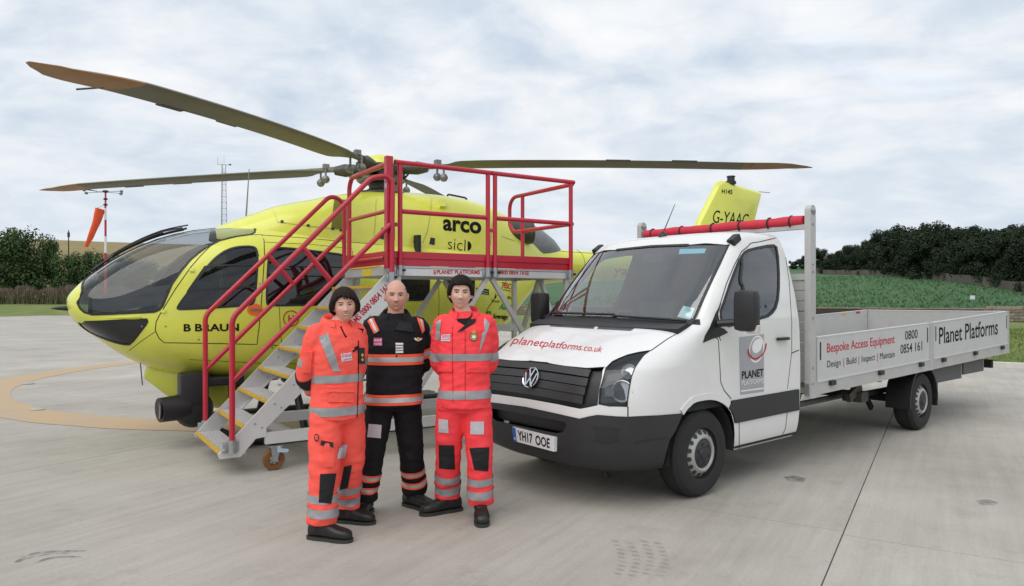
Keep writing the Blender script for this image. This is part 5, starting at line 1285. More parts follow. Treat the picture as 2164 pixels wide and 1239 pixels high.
# bed: planes measured on the near side
BY = 1.03
bp = lambda px, py: VF.plane(px, py, 1, BY)
def bedpt(x, t_, y):
    """point of the bed side at fraction t_ of the panel height"""
    top = spl([(-7.72, 1.405), (-4.70, 1.30), (-1.85, 1.225)], x); bot = spl([(-7.72, .945), (-4.70, .875), (-1.85, .815)], x); return Vector((x, y, bot + (top - bot) * t_))
def slab_part(name, xa, xb, y0, y1, t0, t1, m, par=van):
    P = []
    for x in (xa, xb):
        for y in (y0, y1):
            for t_ in (t0, t1): P.append(bedpt(x, t_, y))
    mb = MB(); mb.add(P, [(0, 1, 3, 2), (4, 6, 7, 5), (0, 4, 5, 1), (2, 3, 7, 6), (1, 5, 7, 3), (0, 2, 6, 4)]); return mb.build(name, m, par)
for sg in (1, -1):
    y0, y1 = (1.0 * sg, 1.03 * sg)
    for xa, xb in ((-1.86, -4.655), (-4.80, -7.70)):
        pn = slab_part('dropside_panel', xa, xb, y0, y1, 0, 1, m_ppaint)
        slab_part('panel_cap', xa, xb, y0 - .004 * sg, y1 + .004 * sg, 1.001, 1.03, m_alu_l, pn)
        slab_part('panel_hinge_rail', xa, xb, y0 - .002 * sg, y1 + .008 * sg, -.035, .0, m_alu_l, pn)
        for x in (xa + .06 * (1 if False else -1), xb + .06): slab_part('latch_slot', x - .012, x + .012, y1 + .0005 * sg, y1 + .003 * sg, .48, .90, m_grille, pn)
        for f in (.1, .5, .9):
            x = xa + (xb - xa) * f; slab_part('hinge', x - .05, x + .05, y1 + .001 * sg, y1 + .03 * sg, -.16, -.05, m_grille, pn)
    slab_part('side_raver', -1.70, -7.72, y0 * .985, y1, -.33, -.04, m_panel)
    slab_part('side_post', -4.66, -4.795, y0, y1 + .006 * sg, -.33, 1.02, m_panel)
    slab_part('rear_post', -7.705, -7.76, y0, y1 + .004 * sg, -.33, 1.02, m_panel)
slab_part('tailboard', -7.70, -7.73, -.995, .995, 0, 1, m_panel); slab_part('panel_cap', -7.695, -7.735, -.995, .995, 1.001, 1.03, m_alu_l)
slab_part('rear_raver', -7.64, -7.74, -.98, .98, -.33, -.04, m_panel)
slab_part('bed_floor', -1.72, -7.69, -.998, .998, -.12, -.05, mat('bed_ply', (.16, .13, .10), .8, var=.3, vscale=3))
for x in lin(-2.1, -7.3, 9): slab_part('bed_bearer', x, x - .07, -.96, .96, -.40, -.13, m_dark)
# reflectors along the far side's cap
for px_c, m in ((1784, m_yelref), (1813, m_redlet), (2096, m_redlet)):
    p = VF.plane(px_c, 655, 1, -1.0); slab_part('reflector', p.x + .07, p.x - .07, -1.0 + .0015, -1.0 + .006, .93, 1.0, m)
# headboard, posts, rack
for sg in (1, -1):
    MB().box((-1.80, .985 * sg, .66), (-1.70, 1.045 * sg, 2.44)).build('headboard_post', m_panel, van)
    MB().lathe([(.001, 0), (.05, 0), (.05, .06), (.001, .06)], (-1.75, .985 if sg > 0 else -1.045, 2.44), 'y', 20, False).build('post_cap', m_panel, van)
    for z in (2.31, 1.93, 1.86, 1.42, .95, .8): MB().lathe([(.013, 0), (.013, .008 * sg), (.004, .009 * sg)], (-1.74, 1.045 * sg, z), 'y', 8).build('post_bolt', m_zinc, van)
for k in range(11): MB().box((-1.775, -.983, .70 + .098 * k), (-1.735, .983, .70 + .098 * k + .092), .006).build('headboard_slat', m_panel, van)
MB().box((-1.79, -.984, 1.782), (-1.72, .984, 1.84)).build('headboard_rail', m_panel, van)
MB().box((-1.78, -.984, 2.265), (-1.72, .984, 2.31)).build('rack_bar', m_panel, van)
fo_ = MB().tube([(-1.75, y, 2.345 + .003 * math.sin(y * 9)) for y in lin(-.955, .955, 20)], [.052 + .003 * math.sin(k * 1.9) for k in range(20)], 14).build('foam_roll', m_foam, van, True)
for y in (-.85, -.45, -.05, .28, .60, .83): MB().tube([(-1.75 + .058 * math.cos(a), y, 2.345 + .058 * math.sin(a)) for a in lin(0, 6.283, 15)], .008, 5, False).build('cable_tie', m_grille, fo_)
# side markers, mudguards, underrun boards
for x, z in ((-2.02, .70), (-4.1, .83), (-6.9, .93)): MB().box((x - .05, .93, z - .02), (x + .05, .985, z + .025), .006).build('side_marker', m_amber, van)
for sg in (1, -1):
    pts = [(REAR + .44 * math.cos(a), .36 + .44 * math.sin(a)) for a in lin(-.15, math.pi + .05, 20)]; inn = [(REAR + .415 * math.cos(a), .36 + .415 * math.sin(a)) for a in lin(-.15, math.pi + .05, 20)]
    MB().prism(pts + inn[::-1], 'y', .70 * sg, .98 * sg).build('mudguard', m_grille, van)
    mf = MB().box((REAR - .455, .72 * sg, .26), (REAR - .43, .97 * sg, .55)).build('mud_flap', m_grille, van)
for xa, xb, z0 in ((-5.15, -6.15, .52), (-6.25, -7.05, .56)): 
    MB().box((xb, .60, z0), (xa, .90, z0 + .26), .006).build('underbody_locker', mat('locker_grey', (.10, .10, .10), .6), van); MB().box((xb - .012, .60, z0), (xb - .001, .905, z0 + .265)).build('locker_edge', m_panel, van)
MB().box((-7.5, -.9, .58), (-7.42, .9, .70)).build('rear_bumper_bar', m_dark, van)
# lettering on the dropsides
bh = Hit(VF, None, 1, 1.0305)
def blet(s, q, m, b=0.0): decal('lettering', text_shape(s, b), q, bh, m, van, .001)
blet('Bespoke Access Equipment', [(1747.6, 752), (1890.6, 731), (1890.6, 707.5), (1747.6, 726)], m_redlet, .01)
X0, X1 = 1748, 1890.6
def seg(f0, f1): 
    yt = lambda f: 763 + (741.6 - 763) * f; yb = lambda f: 781.7 + (759 - 781.7) * f
    return [(X0 + (X1 - X0) * f0, yb(f0)), (X0 + (X1 - X0) * f1, yb(f1)), (X0 + (X1 - X0) * f1, yt(f1)), (X0 + (X1 - X0) * f0, yt(f0))]
def seg2(f0, f1, d): q = seg(f0, f1); return [(q[0][0], q[0][1] - d), (q[1][0], q[1][1] - d), q[2], q[3]]
blet('Design', seg(0, .20), m_blklet); blet('Build', seg2(.288, .432, 4.3), m_blklet); blet('Inspect', seg2(.512, .71, 0), m_blklet); blet('Maintain', seg2(.782, 1.0, 4.0), m_blklet)
for f in (.245, .47, .745): decal('lettering', grid_shape(), seg(f - .004, f + .004), bh, m_redlet, van, .001)
blet('0800', [(1912.7, 719), (1939, 714.5), (1939, 696), (1912.7, 700)], m_blklet, .005)
blet('0854 161', [(1903, 748), (1948.7, 740.5), (1948.7, 721), (1903, 729)], m_blklet, .005)
blet('Planet Platforms', [(1984.5, 728), (2108.6, 707), (2108.6, 674), (1984.5, 692)], m_blklet, .01)
# ------------------------------------------------------------------ people
from mathutils import noise as mnoise
def fabric(name, col, weave=220.0, var=.10):
    if name in MATS: return MATS[name]
    m = bpy.data.materials.new(name); m.use_nodes = True; t = m.node_tree; b = t.nodes['Principled BSDF']
    co = N(t, 'ShaderNodeTexCoord')
    n = N(t, 'ShaderNodeTexNoise', i_Scale=5.0, i_Detail=6.0, i_Roughness=.65); t.links.new(co.outputs['Object'], n.inputs['Vector'])
    r = ramp(t, [(.3, tuple(c * (1 - var) for c in col)), (.7, tuple(min(1, c * (1 + var)) for c in col))]); t.links.new(n.outputs[0], r.inputs[0]); t.links.new(r.outputs[0], b.inputs['Base Color'])
    b.inputs['Roughness'].default_value = .85; b.inputs['Specular IOR Level'].default_value = .2
    w = N(t, 'ShaderNodeTexNoise', i_Scale=26.0, i_Detail=4.0); t.links.new(co.outputs['Object'], w.inputs['Vector'])
    bp_ = N(t, 'ShaderNodeBump', i_Strength=.35, i_Distance=.012); t.links.new(w.outputs[0], bp_.inputs['Height']); t.links.new(bp_.outputs[0], b.inputs['Normal'])
    MATS[name] = m; return m
m_hiv_o = fabric('hi_vis_orange', (1.0, 0.118, 0.090)); m_hiv_p = fabric('hi_vis_coral', (0.97, 0.068, 0.080)); m_bfab = fabric('black_fabric', (0.012, 0.012, 0.014), var=.3)
m_refl = mat('reflective_tape', (0.32, 0.325, 0.34), 0.4, 0.2, var=.10, vscale=30); m_reflb = mat('bright_reflective_tape', (0.46, 0.465, 0.48), 0.4, 0.2, var=.08, vscale=30)
m_trim = fabric('hi_vis_trim', (0.95, 0.13, 0.06)); m_knee = fabric('knee_pad_fabric', (0.022, 0.022, 0.024), var=.2); m_boot = mat('boot_leather', (0.012, 0.012, 0.012), .42, var=.3, vscale=20, bump=.2, bscale=70)
m_label = mat('grey_fabric_label', (0.50, 0.48, 0.52), .7, var=.1); m_pink = mat('pink_badge', (0.55, 0.08, 0.25), .7); m_wbadge = mat('white_badge', (0.75, 0.72, 0.74), .7); m_gold = mat('gold_thread', (0.55, 0.36, 0.06), .5); m_green = mat('dark_green_epaulette', (0.012, 0.03, 0.02), .8)
def skin_mat(name, col):
    m = mat(name, col, .5, var=.07, vscale=9, bump=.05, bscale=120, spec=.35); b = m.node_tree.nodes['Principled BSDF']; b.inputs['Subsurface Weight'].default_value = .12; b.inputs['Subsurface Radius'].default_value = (.01, .004, .002); b.inputs['Subsurface Scale'].default_value = .5; return m
m_hairb = mat('dark_brown_hair', (0.022, 0.014, 0.010), .75, var=.4, vscale=30, spec=.2); m_hairk = mat('black_hair', (0.014, 0.010, 0.008), .75, var=.4, vscale=30, spec=.2); m_hairg = mat('cropped_grey_brown_hair', (0.10, 0.075, 0.06), .8, var=.3, vscale=60)
m_eyew = mat('eye_white', (0.55, 0.52, 0.50), .3); m_iris = mat('eye_dark', (0.012, 0.010, 0.010), .2); m_lip = mat('lips', (0.36, 0.13, 0.11), .5); m_teeth = mat('teeth', (0.72, 0.70, 0.66), .35); m_brow = mat('brows', (0.035, 0.022, 0.016), .8); m_mouth = mat('mouth_line', (0.10, 0.03, 0.028), .6)

SNAP = []
def gauss(x, c, s): return math.exp(-((x - c) / s) ** 2)
def head_pts(sp, nu=96, nv=72):
    """head as a displaced ellipsoid, face towards -Y, centre at eye level"""
    rx, ry, rz = sp.get('hw', .076), .097, .117; V = []; smile = sp.get('smile', 1.0)
    for j in range(nv + 1):
        th = math.pi * j / nv
        for i in range(nu):
            ph = 2 * math.pi * i / nu; dx, dy, dz = math.sin(th) * math.sin(ph), -math.sin(th) * math.cos(ph), math.cos(th)
            x, y, z = rx * dx, ry * dy, rz * dz; t_ = max(0, -dz)
            x *= 1 - .26 * t_ ** 1.6; x *= 1 + .03 * gauss(z, .03, .05)
            if dy < 0:
                y *= 1 - .10 * (1 - abs(dx)) * gauss(z, -.02, .08); f = 1.0 if dy < -.2 else max(0, -dy / .2)
                ax = abs(x); o = 0
                nz = max(0.0, min(1.0, (.022 - z) / .058)); o += .033 * nz ** 1.3 * gauss(x, 0, .0105 + .004 * nz) * (1 if z > -.036 else gauss(z, -.036, .009))
                o += .006 * gauss(ax, .012, .007) * gauss(z, -.034, .008)
                o -= .015 * gauss(ax, .031, .015) * gauss(z, .003, .012); o += .006 * gauss(ax, .030, .022) * gauss(z, .024, .009)
                o += .007 * smile * gauss(ax, .043, .018) * gauss(z, -.030, .017); o += .0045 * gauss(x, 0, .024) * gauss(z, -.062, .012); o -= .0035 * gauss(x, 0, .02) * gauss(z, -.080, .007)
                o += .0085 * gauss(x, 0, .020) * gauss(z, -.101, .014); o -= .004 * smile * gauss(ax, .036, .006) * gauss(z, -.052, .018)
                y -= o * f
            else: y *= 1.0 - .12 * t_
            V.append(Vector((x, y, z)))
    F = []
    for j in range(nv):
        for i in range(nu): F.append((j * nu + i, j * nu + (i + 1) % nu, (j + 1) * nu + (i + 1) % nu, (j + 1) * nu + i))
    return V, F
def remesh(mb, voxel, smooth=3, factor=.5):
    """voxel union of all the pieces in mb as one continuous surface"""
    o = mb.build('tmp', None); md = o.modifiers.new('r', 'REMESH'); md.mode = 'VOXEL'; md.voxel_size = voxel
    if smooth: s2 = o.modifiers.new('s', 'SMOOTH'); s2.iterations = smooth; s2.factor = factor
    dg = bpy.context.evaluated_depsgraph_get(); me = bpy.data.meshes.new_from_object(o.evaluated_get(dg)); bpy.data.objects.remove(o)
    bm = bmesh.new(); bm.from_mesh(me)
    isl = []; seen = set()
    for v0 in bm.verts:
        if v0 in seen: continue
        st = [v0]; seen.add(v0); comp = []
        while st:
            a = st.pop(); comp.append(a)
            for e in a.link_edges:
                b = e.other_vert(a)
                if b not in seen: seen.add(b); st.append(b)
        isl.append(comp)
    isl.sort(key=len); bmesh.ops.delete(bm, geom=[v for c in isl[:-1] for v in c], context='VERTS')
    bm.to_mesh(me); bm.free(); me.polygons.foreach_set('use_smooth', [True] * len(me.polygons)); me.update(); return me
def wrinkle(me, amp, sc, seed, mask=None):
    off = Vector((seed * 3.7, seed * 1.9, seed * 5.3)); nr = [v.normal.copy() for v in me.vertices]
    for v, n in zip(me.vertices, nr):
        p = v.co; q = Vector((p.x * sc[0], p.y * sc[1], p.z * sc[2])) + off
        a = mnoise.noise(q) + .5 * mnoise.noise(q * 2.1 + off); ridge = 1 - abs(mnoise.noise(q * .9 + off * 2)) * 2.0
        v.co = p + n * amp * (a * .7 + ridge * .5) * (mask(p) if mask else 1)
    me.update()
def bvh_of(me): return BVHTree.FromPolygons([v.co for v in me.vertices], [tuple(p.vertices) for p in me.polygons])
def loft(tab, n=56, m=64, expo=2.5):
    """closed vertical garment from a table of (z, half width, half depth, centre x, centre y)"""
    zs = lin(tab[0][0], tab[-1][0], m); V = []; F = []
    cs = [[(r[0], r[k]) for r in tab] for k in range(1, 5)]
    for z in zs:
        a, b, cx_, cy_ = (spl(c, z) for c in cs)
        for i in range(n):
            th = 2 * math.pi * i / n; s, c = math.sin(th), math.cos(th); V.append(Vector((cx_ + a * math.copysign(abs(s) ** (2 / expo), s), cy_ - b * math.copysign(abs(c) ** (2 / expo), c), z)))
    for j in range(m - 1):
        for i in range(n): F.append((j * n + i, j * n + (i + 1) % n, (j + 1) * n + (i + 1) % n, (j + 1) * n + i))
    F += [tuple(range(n))[::-1], tuple((m - 1) * n + i for i in range(n))]
    me = mesh_data('g', V, F, True); return me
def limb(pts, radii, n=28, m=46, sy=1.0):
    """tapered tube through joints with rounded bends"""
    P = [Vector(p) for p in pts]; cum = [0]
    for a, b in zip(P[:-1], P[1:]): cum.append(cum[-1] + (b - a).length)
    cs = [[(c, p[k]) for c, p in zip(cum, P)] for k in range(3)]; cr_ = list(zip(cum, radii)); ts = lin(0, cum[-1], m)
    return [Vector([spl(c, t_) for c in cs]) for t_ in ts], [spl(cr_, t_) for t_ in ts]
def ring_band(name, bvh, A, B, t0, t1, m, par, off=.004, n=48, rmax=.2, skew=0.0, a0=0.0, a1=360.0, rows=4):
    """tape wrapped round a garment between two heights of the axis A-B"""
    A, B = Vector(A), Vector(B); d = (B - A); L = d.length; d = d / L; e1 = d.cross(Vector((0, 1, 0))).normalized(); e2 = d.cross(e1)
    V = []; F = []; full = a1 - a0 >= 360; k = n if full else n + 1
    for j in range(rows + 1):
        for i in range(k):
            a = R(a0 + (a1 - a0) * i / n); dr = e1 * math.cos(a) + e2 * math.sin(a); c = A + d * (t0 + (t1 - t0) * j / rows + skew * math.cos(a)); o = c + dr * rmax
            p, nn, _, _ = bvh.ray_cast(o, -dr, rmax * 1.3)
            if p is None: p, nn = c + dr * rmax * .55, dr
            if SNAP:
                q_, _, _, _ = SNAP[0].ray_cast(p + dr * .022, -dr, .05)
                if q_ is not None: p = q_
            V.append(p + dr * off)
    for j in range(rows):
        for i in range(n if full else n): 
            i2 = (i + 1) % k; F.append((j * k + i, j * k + i2, (j + 1) * k + i2, (j + 1) * k + i))
    return link(name, mesh_data(name, V, F, True), m, par)
def boot(par, pos, yaw, k=1.0):
    """ankle boot with sole; toe towards -Y before the yaw"""
    sec = [(.105, .018, .060), (.095, .034, .085), (.06, .040, .10), (.0, .040, .105), (-.05, .043, .092), (-.10, .050, .072), (-.145, .050, .064), (-.178, .040, .054), (-.195, .020, .035)]
    V = []; F = []; n = 20
    for y, hw, h in sec:
        for i in range(n):
            th = 2 * math.pi * i / n; s, c = math.sin(th), math.cos(th); z = (h / 2 + .016) + (h / 2) * math.copysign(abs(c) ** .7, c); V.append(Vector((hw * math.copysign(abs(s) ** .75, s), y, z)))
    for j in range(len(sec) - 1):
        for i in range(n): F.append((j * n + i, j * n + (i + 1) % n, (j + 1) * n + (i + 1) % n, (j + 1) * n + i))
    F += [tuple(range(n)), tuple((len(sec) - 1) * n + i for i in range(n))]
    mb = MB(); mb.add(V, F); mb.tube([(0, .035, .06), (0, .04, .12), (0, .045, .22)], [.046, .052, .058], 18)
    me = remesh(mb, .007, 2); o = link('boot', me, m_boot, par); o.matrix_local = Matrix.Translation(pos) @ Matrix.Rotation(yaw, 4, 'Z') @ Matrix.Scale(k, 4)
    so = smooth_poly([(-.035, .115), (-.046, .03), (-.042, -.04), (-.054, -.11), (-.045, -.175), (-.02, -.203), (.02, -.203), (.045, -.175), (.054, -.11), (.042, -.04), (.046, .03), (.035, .115)], 1)
    MB().prism(so, 'z', 0.0, .022).build('sole', m_black_edge, o)
    for y in (-.02, -.045, -.07): MB().tube([(-.026, y, .118 + y * .35), (0, y - .004, .126 + y * .35), (.026, y, .118 + y * .35)], .0035, 5).build('lace', m_grille, o)
    return o
def hair_shell(sp, cut, thick, m, par, Mh, nm='hair', strands=0, flare=None):
    """hair as a shell over the skull; cut(azimuth) gives the lower edge as z, azimuth 0 is the face"""
    rx, ry, rz = sp.get('hw', .076), .097, .117; V = []; F = []; nu, nv = 72, 30
    def pt(ph, t_, ex):
        zc = cut(ph); th1 = math.acos(max(-.98, min(.98, zc / rz))); th = th1 * t_; dx, dy, dz = math.sin(th) * math.sin(ph), -math.sin(th) * math.cos(ph), math.cos(th)
        e = ex * (thick(ph, t_)); fl = flare(ph, t_) if flare else 0
        return Vector((rx * dx * (1 - .1 * max(0, -dz)) + dx * (e + fl), ry * dy + dy * (e + fl), rz * dz + dz * e))
    for j in range(nv + 1):
        for i in range(nu):
            ph = 2 * math.pi * i / nu; p = pt(ph, j / nv, 1.0); q = p * 22; p = p * (1 + .035 * mnoise.noise(Vector((q.x, q.y, q.z * .4))) + .006 * mnoise.noise(Vector((ph * 9, j * .12, 3.3)))); V.append(p)
    for i in range(nu): V.append(pt(2 * math.pi * i / nu, 1.0, -.3))
    for j in range(nv + 1):
        for i in range(nu): F.append((j * nu + i, j * nu + (i + 1) % nu, (j + 1) * nu + (i + 1) % nu, (j + 1) * nu + i))
    o = link(nm, mesh_data(nm, V, F, True), m, par); o.matrix_local = Mh
    if strands:
        v = []; f = []
        for _ in range(strands):
            ph = random.uniform(0, 6.283); t0 = random.uniform(.25, .8); pp = [pt(ph + .05 * random.gauss(0, 1) * s_, min(1.05, t0 + .28 * s_), 1.04 + .10 * random.random()) for s_ in lin(0, 1, 5)]; b0 = len(v)
            for p_, w_ in zip(pp, (.002, .003, .003, .002, .0003)):
                sd_ = Vector((math.cos(ph), math.sin(ph), 0)) * w_; v += [p_ - sd_, p_ + sd_]
            f += [(b0 + 2 * q, b0 + 2 * q + 1, b0 + 2 * q + 3, b0 + 2 * q + 2) for q in range(4)]
        s3 = struct(link('hair_strands', mesh_data('hair_strands', v, f), m, o), 'stuff')
    return o
def person(sp):
    """standing person, arms behind the back, facing -Y before the yaw"""
    k = sp['H'] / 1.75; fr = Frame(sp['o'], sp['yaw']); par = thing('person', sp['label'], 'person', fr.o, fr.ang, sp.get('group'))
    loc = lambda w: fr.I @ Vector((w[0], w[1], 0)); feet = [(loc(w), a - fr.ang) for w, a in sp['feet']]
    cx0 = Vector((sp.get('lean', 0), 0, 0)); ds = sp.get('shw', .19) * k
    hd = sp['head']; Mh = Matrix.Translation((cx0.x + hd[0], hd[1], hd[2])) @ Matrix.Rotation(hd[3] - fr.ang, 4, 'Z') @ Matrix.Rotation(hd[4], 4, 'Y') @ Matrix.Rotation(hd[5], 4, 'X') @ Matrix.Scale(sp.get('hs', 1), 4)
    # ---- body
    mb = MB(); V, F = head_pts(sp); mb.add([Mh @ v for v in V], F)
    for s in (1, -1):
        for (dx, dy, dz_, a, b, c) in ((.080, .012, -.012, .010, .019, .030), (.083, .020, .0, .009, .014, .022)):
            e = MB(); e.lathe([(.05, -.98), (.6, -.8), (.92, -.4), (1, 0), (.92, .4), (.6, .8), (.05, .98)], (0, 0, 0), 'z', 16); mb.add([Mh @ (Vector((dx * s * sp.get('hw', .076) / .076, dy, dz_)) + Vector((v.x * a, v.y * b, v.z * c))) for v in e.v], e.f)
    hb = Mh @ Vector((0, .02, -.07)); nb = Vector((cx0.x, .012, 1.46 * k)); mb.tube([hb + Vector((0, 0, .05)), hb, nb.lerp(hb, .5), nb, nb - Vector((0, 0, .06))], [.052 * sp.get('nk', 1), .053 * sp.get('nk', 1), .055 * sp.get('nk', 1), .066 * sp.get('nk', 1), .08], 20)
    tb = loft([(.80 * k, .12, .09, cx0.x * .3, .01), (.95 * k, .16, .11, cx0.x * .5, .01), (1.15 * k, .15, .10, cx0.x * .8, .005), (1.36 * k, .17, .10, cx0.x, .005), (1.44 * k, .13, .08, cx0.x, .01), (1.49 * k, .05, .05, cx0.x, .012)], 28, 30); mb.add([v.co for v in tb.vertices], [tuple(p.vertices) for p in tb.polygons]); bpy.data.meshes.remove(tb)
    legs = []; arms = []
    for si, s in ((0, -1), (1, 1)):                       # feet[0] is the person's right
        ft, fy = feet[si]; hip = Vector((s * .092 * k + cx0.x * .3, .01, .86 * k)); ank = Vector((ft.x, ft.y + .035, .10)); kn = hip.lerp(ank, .50) + Vector((s * .006, -.028, .0)); legs.append((hip, kn, ank))
        mb.tube(*limb([hip, kn, ank, ank + Vector((0, -.03, -.05))], [.075, .05, .036, .03], m=20), 14)
        sh = Vector((s * ds + cx0.x, .012, 1.405 * k)); el = sp['elbow'][si]; el = Vector((s * el[0] * k + cx0.x, el[1] * k, el[2] * k)); wr = Vector((s * .075 * k + cx0.x * .6, .235 * k, .985 * k)); arms.append((sh, el, wr))
        mb.tube(*limb([sh, el, wr], [.048, .038, .027], m=18), 12)
        # hand: palm, four fingers, thumb
        pc = wr + Vector((-s * .05, .012, -.025)); mb.tube([wr, wr.lerp(pc, .5), pc, pc + Vector((-s * .03, .004, -.012))], [.026, .034, .038, .03], 12, True, .5)
        for q in range(4):
            b0 = pc + Vector((-s * .028, .006, .018 - .018 * q)); L_ = (.034, .038, .036, .028)[q]; mb.tube([pc, b0, b0 + Vector((-s * L_, .006, -.010)), b0 + Vector((-s * L_ * 1.5, -.014, -.018))], [.010, .0095, .0085, .007], 8)
        mb.tube([wr.lerp(pc, .4) + Vector((0, 0, .02)), pc + Vector((0, .012, .045)), pc + Vector((-s * .03, .018, .055))], [.012, .011, .008], 8)
    body_me = remesh(mb, .0052, 3, .45); bo_ = link('body', body_me, sp['skin'], par); bb = bvh_of(body_me)
    # ---- face, laid on the head's own surface from the front
    Mi = Mh.to_3x3(); fdir = (Mi @ Vector((0, 1, 0))).normalized()
    def fp(x, z, off=.001):
        o = Mh @ Vector((x, -.25, z)); p, n, _, _ = bb.ray_cast(o, fdir); return (p - fdir * off) if p is not None else Mh @ Vector((x, -.09, z))
    def patch(name, pts, m, off, par_=bo_):
        c = Vector((sum(p[0] for p in pts) / len(pts), sum(p[1] for p in pts) / len(pts), 0)); P = [fp(c.x, c.y, off)]; 
        for f_ in (.5, 1.0): P += [fp(c.x + (p[0] - c.x) * f_, c.y + (p[1] - c.y) * f_, off) for p in pts]
        n = len(pts); F_ = [(0, 1 + i, 1 + (i + 1) % n) for i in range(n)] + [(1 + i, 1 + n + i, 1 + n + (i + 1) % n, 1 + (i + 1) % n) for i in range(n)]
        return link(name, mesh_data(name, P, F_, True), m, par_)
    sm = sp.get('smile', 1)
    for s in (1, -1):
        ez = .002; ew = .0145; eh = .0052 - .001 * sm
        eye = patch('eye', [(s * .031 + ew * math.cos(a), ez + eh * math.sin(a) * (1.0 if math.sin(a) > 0 else .7)) for a in lin(0, 6.283 * 15 / 16, 16)], m_eyew, .0012)
        patch('iris', [(s * .031 + .0048 * math.cos(a), ez + min(eh * .9, .0048) * math.sin(a)) for a in lin(0, 6.283 * 11 / 12, 12)], m_iris, .0022, eye)
        patch('eyelid_line', [(s * .031 + ew * 1.08 * math.cos(a), ez + eh * math.sin(a) + (.0002 if i < 9 else 0)) for i, a in enumerate(lin(0, math.pi, 9))] + [(s * .031 + ew * 1.08 * math.cos(a), ez + eh * 1.0 * math.sin(a) + .0022) for a in lin(math.pi, 0, 9)], m_brow, .0019, eye)
        bw = sp.get('brow', .0034); patch('eyebrow', [(s * (.013 + .036 * t_), .0185 + .006 * math.sin(t_ * 2.4) - bw) for t_ in lin(0, 1, 7)] + [(s * (.013 + .036 * t_), .0185 + .006 * math.sin(t_ * 2.4) + bw * (1.1 - t_ * .7)) for t_ in lin(1, 0, 7)], sp.get('browm', m_brow), .0014)
    mw = .030 if sm > .7 else .023; cv = .009 * sm
    lipo = patch('lips', [(mw * 1.06 * u, -.062 + cv * u * u + .0045 * (1 - u * u)) for u in lin(-1, 1, 11)] + [(mw * 1.06 * u, -.062 + cv * u * u * .9 - (.0105 if sm > .7 else .008) * (1 - u * u)) for u in lin(1, -1, 11)][1:-1], sp.get('lip', m_lip), .0012)
    if sm > .3: patch('teeth', [(mw * .86 * u, -.0622 + cv * u * u * .8 + .0016 * (1 - u * u)) for u in lin(-1, 1, 9)] + [(mw * .86 * u, -.0622 + cv * u * u * .8 - .0070 * sm * (1 - u * u)) for u in lin(1, -1, 9)][1:-1], m_teeth, .0024, lipo)
    else: patch('mouth_line', [(mw * .9 * u, -.0620) for u in lin(-1, 1, 9)] + [(mw * .9 * u, -.0638 - .0012 * (1 - u * u)) for u in lin(1, -1, 9)][1:-1], m_mouth, .0024, lipo)
    for s in (1, -1): patch('nostril', [(s * .0075 + .0032 * math.cos(a), -.0405 + .0018 * math.sin(a)) for a in lin(0, 5.6, 9)], m_mouth, .0006)
    if 'hair' in sp: sp['hair'](sp, bo_, Mh)
    # ---- trousers
    mb = MB(); tw = sp.get('tw', 1.0)
    for hip, kn, ank in legs:
        p, r = limb([hip + Vector((0, 0, .04)), hip.lerp(kn, .5), kn, kn.lerp(ank, .5), ank + Vector((0, -.01, .06)), ank + Vector((0, -.01, .005))], [.096 * k, .103 * k * tw, .092 * k * tw, .089 * k * tw, .090 * k * tw, .088 * k * tw], m=40); mb.tube(p, r, 24)
    pw = (.5 + .5 * sp.get('jw', 1)) * .94 * k; pt = loft([(.78 * k, .165 * pw, .112 * pw, cx0.x * .3, .01), (.84 * k, .178 * pw, .125 * pw, cx0.x * .3, .01), (.92 * k, .165 * pw, .112 * pw, cx0.x * .5, .01), (1.0 * k, .15 * pw, .10 * pw, cx0.x * .5, .01)], 30, 14); mb.add([v.co for v in pt.vertices], [tuple(p.vertices) for p in pt.polygons]); bpy.data.meshes.remove(pt)
    tm = remesh(mb, .010, 2, .4); wrinkle(tm, .014, (9, 9, 15), sp['seed'], lambda p: .35 + .9 * gauss(p.z, .13, .16) + .5 * gauss(p.z, .48 * k, .10) + .4 * gauss(p.z, .80 * k, .06)); tro = link('trousers', tm, sp['cloth'], par); tb_ = bvh_of(tm); th = Hit(fr, tb_)
    for si in (0, 1): boot(par, feet[si][0], feet[si][1], k * sp.get('bs', 1))
    # ---- jacket body and sleeves
    W = sp.get('jw', 1.0); jt = [(.815 * k, .208 * W, .150, .4, .012), (.86 * k, .210 * W, .152, .45, .012), (1.0 * k, .200 * W, .142, .6, .012), (1.12 * k, .203 * W, .142, .8, .010), (1.26 * k, .222 * W, .148, .9, .008), (1.345 * k, .226 * W, .140, 1, .010), (1.40 * k, .212 * W, .126, 1, .012), (1.438 * k, .178 * W, .108, 1, .014), (1.468 * k, .128 * W, .088, 1, .014), (1.49 * k, .086, .076, 1, .014), (1.50 * k, .070, .070, 1, .014)]
    jm = loft([(z, a * k, b * k * (.35 + .65 * W), cx0.x * c, d) for z, a, b, c, d in jt], 72, 84, 2.45); wrinkle(jm, .013, (7, 7, 13), sp['seed'] + 2, lambda p: .4 + .8 * gauss(p.z, .98 * k, .14) + .3 * gauss(p.z, 1.3 * k, .1)); jo = link('jacket', jm, sp['cloth'], par); jb = bvh_of(jm); jh = Hit(fr, jb)
    slv = []; um = MB(); um.add([v.co.copy() for v in jm.vertices], [tuple(q.vertices) for q in jm.polygons])
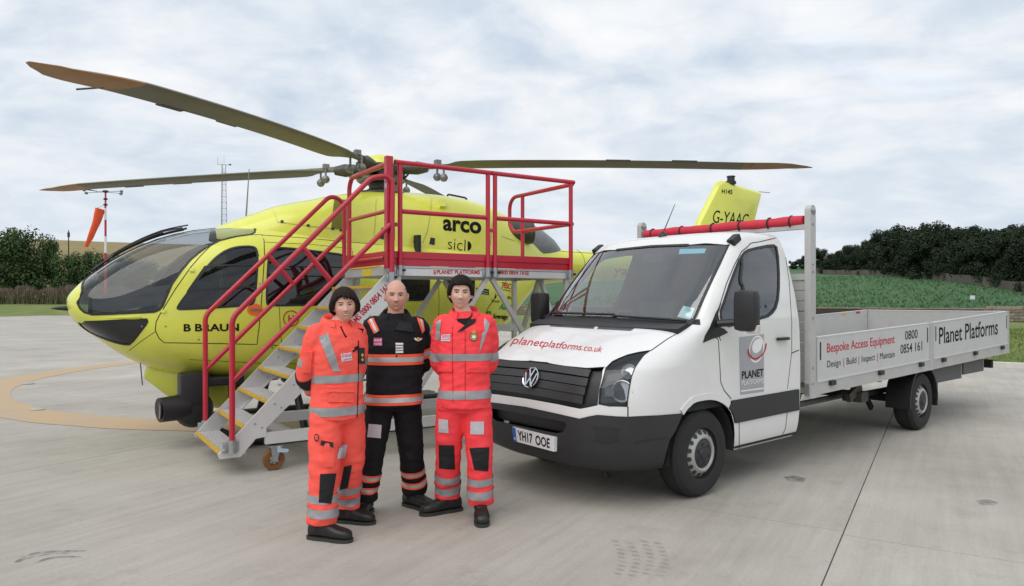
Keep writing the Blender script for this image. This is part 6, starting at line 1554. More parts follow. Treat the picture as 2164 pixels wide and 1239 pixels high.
    for (sh, el, wr), s in zip(arms, (-1, 1)):
        p, r = limb([sh + Vector((-s * .07, 0, .012)), sh, sh.lerp(el, .5) + Vector((s * .008, 0, 0)), el, el.lerp(wr, .55), wr + Vector((s * .02, 0, .005))], [.058 * k, .071 * k, .068 * k, .063 * k, .058 * k, .054 * k], m=44); mb = MB(); mb.tube(p, r, 30); o = mb.build('t', None, None, True, angle=80); me = o.data; wrinkle(me, .010, (11, 11, 15), sp['seed'] + 4 + s); slv.append((None, bvh_of(me), sh, el, wr)); um.add([v.co.copy() for v in me.vertices], [tuple(q.vertices) for q in me.polygons]); bpy.data.objects.remove(o)
    um_ = remesh(um, .0085, 3, .5); wrinkle(um_, .0045, (17, 17, 30), sp['seed'] + 9); bpy.data.objects.remove(jo); jo = link('jacket', um_, sp['cloth'], par); slv = [(jo,) + q[1:] for q in slv]; ub = bvh_of(um_); jh = Hit(fr, ub); SNAP.clear(); SNAP.append(ub)
    # collar
    V = []; F = []; n = 40; gapd = sp.get('collar_gap', 28)
    for j, (z, a, b) in enumerate(((1.478, .092, .086), (1.505, .088, .083), (1.540, .094, .092), (1.512, .113, .112), (1.496, .118, .116))):
        for i in range(n + 1):
            an = R(gapd + (360 - 2 * gapd) * i / n); fb = (1 - math.cos(an)) / 2; V.append(Vector((cx0.x + a * k * math.sin(an), .014 - b * k * math.cos(an), (z - .050 + .055 * fb) * k)))
    for j in range(4):
        for i in range(n): F.append((j * (n + 1) + i, j * (n + 1) + i + 1, (j + 1) * (n + 1) + i + 1, (j + 1) * (n + 1) + i))
    co = link('collar', mesh_data('collar', V, F, True), sp['cloth'], jo)
    def lgs(): SNAP.clear()
    sp['dress'](dict(lgs=lgs, par=par, k=k, fr=fr, tro=tro, tb=tb_, th=th, jo=jo, jb=jb, jh=jh, slv=slv, legs=legs, cx=cx0.x, body=bo_, bh=Hit(fr, bb)))
    return par
def tape2(name, bvh, A, B, t0, t1, par, off=.004, rmax=.2, **kw):
    """orange tape with a narrower silver stripe"""
    o = ring_band(name, bvh, A, B, t0, t1, m_trim, par, off, rmax=rmax, **kw); d = (t1 - t0) * .27; ring_band('silver_stripe', bvh, A, B, t0 + d, t1 - d, m_reflb, o, off + .002, rmax=rmax, **kw); return o
def zip_line(D, path, m=None, w=.005): 
    pp = [D['jh'](*q) for q in dense(path, 4, False)]; pp = [(p, n) for p, n, _ in pp if p is not None]
    if len(pp) > 2: strip('jacket_fastening', pp, w, m or m_seamf, D['jo'], .004)
m_seamf = mat('stitched_seam', (0.50, 0.03, 0.03), .9); m_seamk = mat('dark_stitched_seam', (0.006, 0.006, 0.007), .9)
def pocket(D, key, quad, m, par, th=.010): return pad(D[key], quad, 'pocket', m, par, th, 5)
yp = lambda w: w
# -- the woman
def dress_w(D):
    k = D['k']; jb, jo = D['jb'], D['jo']; cx = D['cx']
    ring_band('reflective_tape', jb, (cx * .8, .01, 0), (cx * .8, .01, 1.5), 1.07 * k, 1.125 * k, m_refl, jo, rmax=.3); ring_band('reflective_tape', jb, (cx * .5, .012, 0), (cx * .5, .012, 1.5), .845 * k, .905 * k, m_refl, jo, rmax=.3)
    for (o, b, sh, el, wr), s in zip(D['slv'], (-1, 1)):
        L = (el - sh).length; ring_band('reflective_tape', b, sh, el, L * .62, L * .80, m_refl, o, rmax=.15); ring_band('elbow_patch', b, el, el.lerp(wr, 1), -.02, (wr - el).length * .42, m_knee, o, .006, rmax=.13); ring_band('reflective_tape', b, el, wr, (wr - el).length * .48, (wr - el).length * .64, m_refl, o, rmax=.13)
    dj = lambda nm, sh_, q, m, off=.005: decal(nm, sh_, q, D['jh'], m, jo, off)
    dj('reflective_tape', grid_shape(3, 14), [(703, 785), (719, 785), (693, 704), (674, 713)], m_refl)
    dj('shirt_front', poly_shape([(0, 1), (.12, .75), (.55, 0), (.8, .15), (1, .9)]), box_quad(718, 690, 768, 745), m_bfab, .004)
    zip_line(D, [(757, 720), (757, 800), (754, 890)], m_seamk, .007); dj('epaulette', grid_shape(2, 3), [(757, 768), (768, 768), (768, 735), (757, 735)], m_green, .012)
    for y in (751, 760): dj('rank_pip', poly_shape([(.5, 0), (1, .5), (.5, 1), (0, .5)]), box_quad(759.5, y - 4, 765.5, y + 4), m_gold, .016)
    dj('badge', grid_shape(3, 3), [(722, 765), (744, 761), (741, 745), (719, 749)], m_wbadge, .006)
    for q in range(3): dj('badge_mark', disc_shape(14, .55), [(721 + 7 * q, 756 - q), (727 + 7 * q, 755 - q), (727 + 7 * q, 749 - q), (721 + 7 * q, 750 - q)], m_pink, .0085)
    decal('badge_lettering', text_shape('YORKSHIRE', .02), [(722.5, 763), (743, 759.3), (742.4, 756), (722, 759.5)], D['jh'], m_pink, jo, .0085)
    pad(D['jh'], [(693, 850), (744, 850), (746, 826), (693, 826)], 'pocket', m_hiv_o, jo, .012, 5); pad(D['jh'], [(690, 829), (746, 829), (746, 816), (690, 816)], 'pocket_flap', m_hiv_o, jo, .022, 4)
    o, b, sh, el, wr = D['slv'][0]; shh = D['jh']; pad(shh, [(640, 785), (660, 785), (664, 742), (644, 742)], 'sleeve_pocket', m_hiv_o, o, .018, 4)
    D['lgs'](); lg(D, m_refl, False); th = D['th']
    decal('fabric_label', grid_shape(3, 4), [(711, 970), (729, 967), (735, 938), (716, 941)], th, m_label, D['tro'], .006); decal('knee_patch', grid_shape(5, 8), [(674, 1062), (699, 1065), (710, 1000), (677, 1002)], th, m_knee, D['tro'], .006); decal('knee_patch', grid_shape(4, 8), [(718, 1036), (735, 1030), (744, 982), (728, 986)], th, m_knee, D['tro'], .006)
    pad(th, [(686, 985), (704, 986), (706, 935), (684, 930)], 'thigh_pocket', m_hiv_o, D['tro'], .014, 5); decal('scissors', merge_shapes(place(disc_shape(14, .6), 0, .45, .25, 1), place(poly_shape([(0, .2), (1, 0), (1, .5), (.1, .8)]), .3, 0, 1, .7)), box_quad(667, 917, 702, 945), th, m_blk, D['tro'], .02)
def lg(D, m, two):
    for (hip, kn, ank), par_ in zip(D['legs'], (D['tro'],) * 2):
        ax = (ank - kn); L = ax.length
        for t0, t1 in (((.44, .58), (.68, .83)) if not two else ((.42, .55), (.66, .79))):
            (tape2 if two else ring_band)('reflective_tape', D['tb'], kn, ank, L * t0, L * t1, *(() if two else (m,)), par_, rmax=.125)
def dress_m(D):
    k = D['k']; jb, jo = D['jb'], D['jo']; cx = D['cx']; tape2('hi_vis_tape', jb, (cx * .8, .01, 0), (cx * .8, .01, 1.5), 1.125 * k, 1.205 * k, jo, rmax=.3); tape2('hi_vis_tape', jb, (cx * .5, .012, 0), (cx * .5, .012, 1.5), .832 * k, .91 * k, jo, rmax=.3)
    for (o, b, sh, el, wr), s in zip(D['slv'], (-1, 1)): L = (el - sh).length; tape2('hi_vis_tape', b, sh, el, L * .58, L * .84, o, rmax=.15)
    dj = lambda nm, sh_, q, m, off=.005: decal(nm, sh_, q, D['jh'], m, jo, off)
    for q in ([(791, 706), (802, 699), (789, 672), (777, 679)], [(891, 706), (897, 698), (894, 679), (881, 671)]):
        dj('shoulder_tape', grid_shape(4, 6), q, m_trim, .005); hm_ = homog(q); dj('silver_stripe', grid_shape(2, 6), [hm_(.3, 0), hm_(.7, 0), hm_(.7, 1), hm_(.3, 1)], m_reflb, .008)
    for q in range(4): dj('rank_bar', grid_shape(3, 1), [(836, 729 + 5.7 * q), (852, 729 + 5.7 * q), (852, 725 + 5.7 * q), (836, 725 + 5.7 * q)], m_wbadge, .005)
    dj('badge', grid_shape(3, 3), [(790, 731), (808, 731), (808, 714), (790, 714)], m_pink, .005); decal('badge_lettering', text_shape('YORKSHIRE', .02), [(791, 729), (807, 729), (807, 725.5), (791, 725.5)], D['jh'], m_wbadge, jo, .0075)
    for q in range(3): dj('badge_mark', disc_shape(12, .55), box_quad(791 + 5.6 * q, 716, 796 + 5.6 * q, 722), m_wbadge, .0075)
    dj('wings_badge', poly_shape([(0, .75), (.25, .85), (.42, .45), (.5, .6), (.58, .45), (.75, .85), (1, .75), (.8, .3), (.6, .15), (.5, 0), (.4, .15), (.2, .3)]), box_quad(874, 713, 892, 722), m_wbadge, .005); dj('crown_mark', disc_shape(10), box_quad(880, 713, 886, 720), m_gold, .007); decal('name_lettering', text_shape('Sam Jones', .01), [(876, 727), (892, 727), (892, 723.5), (876, 723.5)], D['jh'], m_wbadge, jo, .005) if False else None
    zip_line(D, [(840, 700), (838, 760), (838, 845)], m_seamk, .012); pad(D['jh'], [(834, 698), (872, 702), (870, 684), (845, 681)], 'storm_flap', m_knee, jo, .012, 4)
    D['lgs'](); lg(D, m_refl, True); decal('fabric_label', grid_shape(3, 4), [(777, 924), (804, 926), (806, 898), (780, 896)], D['th'], m_label, D['tro'], .006)
    o, b, sh, el, wr = D['slv'][0]; pad(D['jh'], [(757, 740), (768, 740), (768, 705), (757, 705)], 'radio', m_blk, o, .03, 3); decal('pen', grid_shape(1, 3), box_quad(763, 695, 767, 706), D['jh'], m_gold, o, .012)
def dress_r(D):
    k = D['k']; jb, jo = D['jb'], D['jo']; cx = D['cx']; ring_band('reflective_tape', jb, (cx * .8, .01, 0), (cx * .8, .01, 1.5), 1.155 * k, 1.205 * k, m_refl, jo, rmax=.3); ring_band('reflective_tape', jb, (cx * .5, .012, 0), (cx * .5, .012, 1.5), .885 * k, .945 * k, m_refl, jo, rmax=.3)
    for (o, b, sh, el, wr), s in zip(D['slv'], (-1, 1)): L = (el - sh).length; ring_band('reflective_tape', b, sh, el, L * .70, L * .92, m_refl, o, rmax=.15)
    dj = lambda nm, sh_, q, m, off=.005: decal(nm, sh_, q, D['jh'], m, jo, off)
    for q in ([(921, 718), (930, 720), (932, 676), (922, 682)], [(1012, 745), (1016, 738), (1035, 684), (1024, 672)]): dj('reflective_tape', grid_shape(4, 10), q, m_refl)
    dj('badge', grid_shape(3, 3), [(933, 721), (952, 721), (952, 706), (934, 708)], m_wbadge, .006); decal('badge_lettering', text_shape('YORKSHIRE', .02), [(934, 718.5), (951.5, 718.5), (951.5, 715.5), (934, 715.5)], D['jh'], m_pink, jo, .0085)
    for q in range(3): dj('badge_mark', disc_shape(12, .55), box_quad(935 + 5.6 * q, 707.5, 940.5 + 5.6 * q, 714), m_pink, .0085)
    dj('crest', disc_shape(24), box_quad(992, 703, 1010, 721), m_blk, .006); dj('crest_ring', disc_shape(24, .72), box_quad(993.5, 704.5, 1008.5, 719.5), m_gold, .008); dj('crest_centre', disc_shape(16), box_quad(997, 708, 1005, 716), m_wbadge, .008); dj('crest_crown', poly_shape([(.1, 0), (.9, 0), (1, .7), (.75, .4), (.5, 1), (.25, .4), (0, .7)]), box_quad(996, 697, 1006, 704), m_gold, .008)
    dj('shirt_front', poly_shape([(.02, 1), (.25, .3), (.6, 0), (.95, .6), (1, 1)]), box_quad(957, 662, 998, 688), m_bfab, .004); dj('storm_flap', poly_shape([(0, 0), (.3, .1), (.95, .75), (1, 1), (.7, 1), (.35, .45)]), box_quad(965, 676, 1006, 703), m_knee, .010)
    zip_line(D, [(956, 690), (956, 760), (958, 850)]); zip_line(D, [(983, 700), (983, 845)], None, .005)
    for q in ([(926, 785), (956, 785), (956, 775), (926, 775)], [(985, 788), (1030, 786), (1030, 774), (985, 776)]): pad(D['jh'], q, 'pocket_flap', m_hiv_p, jo, .016, 4)
    o, b, sh, el, wr = D['slv'][1]; pad(D['jh'], [(1040, 752), (1054, 752), (1054, 714), (1038, 714)], 'sleeve_pocket', m_hiv_p, o, .02, 4)
    D['lgs'](); lg(D, m_refl, False); th = D['th']
    for q in ([(928, 913), (948, 915), (947, 887), (928, 885)], [(995, 918), (1022, 918), (1022, 891), (995, 891)]): decal('fabric_label', grid_shape(3, 4), q, th, m_label, D['tro'], .006)
    for q in ([(929, 990), (961, 992), (959, 941), (928, 940)], [(1003, 993), (1031, 996), (1033, 945), (993, 947)]): decal('knee_patch', grid_shape(5, 8), q, th, m_knee, D['tro'], .006)
    for q in ([(926, 865), (952, 866), (955, 842), (926, 842)], [(1003, 868), (1040, 865), (1040, 842), (1005, 843)]): pad(th, q, 'pocket', m_hiv_p, D['tro'], .014, 4)
# -- hair of each
def hair_w(sp, par, Mh):
    def cut(ph): a = abs((ph + math.pi) % (2 * math.pi) - math.pi); return spl([(0, .054), (.6, .048), (.9, .034), (1.1, .008), (1.3, -.022), (1.6, -.036), (1.9, -.045), (2.4, -.075), (3.15, -.085)], a) + .016 * mnoise.noise(Vector((ph * 4, 1.7, 0))) + .012 * mnoise.noise(Vector((ph * 13, 4.7, 0)))
    hair_shell(sp, cut, lambda ph, t_: .019 + .006 * t_, m_hairb, par, Mh, 'hair', 900, lambda ph, t_: .010 * sstep(.6, .9, t_) * sstep(1.0, 1.4, abs((ph + math.pi) % (2 * math.pi) - math.pi)))
def hair_m(sp, par, Mh):
    def cut(ph): a = abs((ph + math.pi) % (2 * math.pi) - math.pi); return spl([(0, .09), (1.0, .08), (1.25, .01), (1.6, -.02), (2.4, -.06), (3.15, -.07)], a)
    V = []; F = []; rx, ry, rz = sp.get('hw', .076), .097, .117; nu = 60; nv = 16
    for j in range(nv + 1):
        for i in range(nu + 1):
            ph = R(58) + (2 * math.pi - R(116)) * i / nu; a = abs((ph + math.pi) % (2 * math.pi) - math.pi); z0 = cut(ph); z1 = spl([(1.0, .050), (1.3, .062), (2.2, .075), (3.15, .08)], a); z = z1 + (min(z0, z1 - .01) - z1) * j / nv; c = math.sqrt(max(0, 1 - (z / rz) ** 2)); e = .0022 * math.sin(math.pi * min(1, max(0, .08 + j / nv * .9))) ** .5 * min(1, i / 4, (nu - i) / 4) - .0006
            t_ = max(0, -z / rz); V.append(Vector(((rx * (1 - .26 * t_ ** 1.6) * (1 + .03 * gauss(z, .03, .05)) + e) * c * math.sin(ph), -(ry * (1 if math.cos(ph) > 0 else 1 - .12 * t_) + e) * c * math.cos(ph), z)))
    for j in range(nv):
        for i in range(nu): F.append((j * (nu + 1) + i, j * (nu + 1) + i + 1, (j + 1) * (nu + 1) + i + 1, (j + 1) * (nu + 1) + i))
    o = link('hair', mesh_data('hair', V, F, True), m_hairg, par); o.matrix_local = Mh
def hair_r(sp, par, Mh):
    def cut(ph): a = abs((ph + math.pi) % (2 * math.pi) - math.pi); return spl([(0, .056), (.5, .054), (.85, .046), (1.05, .0), (1.25, -.018), (1.5, .012), (1.75, -.01), (2.2, -.06), (3.15, -.075)], a) + .006 * mnoise.noise(Vector((ph * 9, 2.7, 0)))
    hair_shell(sp, cut, lambda ph, t_: .018 + .004 * t_, m_hairk, par, Mh, 'hair', 700)
SK_W, SK_M, SK_R = skin_mat('fair_skin', (0.66, 0.38, 0.29)), skin_mat('ruddy_skin', (0.60, 0.33, 0.25)), skin_mat('pale_skin', (0.68, 0.42, 0.33))
def gp(px, py): g_ = ground(px, py); return (g_.x, g_.y)
person(dict(label='woman with short dark hair in an orange hi-vis jacket and trousers, turned half aside', H=1.70, o=(-1.185, 4.84), yaw=R(40), feet=[(gp(684, 1140), R(74)), (gp(735, 1104), R(78))], head=(.03, -.035, 1.556, R(17), R(-3), R(0), 0), hs=.95, lean=.0, shw=.146, jw=.87, tw=1.08, bs=1.08,
    elbow=[(.195, .10, 1.12), (.195, .10, 1.12)], skin=SK_W, cloth=m_hiv_o, dress=dress_w, hair=hair_w, seed=1, smile=1.0, brow=.0026, collar_gap=34, group='air ambulance crew posing in front of the stairs'))
person(dict(label='bald man in a black flight suit with orange tape between the other two', H=1.74, o=(-.885, 5.27), yaw=R(9), feet=[(gp(771, 1088), R(-8)), (gp(876, 1072), R(52))], head=(.005, -.02, 1.622, R(10), R(0), R(0), 0), lean=.02, shw=.166, jw=.98, nk=1.1, hw=.079, bs=1.08,
    elbow=[(.212, .085, 1.13), (.212, .085, 1.13)], skin=SK_M, cloth=m_bfab, dress=dress_m, hair=hair_m, seed=2, smile=.5, brow=.0030, collar_gap=30, group='air ambulance crew posing in front of the stairs'))
person(dict(label='young dark-haired man in coral hi-vis jacket and trousers standing beside the van front', H=1.76, o=(-.35, 5.13), yaw=R(6), feet=[(gp(945, 1082), R(-62)), (gp(1016, 1096), R(6))], head=(-.03, -.02, 1.642, R(4), R(2), R(0), 0), lean=.01, shw=.150, jw=.88, bs=1.08,
    elbow=[(.182, .09, 1.13), (.182, .09, 1.13)], skin=SK_R, cloth=m_hiv_p, dress=dress_r, hair=hair_r, seed=3, smile=.9, brow=.0040, collar_gap=32, group='air ambulance crew posing in front of the stairs'))
# ------------------------------------------------------------------ walls, trees, hedge, masts
def field_at(x, y):
    s = WN.x * x + WN.y * y - WO; w = WT.x * x + WT.y * y; return field_z(s, w) if s > 0 else 0.0
m_stone = mat('wall_stone', (0.20, 0.165, 0.125), 0.9, var=0.35, vscale=1.7, bump=0.5, bscale=18)
m_stone2 = mat('pale_wall_stone', (0.27, 0.235, 0.19), 0.9, var=0.3, vscale=1.7, bump=0.5, bscale=18)
m_core = mat('wall_core', (0.05, 0.042, 0.034), 0.95)
# near wall: each stone its own piece where it shows, the rest of the wall plain coursed stone
wall_o = thing('stone_wall', 'low brown dry-stone wall along the foot of the green field', 'wall')
cen = lambda w, d=0.0: WN * (WO + d) + WT * w
def wall_box(w0, w1, z1, m, nm):
    mb = MB(); a, b = cen(w0), cen(w1); u = WN * .17; mb.add([a - u, b - u, b + u, a + u] + [p + Vector((0, 0, z1)) for p in (a - u, b - u, b + u, a + u)], [(0, 1, 2, 3), (4, 5, 6, 7), (0, 1, 5, 4), (1, 2, 6, 5), (2, 3, 7, 6), (3, 0, 4, 7)]); return mb.build(nm, m, wall_o)
wall_box(-90, 70, .84, m_core, 'wall_core')
sv = []
for q in range(8):
    b = MB().box((-.5, -.5, -.5), (.5, .5, .5), .13); o = b.build('s', m_stone if q % 3 else m_stone2); me = o.data
    for v in me.vertices: v.co += Vector((random.uniform(-.05, .05), random.uniform(-.04, .04), random.uniform(-.06, .06)))
    sv.append(me); bpy.data.objects.remove(o)
rot = math.atan2(WT.y, WT.x); cnt = 0
def stones(w0, w1, big):
    z = 0.0
    while z < .86:
        h = random.uniform(.16, .24) * big; w = w0 + random.uniform(-.2, 0)
        while w < w1:
            L = random.uniform(.28, .6) * big; p = cen(w + L / 2, -.15 + random.uniform(-.02, .02)); o = link('stone', random.choice(sv), None, wall_o); o.location = (p.x, p.y, z + h / 2); o.rotation_euler = (0, random.uniform(-.04, .04), rot + random.uniform(-.05, .05)); o.scale = (L * .97, .16, h * .95); w += L
        z += h
def w_of(px):
    d = Vector(((px - CX) / FPX, 1, 0)); t_ = WO / (WN.x * d.x + WN.y * d.y); p = d * t_; return WT.dot(p)
stones(w_of(1085), w_of(1200), 1.25); stones(w_of(2085), w_of(2185), 1.1)
cv = []; cf = []
w = -90.0
while w < 70:
    L = random.uniform(.3, .55); wall_h = .84; a = cen(w); b = cen(w + L * .96); hh = random.uniform(.07, .13); u = WN * random.uniform(.17, .21); b0 = len(cv)
    cv += [a - u + Vector((0, 0, wall_h)), b - u + Vector((0, 0, wall_h)), b + u + Vector((0, 0, wall_h)), a + u + Vector((0, 0, wall_h)), a - u * .8 + Vector((0, 0, wall_h + hh)), b - u * .8 + Vector((0, 0, wall_h + hh)), b + u * .8 + Vector((0, 0, wall_h + hh)), a + u * .8 + Vector((0, 0, wall_h + hh))]
    cf += [tuple(b0 + i for i in q) for q in ((4, 5, 6, 7), (0, 1, 5, 4), (1, 2, 6, 5), (2, 3, 7, 6), (3, 0, 4, 7))]; w += L
struct(link('coping_stones', mesh_data('coping_stones', cv, cf), m_stone, wall_o), 'stuff')
# far wall along the edge of the wood, following the field
fwl = thing('field_wall', 'long pale stone wall running along the edge of the dark wood', 'wall')
def fpt(px, py):
    """point of the field seen at a photo pixel"""
    d = Vector(((px - CX) / FPX, 1, (YH - py) / FPX)); t_ = 60.0
    for _ in range(4000):
        p = Vector((0, 0, CAMZ)) + d * t_
        if p.z <= field_at(p.x, p.y): return p
        t_ += .25
    return p
wl = [fpt(*q) for q in ((1700, 574), (1745, 580), (1830, 582), (1900, 585), (1980, 592), (2060, 602), (2120, 611), (2164, 618), (2230, 630))]
def run_wall(nm, wl, h, m, par):
    mb = MB(); step = []
    for a, b in zip(wl[:-1], wl[1:]):
        n = max(1, int((b - a).length / 2.0)); step += [a.lerp(b, i / n) for i in range(n)]
    step.append(wl[-1]); v = []; f = []
    for p in step:
        z = field_at(p.x, p.y); hh = h * random.uniform(.88, 1.08); nn = Vector((.55, .83, 0)) * .25
        for o_, z_ in ((-1, -.2), (-1, hh), (1, hh), (1, -.2)): v.append(Vector((p.x, p.y, z + z_)) + nn * o_)
    for i in range(len(step) - 1):
        for k in range(3): f.append((4 * i + k, 4 * i + k + 1, 4 * i + 4 + k + 1, 4 * i + 4 + k))
    return link(nm, mesh_data(nm, v, f), m, par)
run_wall('wall_face', wl, .95, mat('far_wall_stone', (0.115, 0.095, 0.078), .9, var=.35, vscale=.6), fwl)

# ---- trees
def leaf_mat(name, c0, c1):
    m = bpy.data.materials.new(name); m.use_nodes = True; t = m.node_tree; b = t.nodes['Principled BSDF']; b.inputs['Roughness'].default_value = .7; b.inputs['Specular IOR Level'].default_value = .25
    co = N(t, 'ShaderNodeNewGeometry'); n = N(t, 'ShaderNodeTexNoise', i_Scale=.55, i_Detail=6.0, i_Roughness=.7); t.links.new(co.outputs['Position'], n.inputs['Vector'])
    r = ramp(t, [(.35, c0), (.65, c1)]); t.links.new(n.outputs[0], r.inputs[0])
    oi = N(t, 'ShaderNodeObjectInfo'); rr = ramp(t, [(0, (.75, .78, .75)), (1, (1.2, 1.15, 1.1))]); t.links.new(oi.outputs['Random'], rr.inputs[0]); t.links.new(mixc(t, 1.0, r.outputs[0], rr.outputs[0], 'MULTIPLY'), b.inputs['Base Color']); MATS[name] = m; return m
m_wood = leaf_mat('wood_foliage', (0.010, 0.021, 0.009), (0.022, 0.040, 0.014)); m_hedge = leaf_mat('hedge_foliage', (0.034, 0.066, 0.022), (0.080, 0.135, 0.042)); m_bark = mat('bark', (0.05, 0.042, 0.032), .9, var=.3)
def crown(h, rad, n, leaf, lobes, seed, low=.25):
    """crown of leaf clumps spread through overlapping lobes: outline uneven, gaps left between"""
    rd = random.Random(seed); L = []
    for k in range(lobes):
        a = rd.uniform(0, 6.283); r = rad * math.sqrt(rd.random()) * .72; z = h * (low + (1 - low) * rd.random() ** .8 * .92); sz = rad * rd.uniform(.28, .50) * (1.1 - .4 * z / h); L.append((Vector((r * math.cos(a), r * math.sin(a), z)), sz))
    V = []; F = []
    for k in range(n):
        c, sz = L[k % lobes]; d = Vector((rd.gauss(0, 1), rd.gauss(0, 1), rd.gauss(0, 1))).normalized(); p = c + d * sz * (rd.random() ** .45) * Vector((1, 1, .8)).length / 1.62; p.z = max(p.z, .1)
        nn = (d + Vector((rd.gauss(0, .5), rd.gauss(0, .5), rd.gauss(0, .5) + .4))).normalized(); u = nn.orthogonal().normalized(); v = nn.cross(u); s = leaf * rd.uniform(.6, 1.4); a = rd.uniform(0, 6.283); u, v = u * math.cos(a) + v * math.sin(a), v * math.cos(a) - u * math.sin(a); b0 = len(V)
        V += [p - u * s, p - v * s * .55, p + u * s, p + v * s * .6]; F.append((b0, b0 + 1, b0 + 2, b0 + 3))
    return mesh_data('crown', V, F), L
def trunk(h, r, L, seed):
    mb = MB(); rd = random.Random(seed); top = Vector((rd.uniform(-.3, .3), rd.uniform(-.3, .3), h * .8)); mid = Vector((rd.uniform(-.15, .15), 0, h * .4)); mb.tube([(0, 0, -.3), (0, 0, .4), mid, top], [r * 1.3, r, r * .7, r * .2], 8)
    for c, sz in L[::max(1, len(L) // 7)]:
        b = Vector((0, 0, h * .25)).lerp(mid, rd.random()); mb.tube([b, b.lerp(c, .55) + Vector((0, 0, -.2)), c], [r * .45, r * .3, r * .1], 6)
    o = mb.build('t', m_bark); me = o.data; bpy.data.objects.remove(o); return me
def tree_kind(h, rad, n, leaf, lobes, seed, m, low=.25, tr=.2):
    c, L = crown(h, rad, n, leaf, lobes, seed, low); c.materials.append(m); return c, trunk(h, tr, L, seed)
def plant_tree(kind, name, label, cat, loc, sc, rz, group=None):
    t = thing(name, label, cat, loc, rz, group); t.scale = sc; link('crown', kind[0], None, t); link('trunk', kind[1], None, t); return t
wk = [tree_kind(10, 4.6, 9500, .21, 20, 11 + i, m_wood, .08, .22) for i in range(4)]
random.seed(21)
tops = [(1690, 562), (1740, 552), (1790, 520), (1830, 503), (1880, 488), (1930, 475), (1960, 467), (2000, 472), (2040, 478), (2075, 484), (2100, 474), (2135, 472), (2164, 470), (2230, 468)]
def top_y(px): return spl([(float(a), float(b)) for a, b in tops], px)
row = [p for p in wl]
k = 0
for depth_off, n, f_ in ((4, 26, .80), (11, 22, .93), (19, 18, 1.0)):
    for i in range(n):
        px = 1744 + (2235 - 1744) * (i + random.uniform(.1, .9)) / n
        bp_ = fpt(px, spl([(1700, 574), (1745, 580), (1830, 582), (1900, 585), (1980, 592), (2060, 602), (2120, 611), (2164, 618), (2240, 631)], px)); dr = Vector((bp_.x, bp_.y, 0)).normalized(); p = bp_ + dr * (depth_off + random.uniform(-2, 2)); z = field_at(p.x, p.y)
        d = p.y; ht = ((YH - top_y(px)) / FPX * d + CAMZ - z) * f_ * random.uniform(.84, 1.10); ht = max(3.0, ht)
        wd = max(.45, min(1.0, ht / 10)) * random.uniform(.85, 1.15)
        plant_tree(wk[k % 4], 'wood_tree', 'dark broadleaf tree in the wood above the green field', 'tree', (p.x, p.y, z - .1), (wd, wd, ht / 10.4), random.uniform(0, 6.28), 'trees of the dark wood'); k += 1
# the same wood goes on beside the apron, where the van's door window mirrors it
for i in range(12):
    x, y = 58 + random.uniform(-5, 8), -14 + i * 5.2; sc_ = random.uniform(.55, .9); plant_tree(wk[i % 4], 'wood_tree', 'dark broadleaf tree mirrored in the door window of the van', 'tree', (x, y, -.1), (sc_ * .9, sc_ * .9, sc_), i * 1.1, 'trees mirrored in the van window')
# small far trees on the skyline left of the wood
for px, hgt in ((1676, 2.6), (1690, 3.2), (1706, 4.0), (1722, 5.0), (1735, 6.0)):
    p = fpt(px, 573); p = p + Vector((p.x, p.y, 0)).normalized() * 14; z = field_at(p.x, p.y); plant_tree(wk[k % 4], 'far_tree', 'small far tree on the skyline at the end of the wood', 'tree', (p.x, p.y, z - .2), (hgt / 9, hgt / 9, hgt / 10), k * 1.3, 'far trees on the field skyline'); k += 1
# hedge trees on the left, behind the tall weeds
hk = [tree_kind(8, 4.4, 9000, .17, 30, 31 + i, m_hedge, .04, .16) for i in range(3)]
def lg_at(px, d): return Vector(((px - CX) / FPX * d, d, 0))
for i, (px, d, ytop, wpx, lab) in enumerate(((-60, 98, 490, 150, 'bushy hedge tree at the end of the row beyond the weeds'), (20, 96, 478, 140, 'tallest bushy hedge tree rising behind the weeds'), (75, 100, 494, 100, 'rounded hedge tree between the tallest tree and the low bushes'), (140, 98, 540, 90, 'low dark bush beside the tall hedge tree'), (185, 99, 528, 90, 'low dark bush below the windsock'), (240, 101, 536, 90, 'low dark bush behind the windsock pole'), (300, 103, 548, 90, 'low dark bush behind the helicopter windscreen'), (370, 105, 560, 90, 'low dark bush behind the helicopter door'), (450, 104, 556, 95, 'low dark bush behind the lattice mast'), (530, 106, 552, 95, 'low dark bush hidden behind the cabin roof'), (610, 108, 560, 90, 'low dark bush beyond the helicopter cabin window'))):
    p = lg_at(px, d); zb = bank_z(d); ht = (YH - ytop) / FPX * d + CAMZ - zb; w_ = wpx / FPX * d / 2 / 4.2; plant_tree(hk[i % 3], 'hedge_tree', lab, 'tree', (p.x, p.y, zb - .1), (w_, w_, ht / 8.2), i * 1.7)
# tall weeds in front of the hedge
wv = []; wf = []; hv_ = []; hf_ = []
for _ in range(15000):
    px = random.uniform(-60, 380); d = random.uniform(86, 95); p = lg_at(px, d) + Vector((0, 0, bank_z(d) - .05)); ht = random.uniform(1.0, 2.8) * (.75 + .35 * mnoise.noise(Vector((px * .03, 2, 0)))); ln = Vector((random.gauss(0, .12), random.gauss(0, .12), 1)).normalized() * ht; a = random.uniform(0, 6.28); u = Vector((math.cos(a), math.sin(a), 0)) * random.uniform(.03, .08); b0 = len(wv); wv += [p - u, p + u, p + ln]; wf.append((b0, b0 + 1, b0 + 2))
    if random.random() < .5: 
        q = p + ln * .93; b0 = len(hv_); u2 = u.normalized() * random.uniform(.06, .12); up = Vector((0, 0, random.uniform(.12, .3))); hv_ += [q - u2, q + up, q + u2, q - up]; hf_.append((b0, b0 + 1, b0 + 2, b0 + 3))
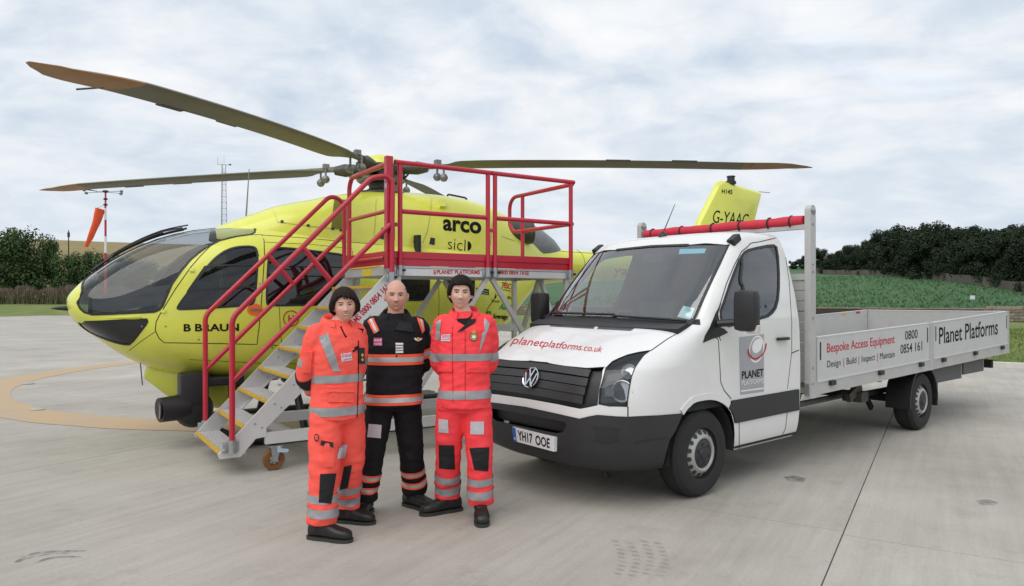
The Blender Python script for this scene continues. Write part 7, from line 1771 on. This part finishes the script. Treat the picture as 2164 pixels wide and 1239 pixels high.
m_weed = mat('weed_stems', (0.12, 0.13, 0.055), .9, var=.5, vscale=.7); m_wseed = mat('weed_seed_heads', (0.15, 0.105, 0.085), .9, var=.4, vscale=1.0)
wo = struct(tag(link('tall_weeds', mesh_data('tall_weeds', wv, wf), m_weed), 'tall brownish weeds growing in front of the hedge', 'weeds'), 'stuff'); struct(link('seed_heads', mesh_data('seed_heads', hv_, hf_), m_wseed, wo), 'stuff')
# ---- windsock
m_wred = mat('pole_red', (0.45, 0.02, 0.03), .5); m_wwht = mat('pole_white', (0.70, 0.70, 0.72), .5); m_sock = mat('windsock_orange', (0.80, 0.10, 0.025), .8, var=.12, vscale=3)
D_ = 52.0; p0 = lg_at(223, D_); zz = lambda y: (YH - y) / FPX * D_ + CAMZ
ws = thing('windsock', 'limp orange windsock on a red and white banded pole', 'windsock', (p0.x, p0.y, 0))
bands = [0, zz(610), zz(535), zz(500), zz(465), zz(440), zz(407)]
for i, (a, b) in enumerate(zip(bands[:-1], bands[1:])): MB().tube([(0, 0, a), (0, 0, b)], .095 - .007 * i, 10, True).build('pole_band', (m_wred, m_wred, m_wwht, m_wred, m_wwht, m_wred)[i], ws, True)
for y in (421, 433): MB().lathe([(.05, -.08), (.14, -.05), (.14, .05), (.05, .08)], (0, 0, zz(y)), 'z', 10).build('pole_collar', m_blk, ws)
for dx, dz_, dy in ((-1.45, .06, -.2), (-1.05, -.22, -.6), (.95, .05, .4), (1.35, -.24, -.4)):
    a = MB().tube([(0, 0, zz(406)), (dx, dy, zz(404) + dz_)], .022, 6).build('lamp_arm', m_greyp, ws); MB().lathe([(.03, .08), (.12, .03), (.10, -.10), (.02, -.12)], (dx, dy, zz(404) + dz_), 'z', 10).build('sock_lamp', m_hub2, a, True)
MB().lathe([(.05, -.1), (.2, -.06), (.2, .06), (.05, .1)], (0, 0, zz(405)), 'z', 12).build('lamp_hub', m_blk, ws)
e = MB(); top = Vector((-.32, -.1, zz(442))); bot = Vector((-1.30, -.25, zz(522))); pts = [top.lerp(bot, t_) + Vector((.10 * math.sin(t_ * 3), 0, 0)) for t_ in lin(0, 1, 14)]; e.tube(pts, [.46 - .021 * i for i in range(14)], 18, False, .5); so = e.build('sock', m_sock, ws, True); wrinkle(so.data, .05, (2.0, 2.0, .8), 5)
for s_ in (-.25, .25): MB().tube([(0, 0, zz(433)), (top.x + s_, top.y, top.z + .05)], .012, 5).build('sock_rope', m_blk, ws)
# ---- lattice mast with instruments
m_galv = mat('galvanised_steel', (0.34, 0.36, 0.38), .5, .3); D2 = 50.0; p0 = lg_at(472, D2); z2 = lambda y: (YH - y) / FPX * D2 + CAMZ
mt_ = thing('lattice_mast', 'slim grey lattice mast with wind instruments rising behind the helicopter', 'mast', (p0.x, p0.y, 0))
top = z2(348); hw = lambda z: .34 - .017 * z
corner = [Vector((math.cos(a), math.sin(a), 0)) for a in (.5, .5 + 2.094, .5 + 4.189)]
for c in corner: MB().tube([c * hw(0), c * hw(top) + Vector((0, 0, top))], .022, 6).build('mast_leg', m_galv, mt_)
z_ = .4; i = 0
lat = MB()
while z_ < top - .4:
    for q in range(3):
        a, b = corner[q], corner[(q + 1) % 3]; lat.tube([a * hw(z_) + Vector((0, 0, z_)), b * hw(z_ + .42) + Vector((0, 0, z_ + .42))], .010, 4); lat.tube([a * hw(z_) + Vector((0, 0, z_)), b * hw(z_) + Vector((0, 0, z_))], .010, 4)
    z_ += .42
struct(lat.build('lattice_bracing', m_galv, mt_), 'stuff')
ar = MB().tube([(-.42, 0, top + .02), (.48, 0, top - .03)], .022, 6).build('cross_arm', m_galv, mt_); MB().tube([(-.40, 0, top), (-.41, 0, top + .52)], .012, 5).build('wind_vane', m_galv, ar); MB().tube([(.05, 0, top), (.05, 0, top + .6)], .008, 5).build('lightning_rod', m_galv, ar); MB().lathe([(.01, -.05), (.08, -.03), (.08, .04), (.01, .06)], (.48, 0, top - .02), 'z', 10).build('anemometer', m_blk, ar)
# ---- far telegraph pole on the hill
p = Vector((0, 0, 0)); d = 330.0; p = lg_at(145, d); zb = hill_z(p.x, p.y); zt = (YH - 487) / FPX * d + CAMZ; tp = thing('telegraph_pole', 'thin far telegraph pole standing in the ochre field', 'pole', (p.x, p.y, zb)); MB().tube([(0, 0, -1), (0, 0, zt - zb)], [.3, .22], 8).build('pole', m_bark, tp); MB().box((-.5, -.2, zt - zb - 3.2), (.5, .2, zt - zb - 1.0)).build('transformer', m_bark, tp)
# ---- small white marker in the crop
p = fpt(2055, 648); mk = thing('field_marker', 'small pale box marker standing at the field edge behind the dropside', 'marker', (p.x, p.y, field_at(p.x, p.y))); MB().tube([(0, 0, 0), (0, 0, .25)], .03, 6).build('post', m_galv, mk); MB().box((-.16, -.1, .25), (.16, .1, .58), .02).build('box', mat('marker_white', (.7, .72, .75), .5), mk)
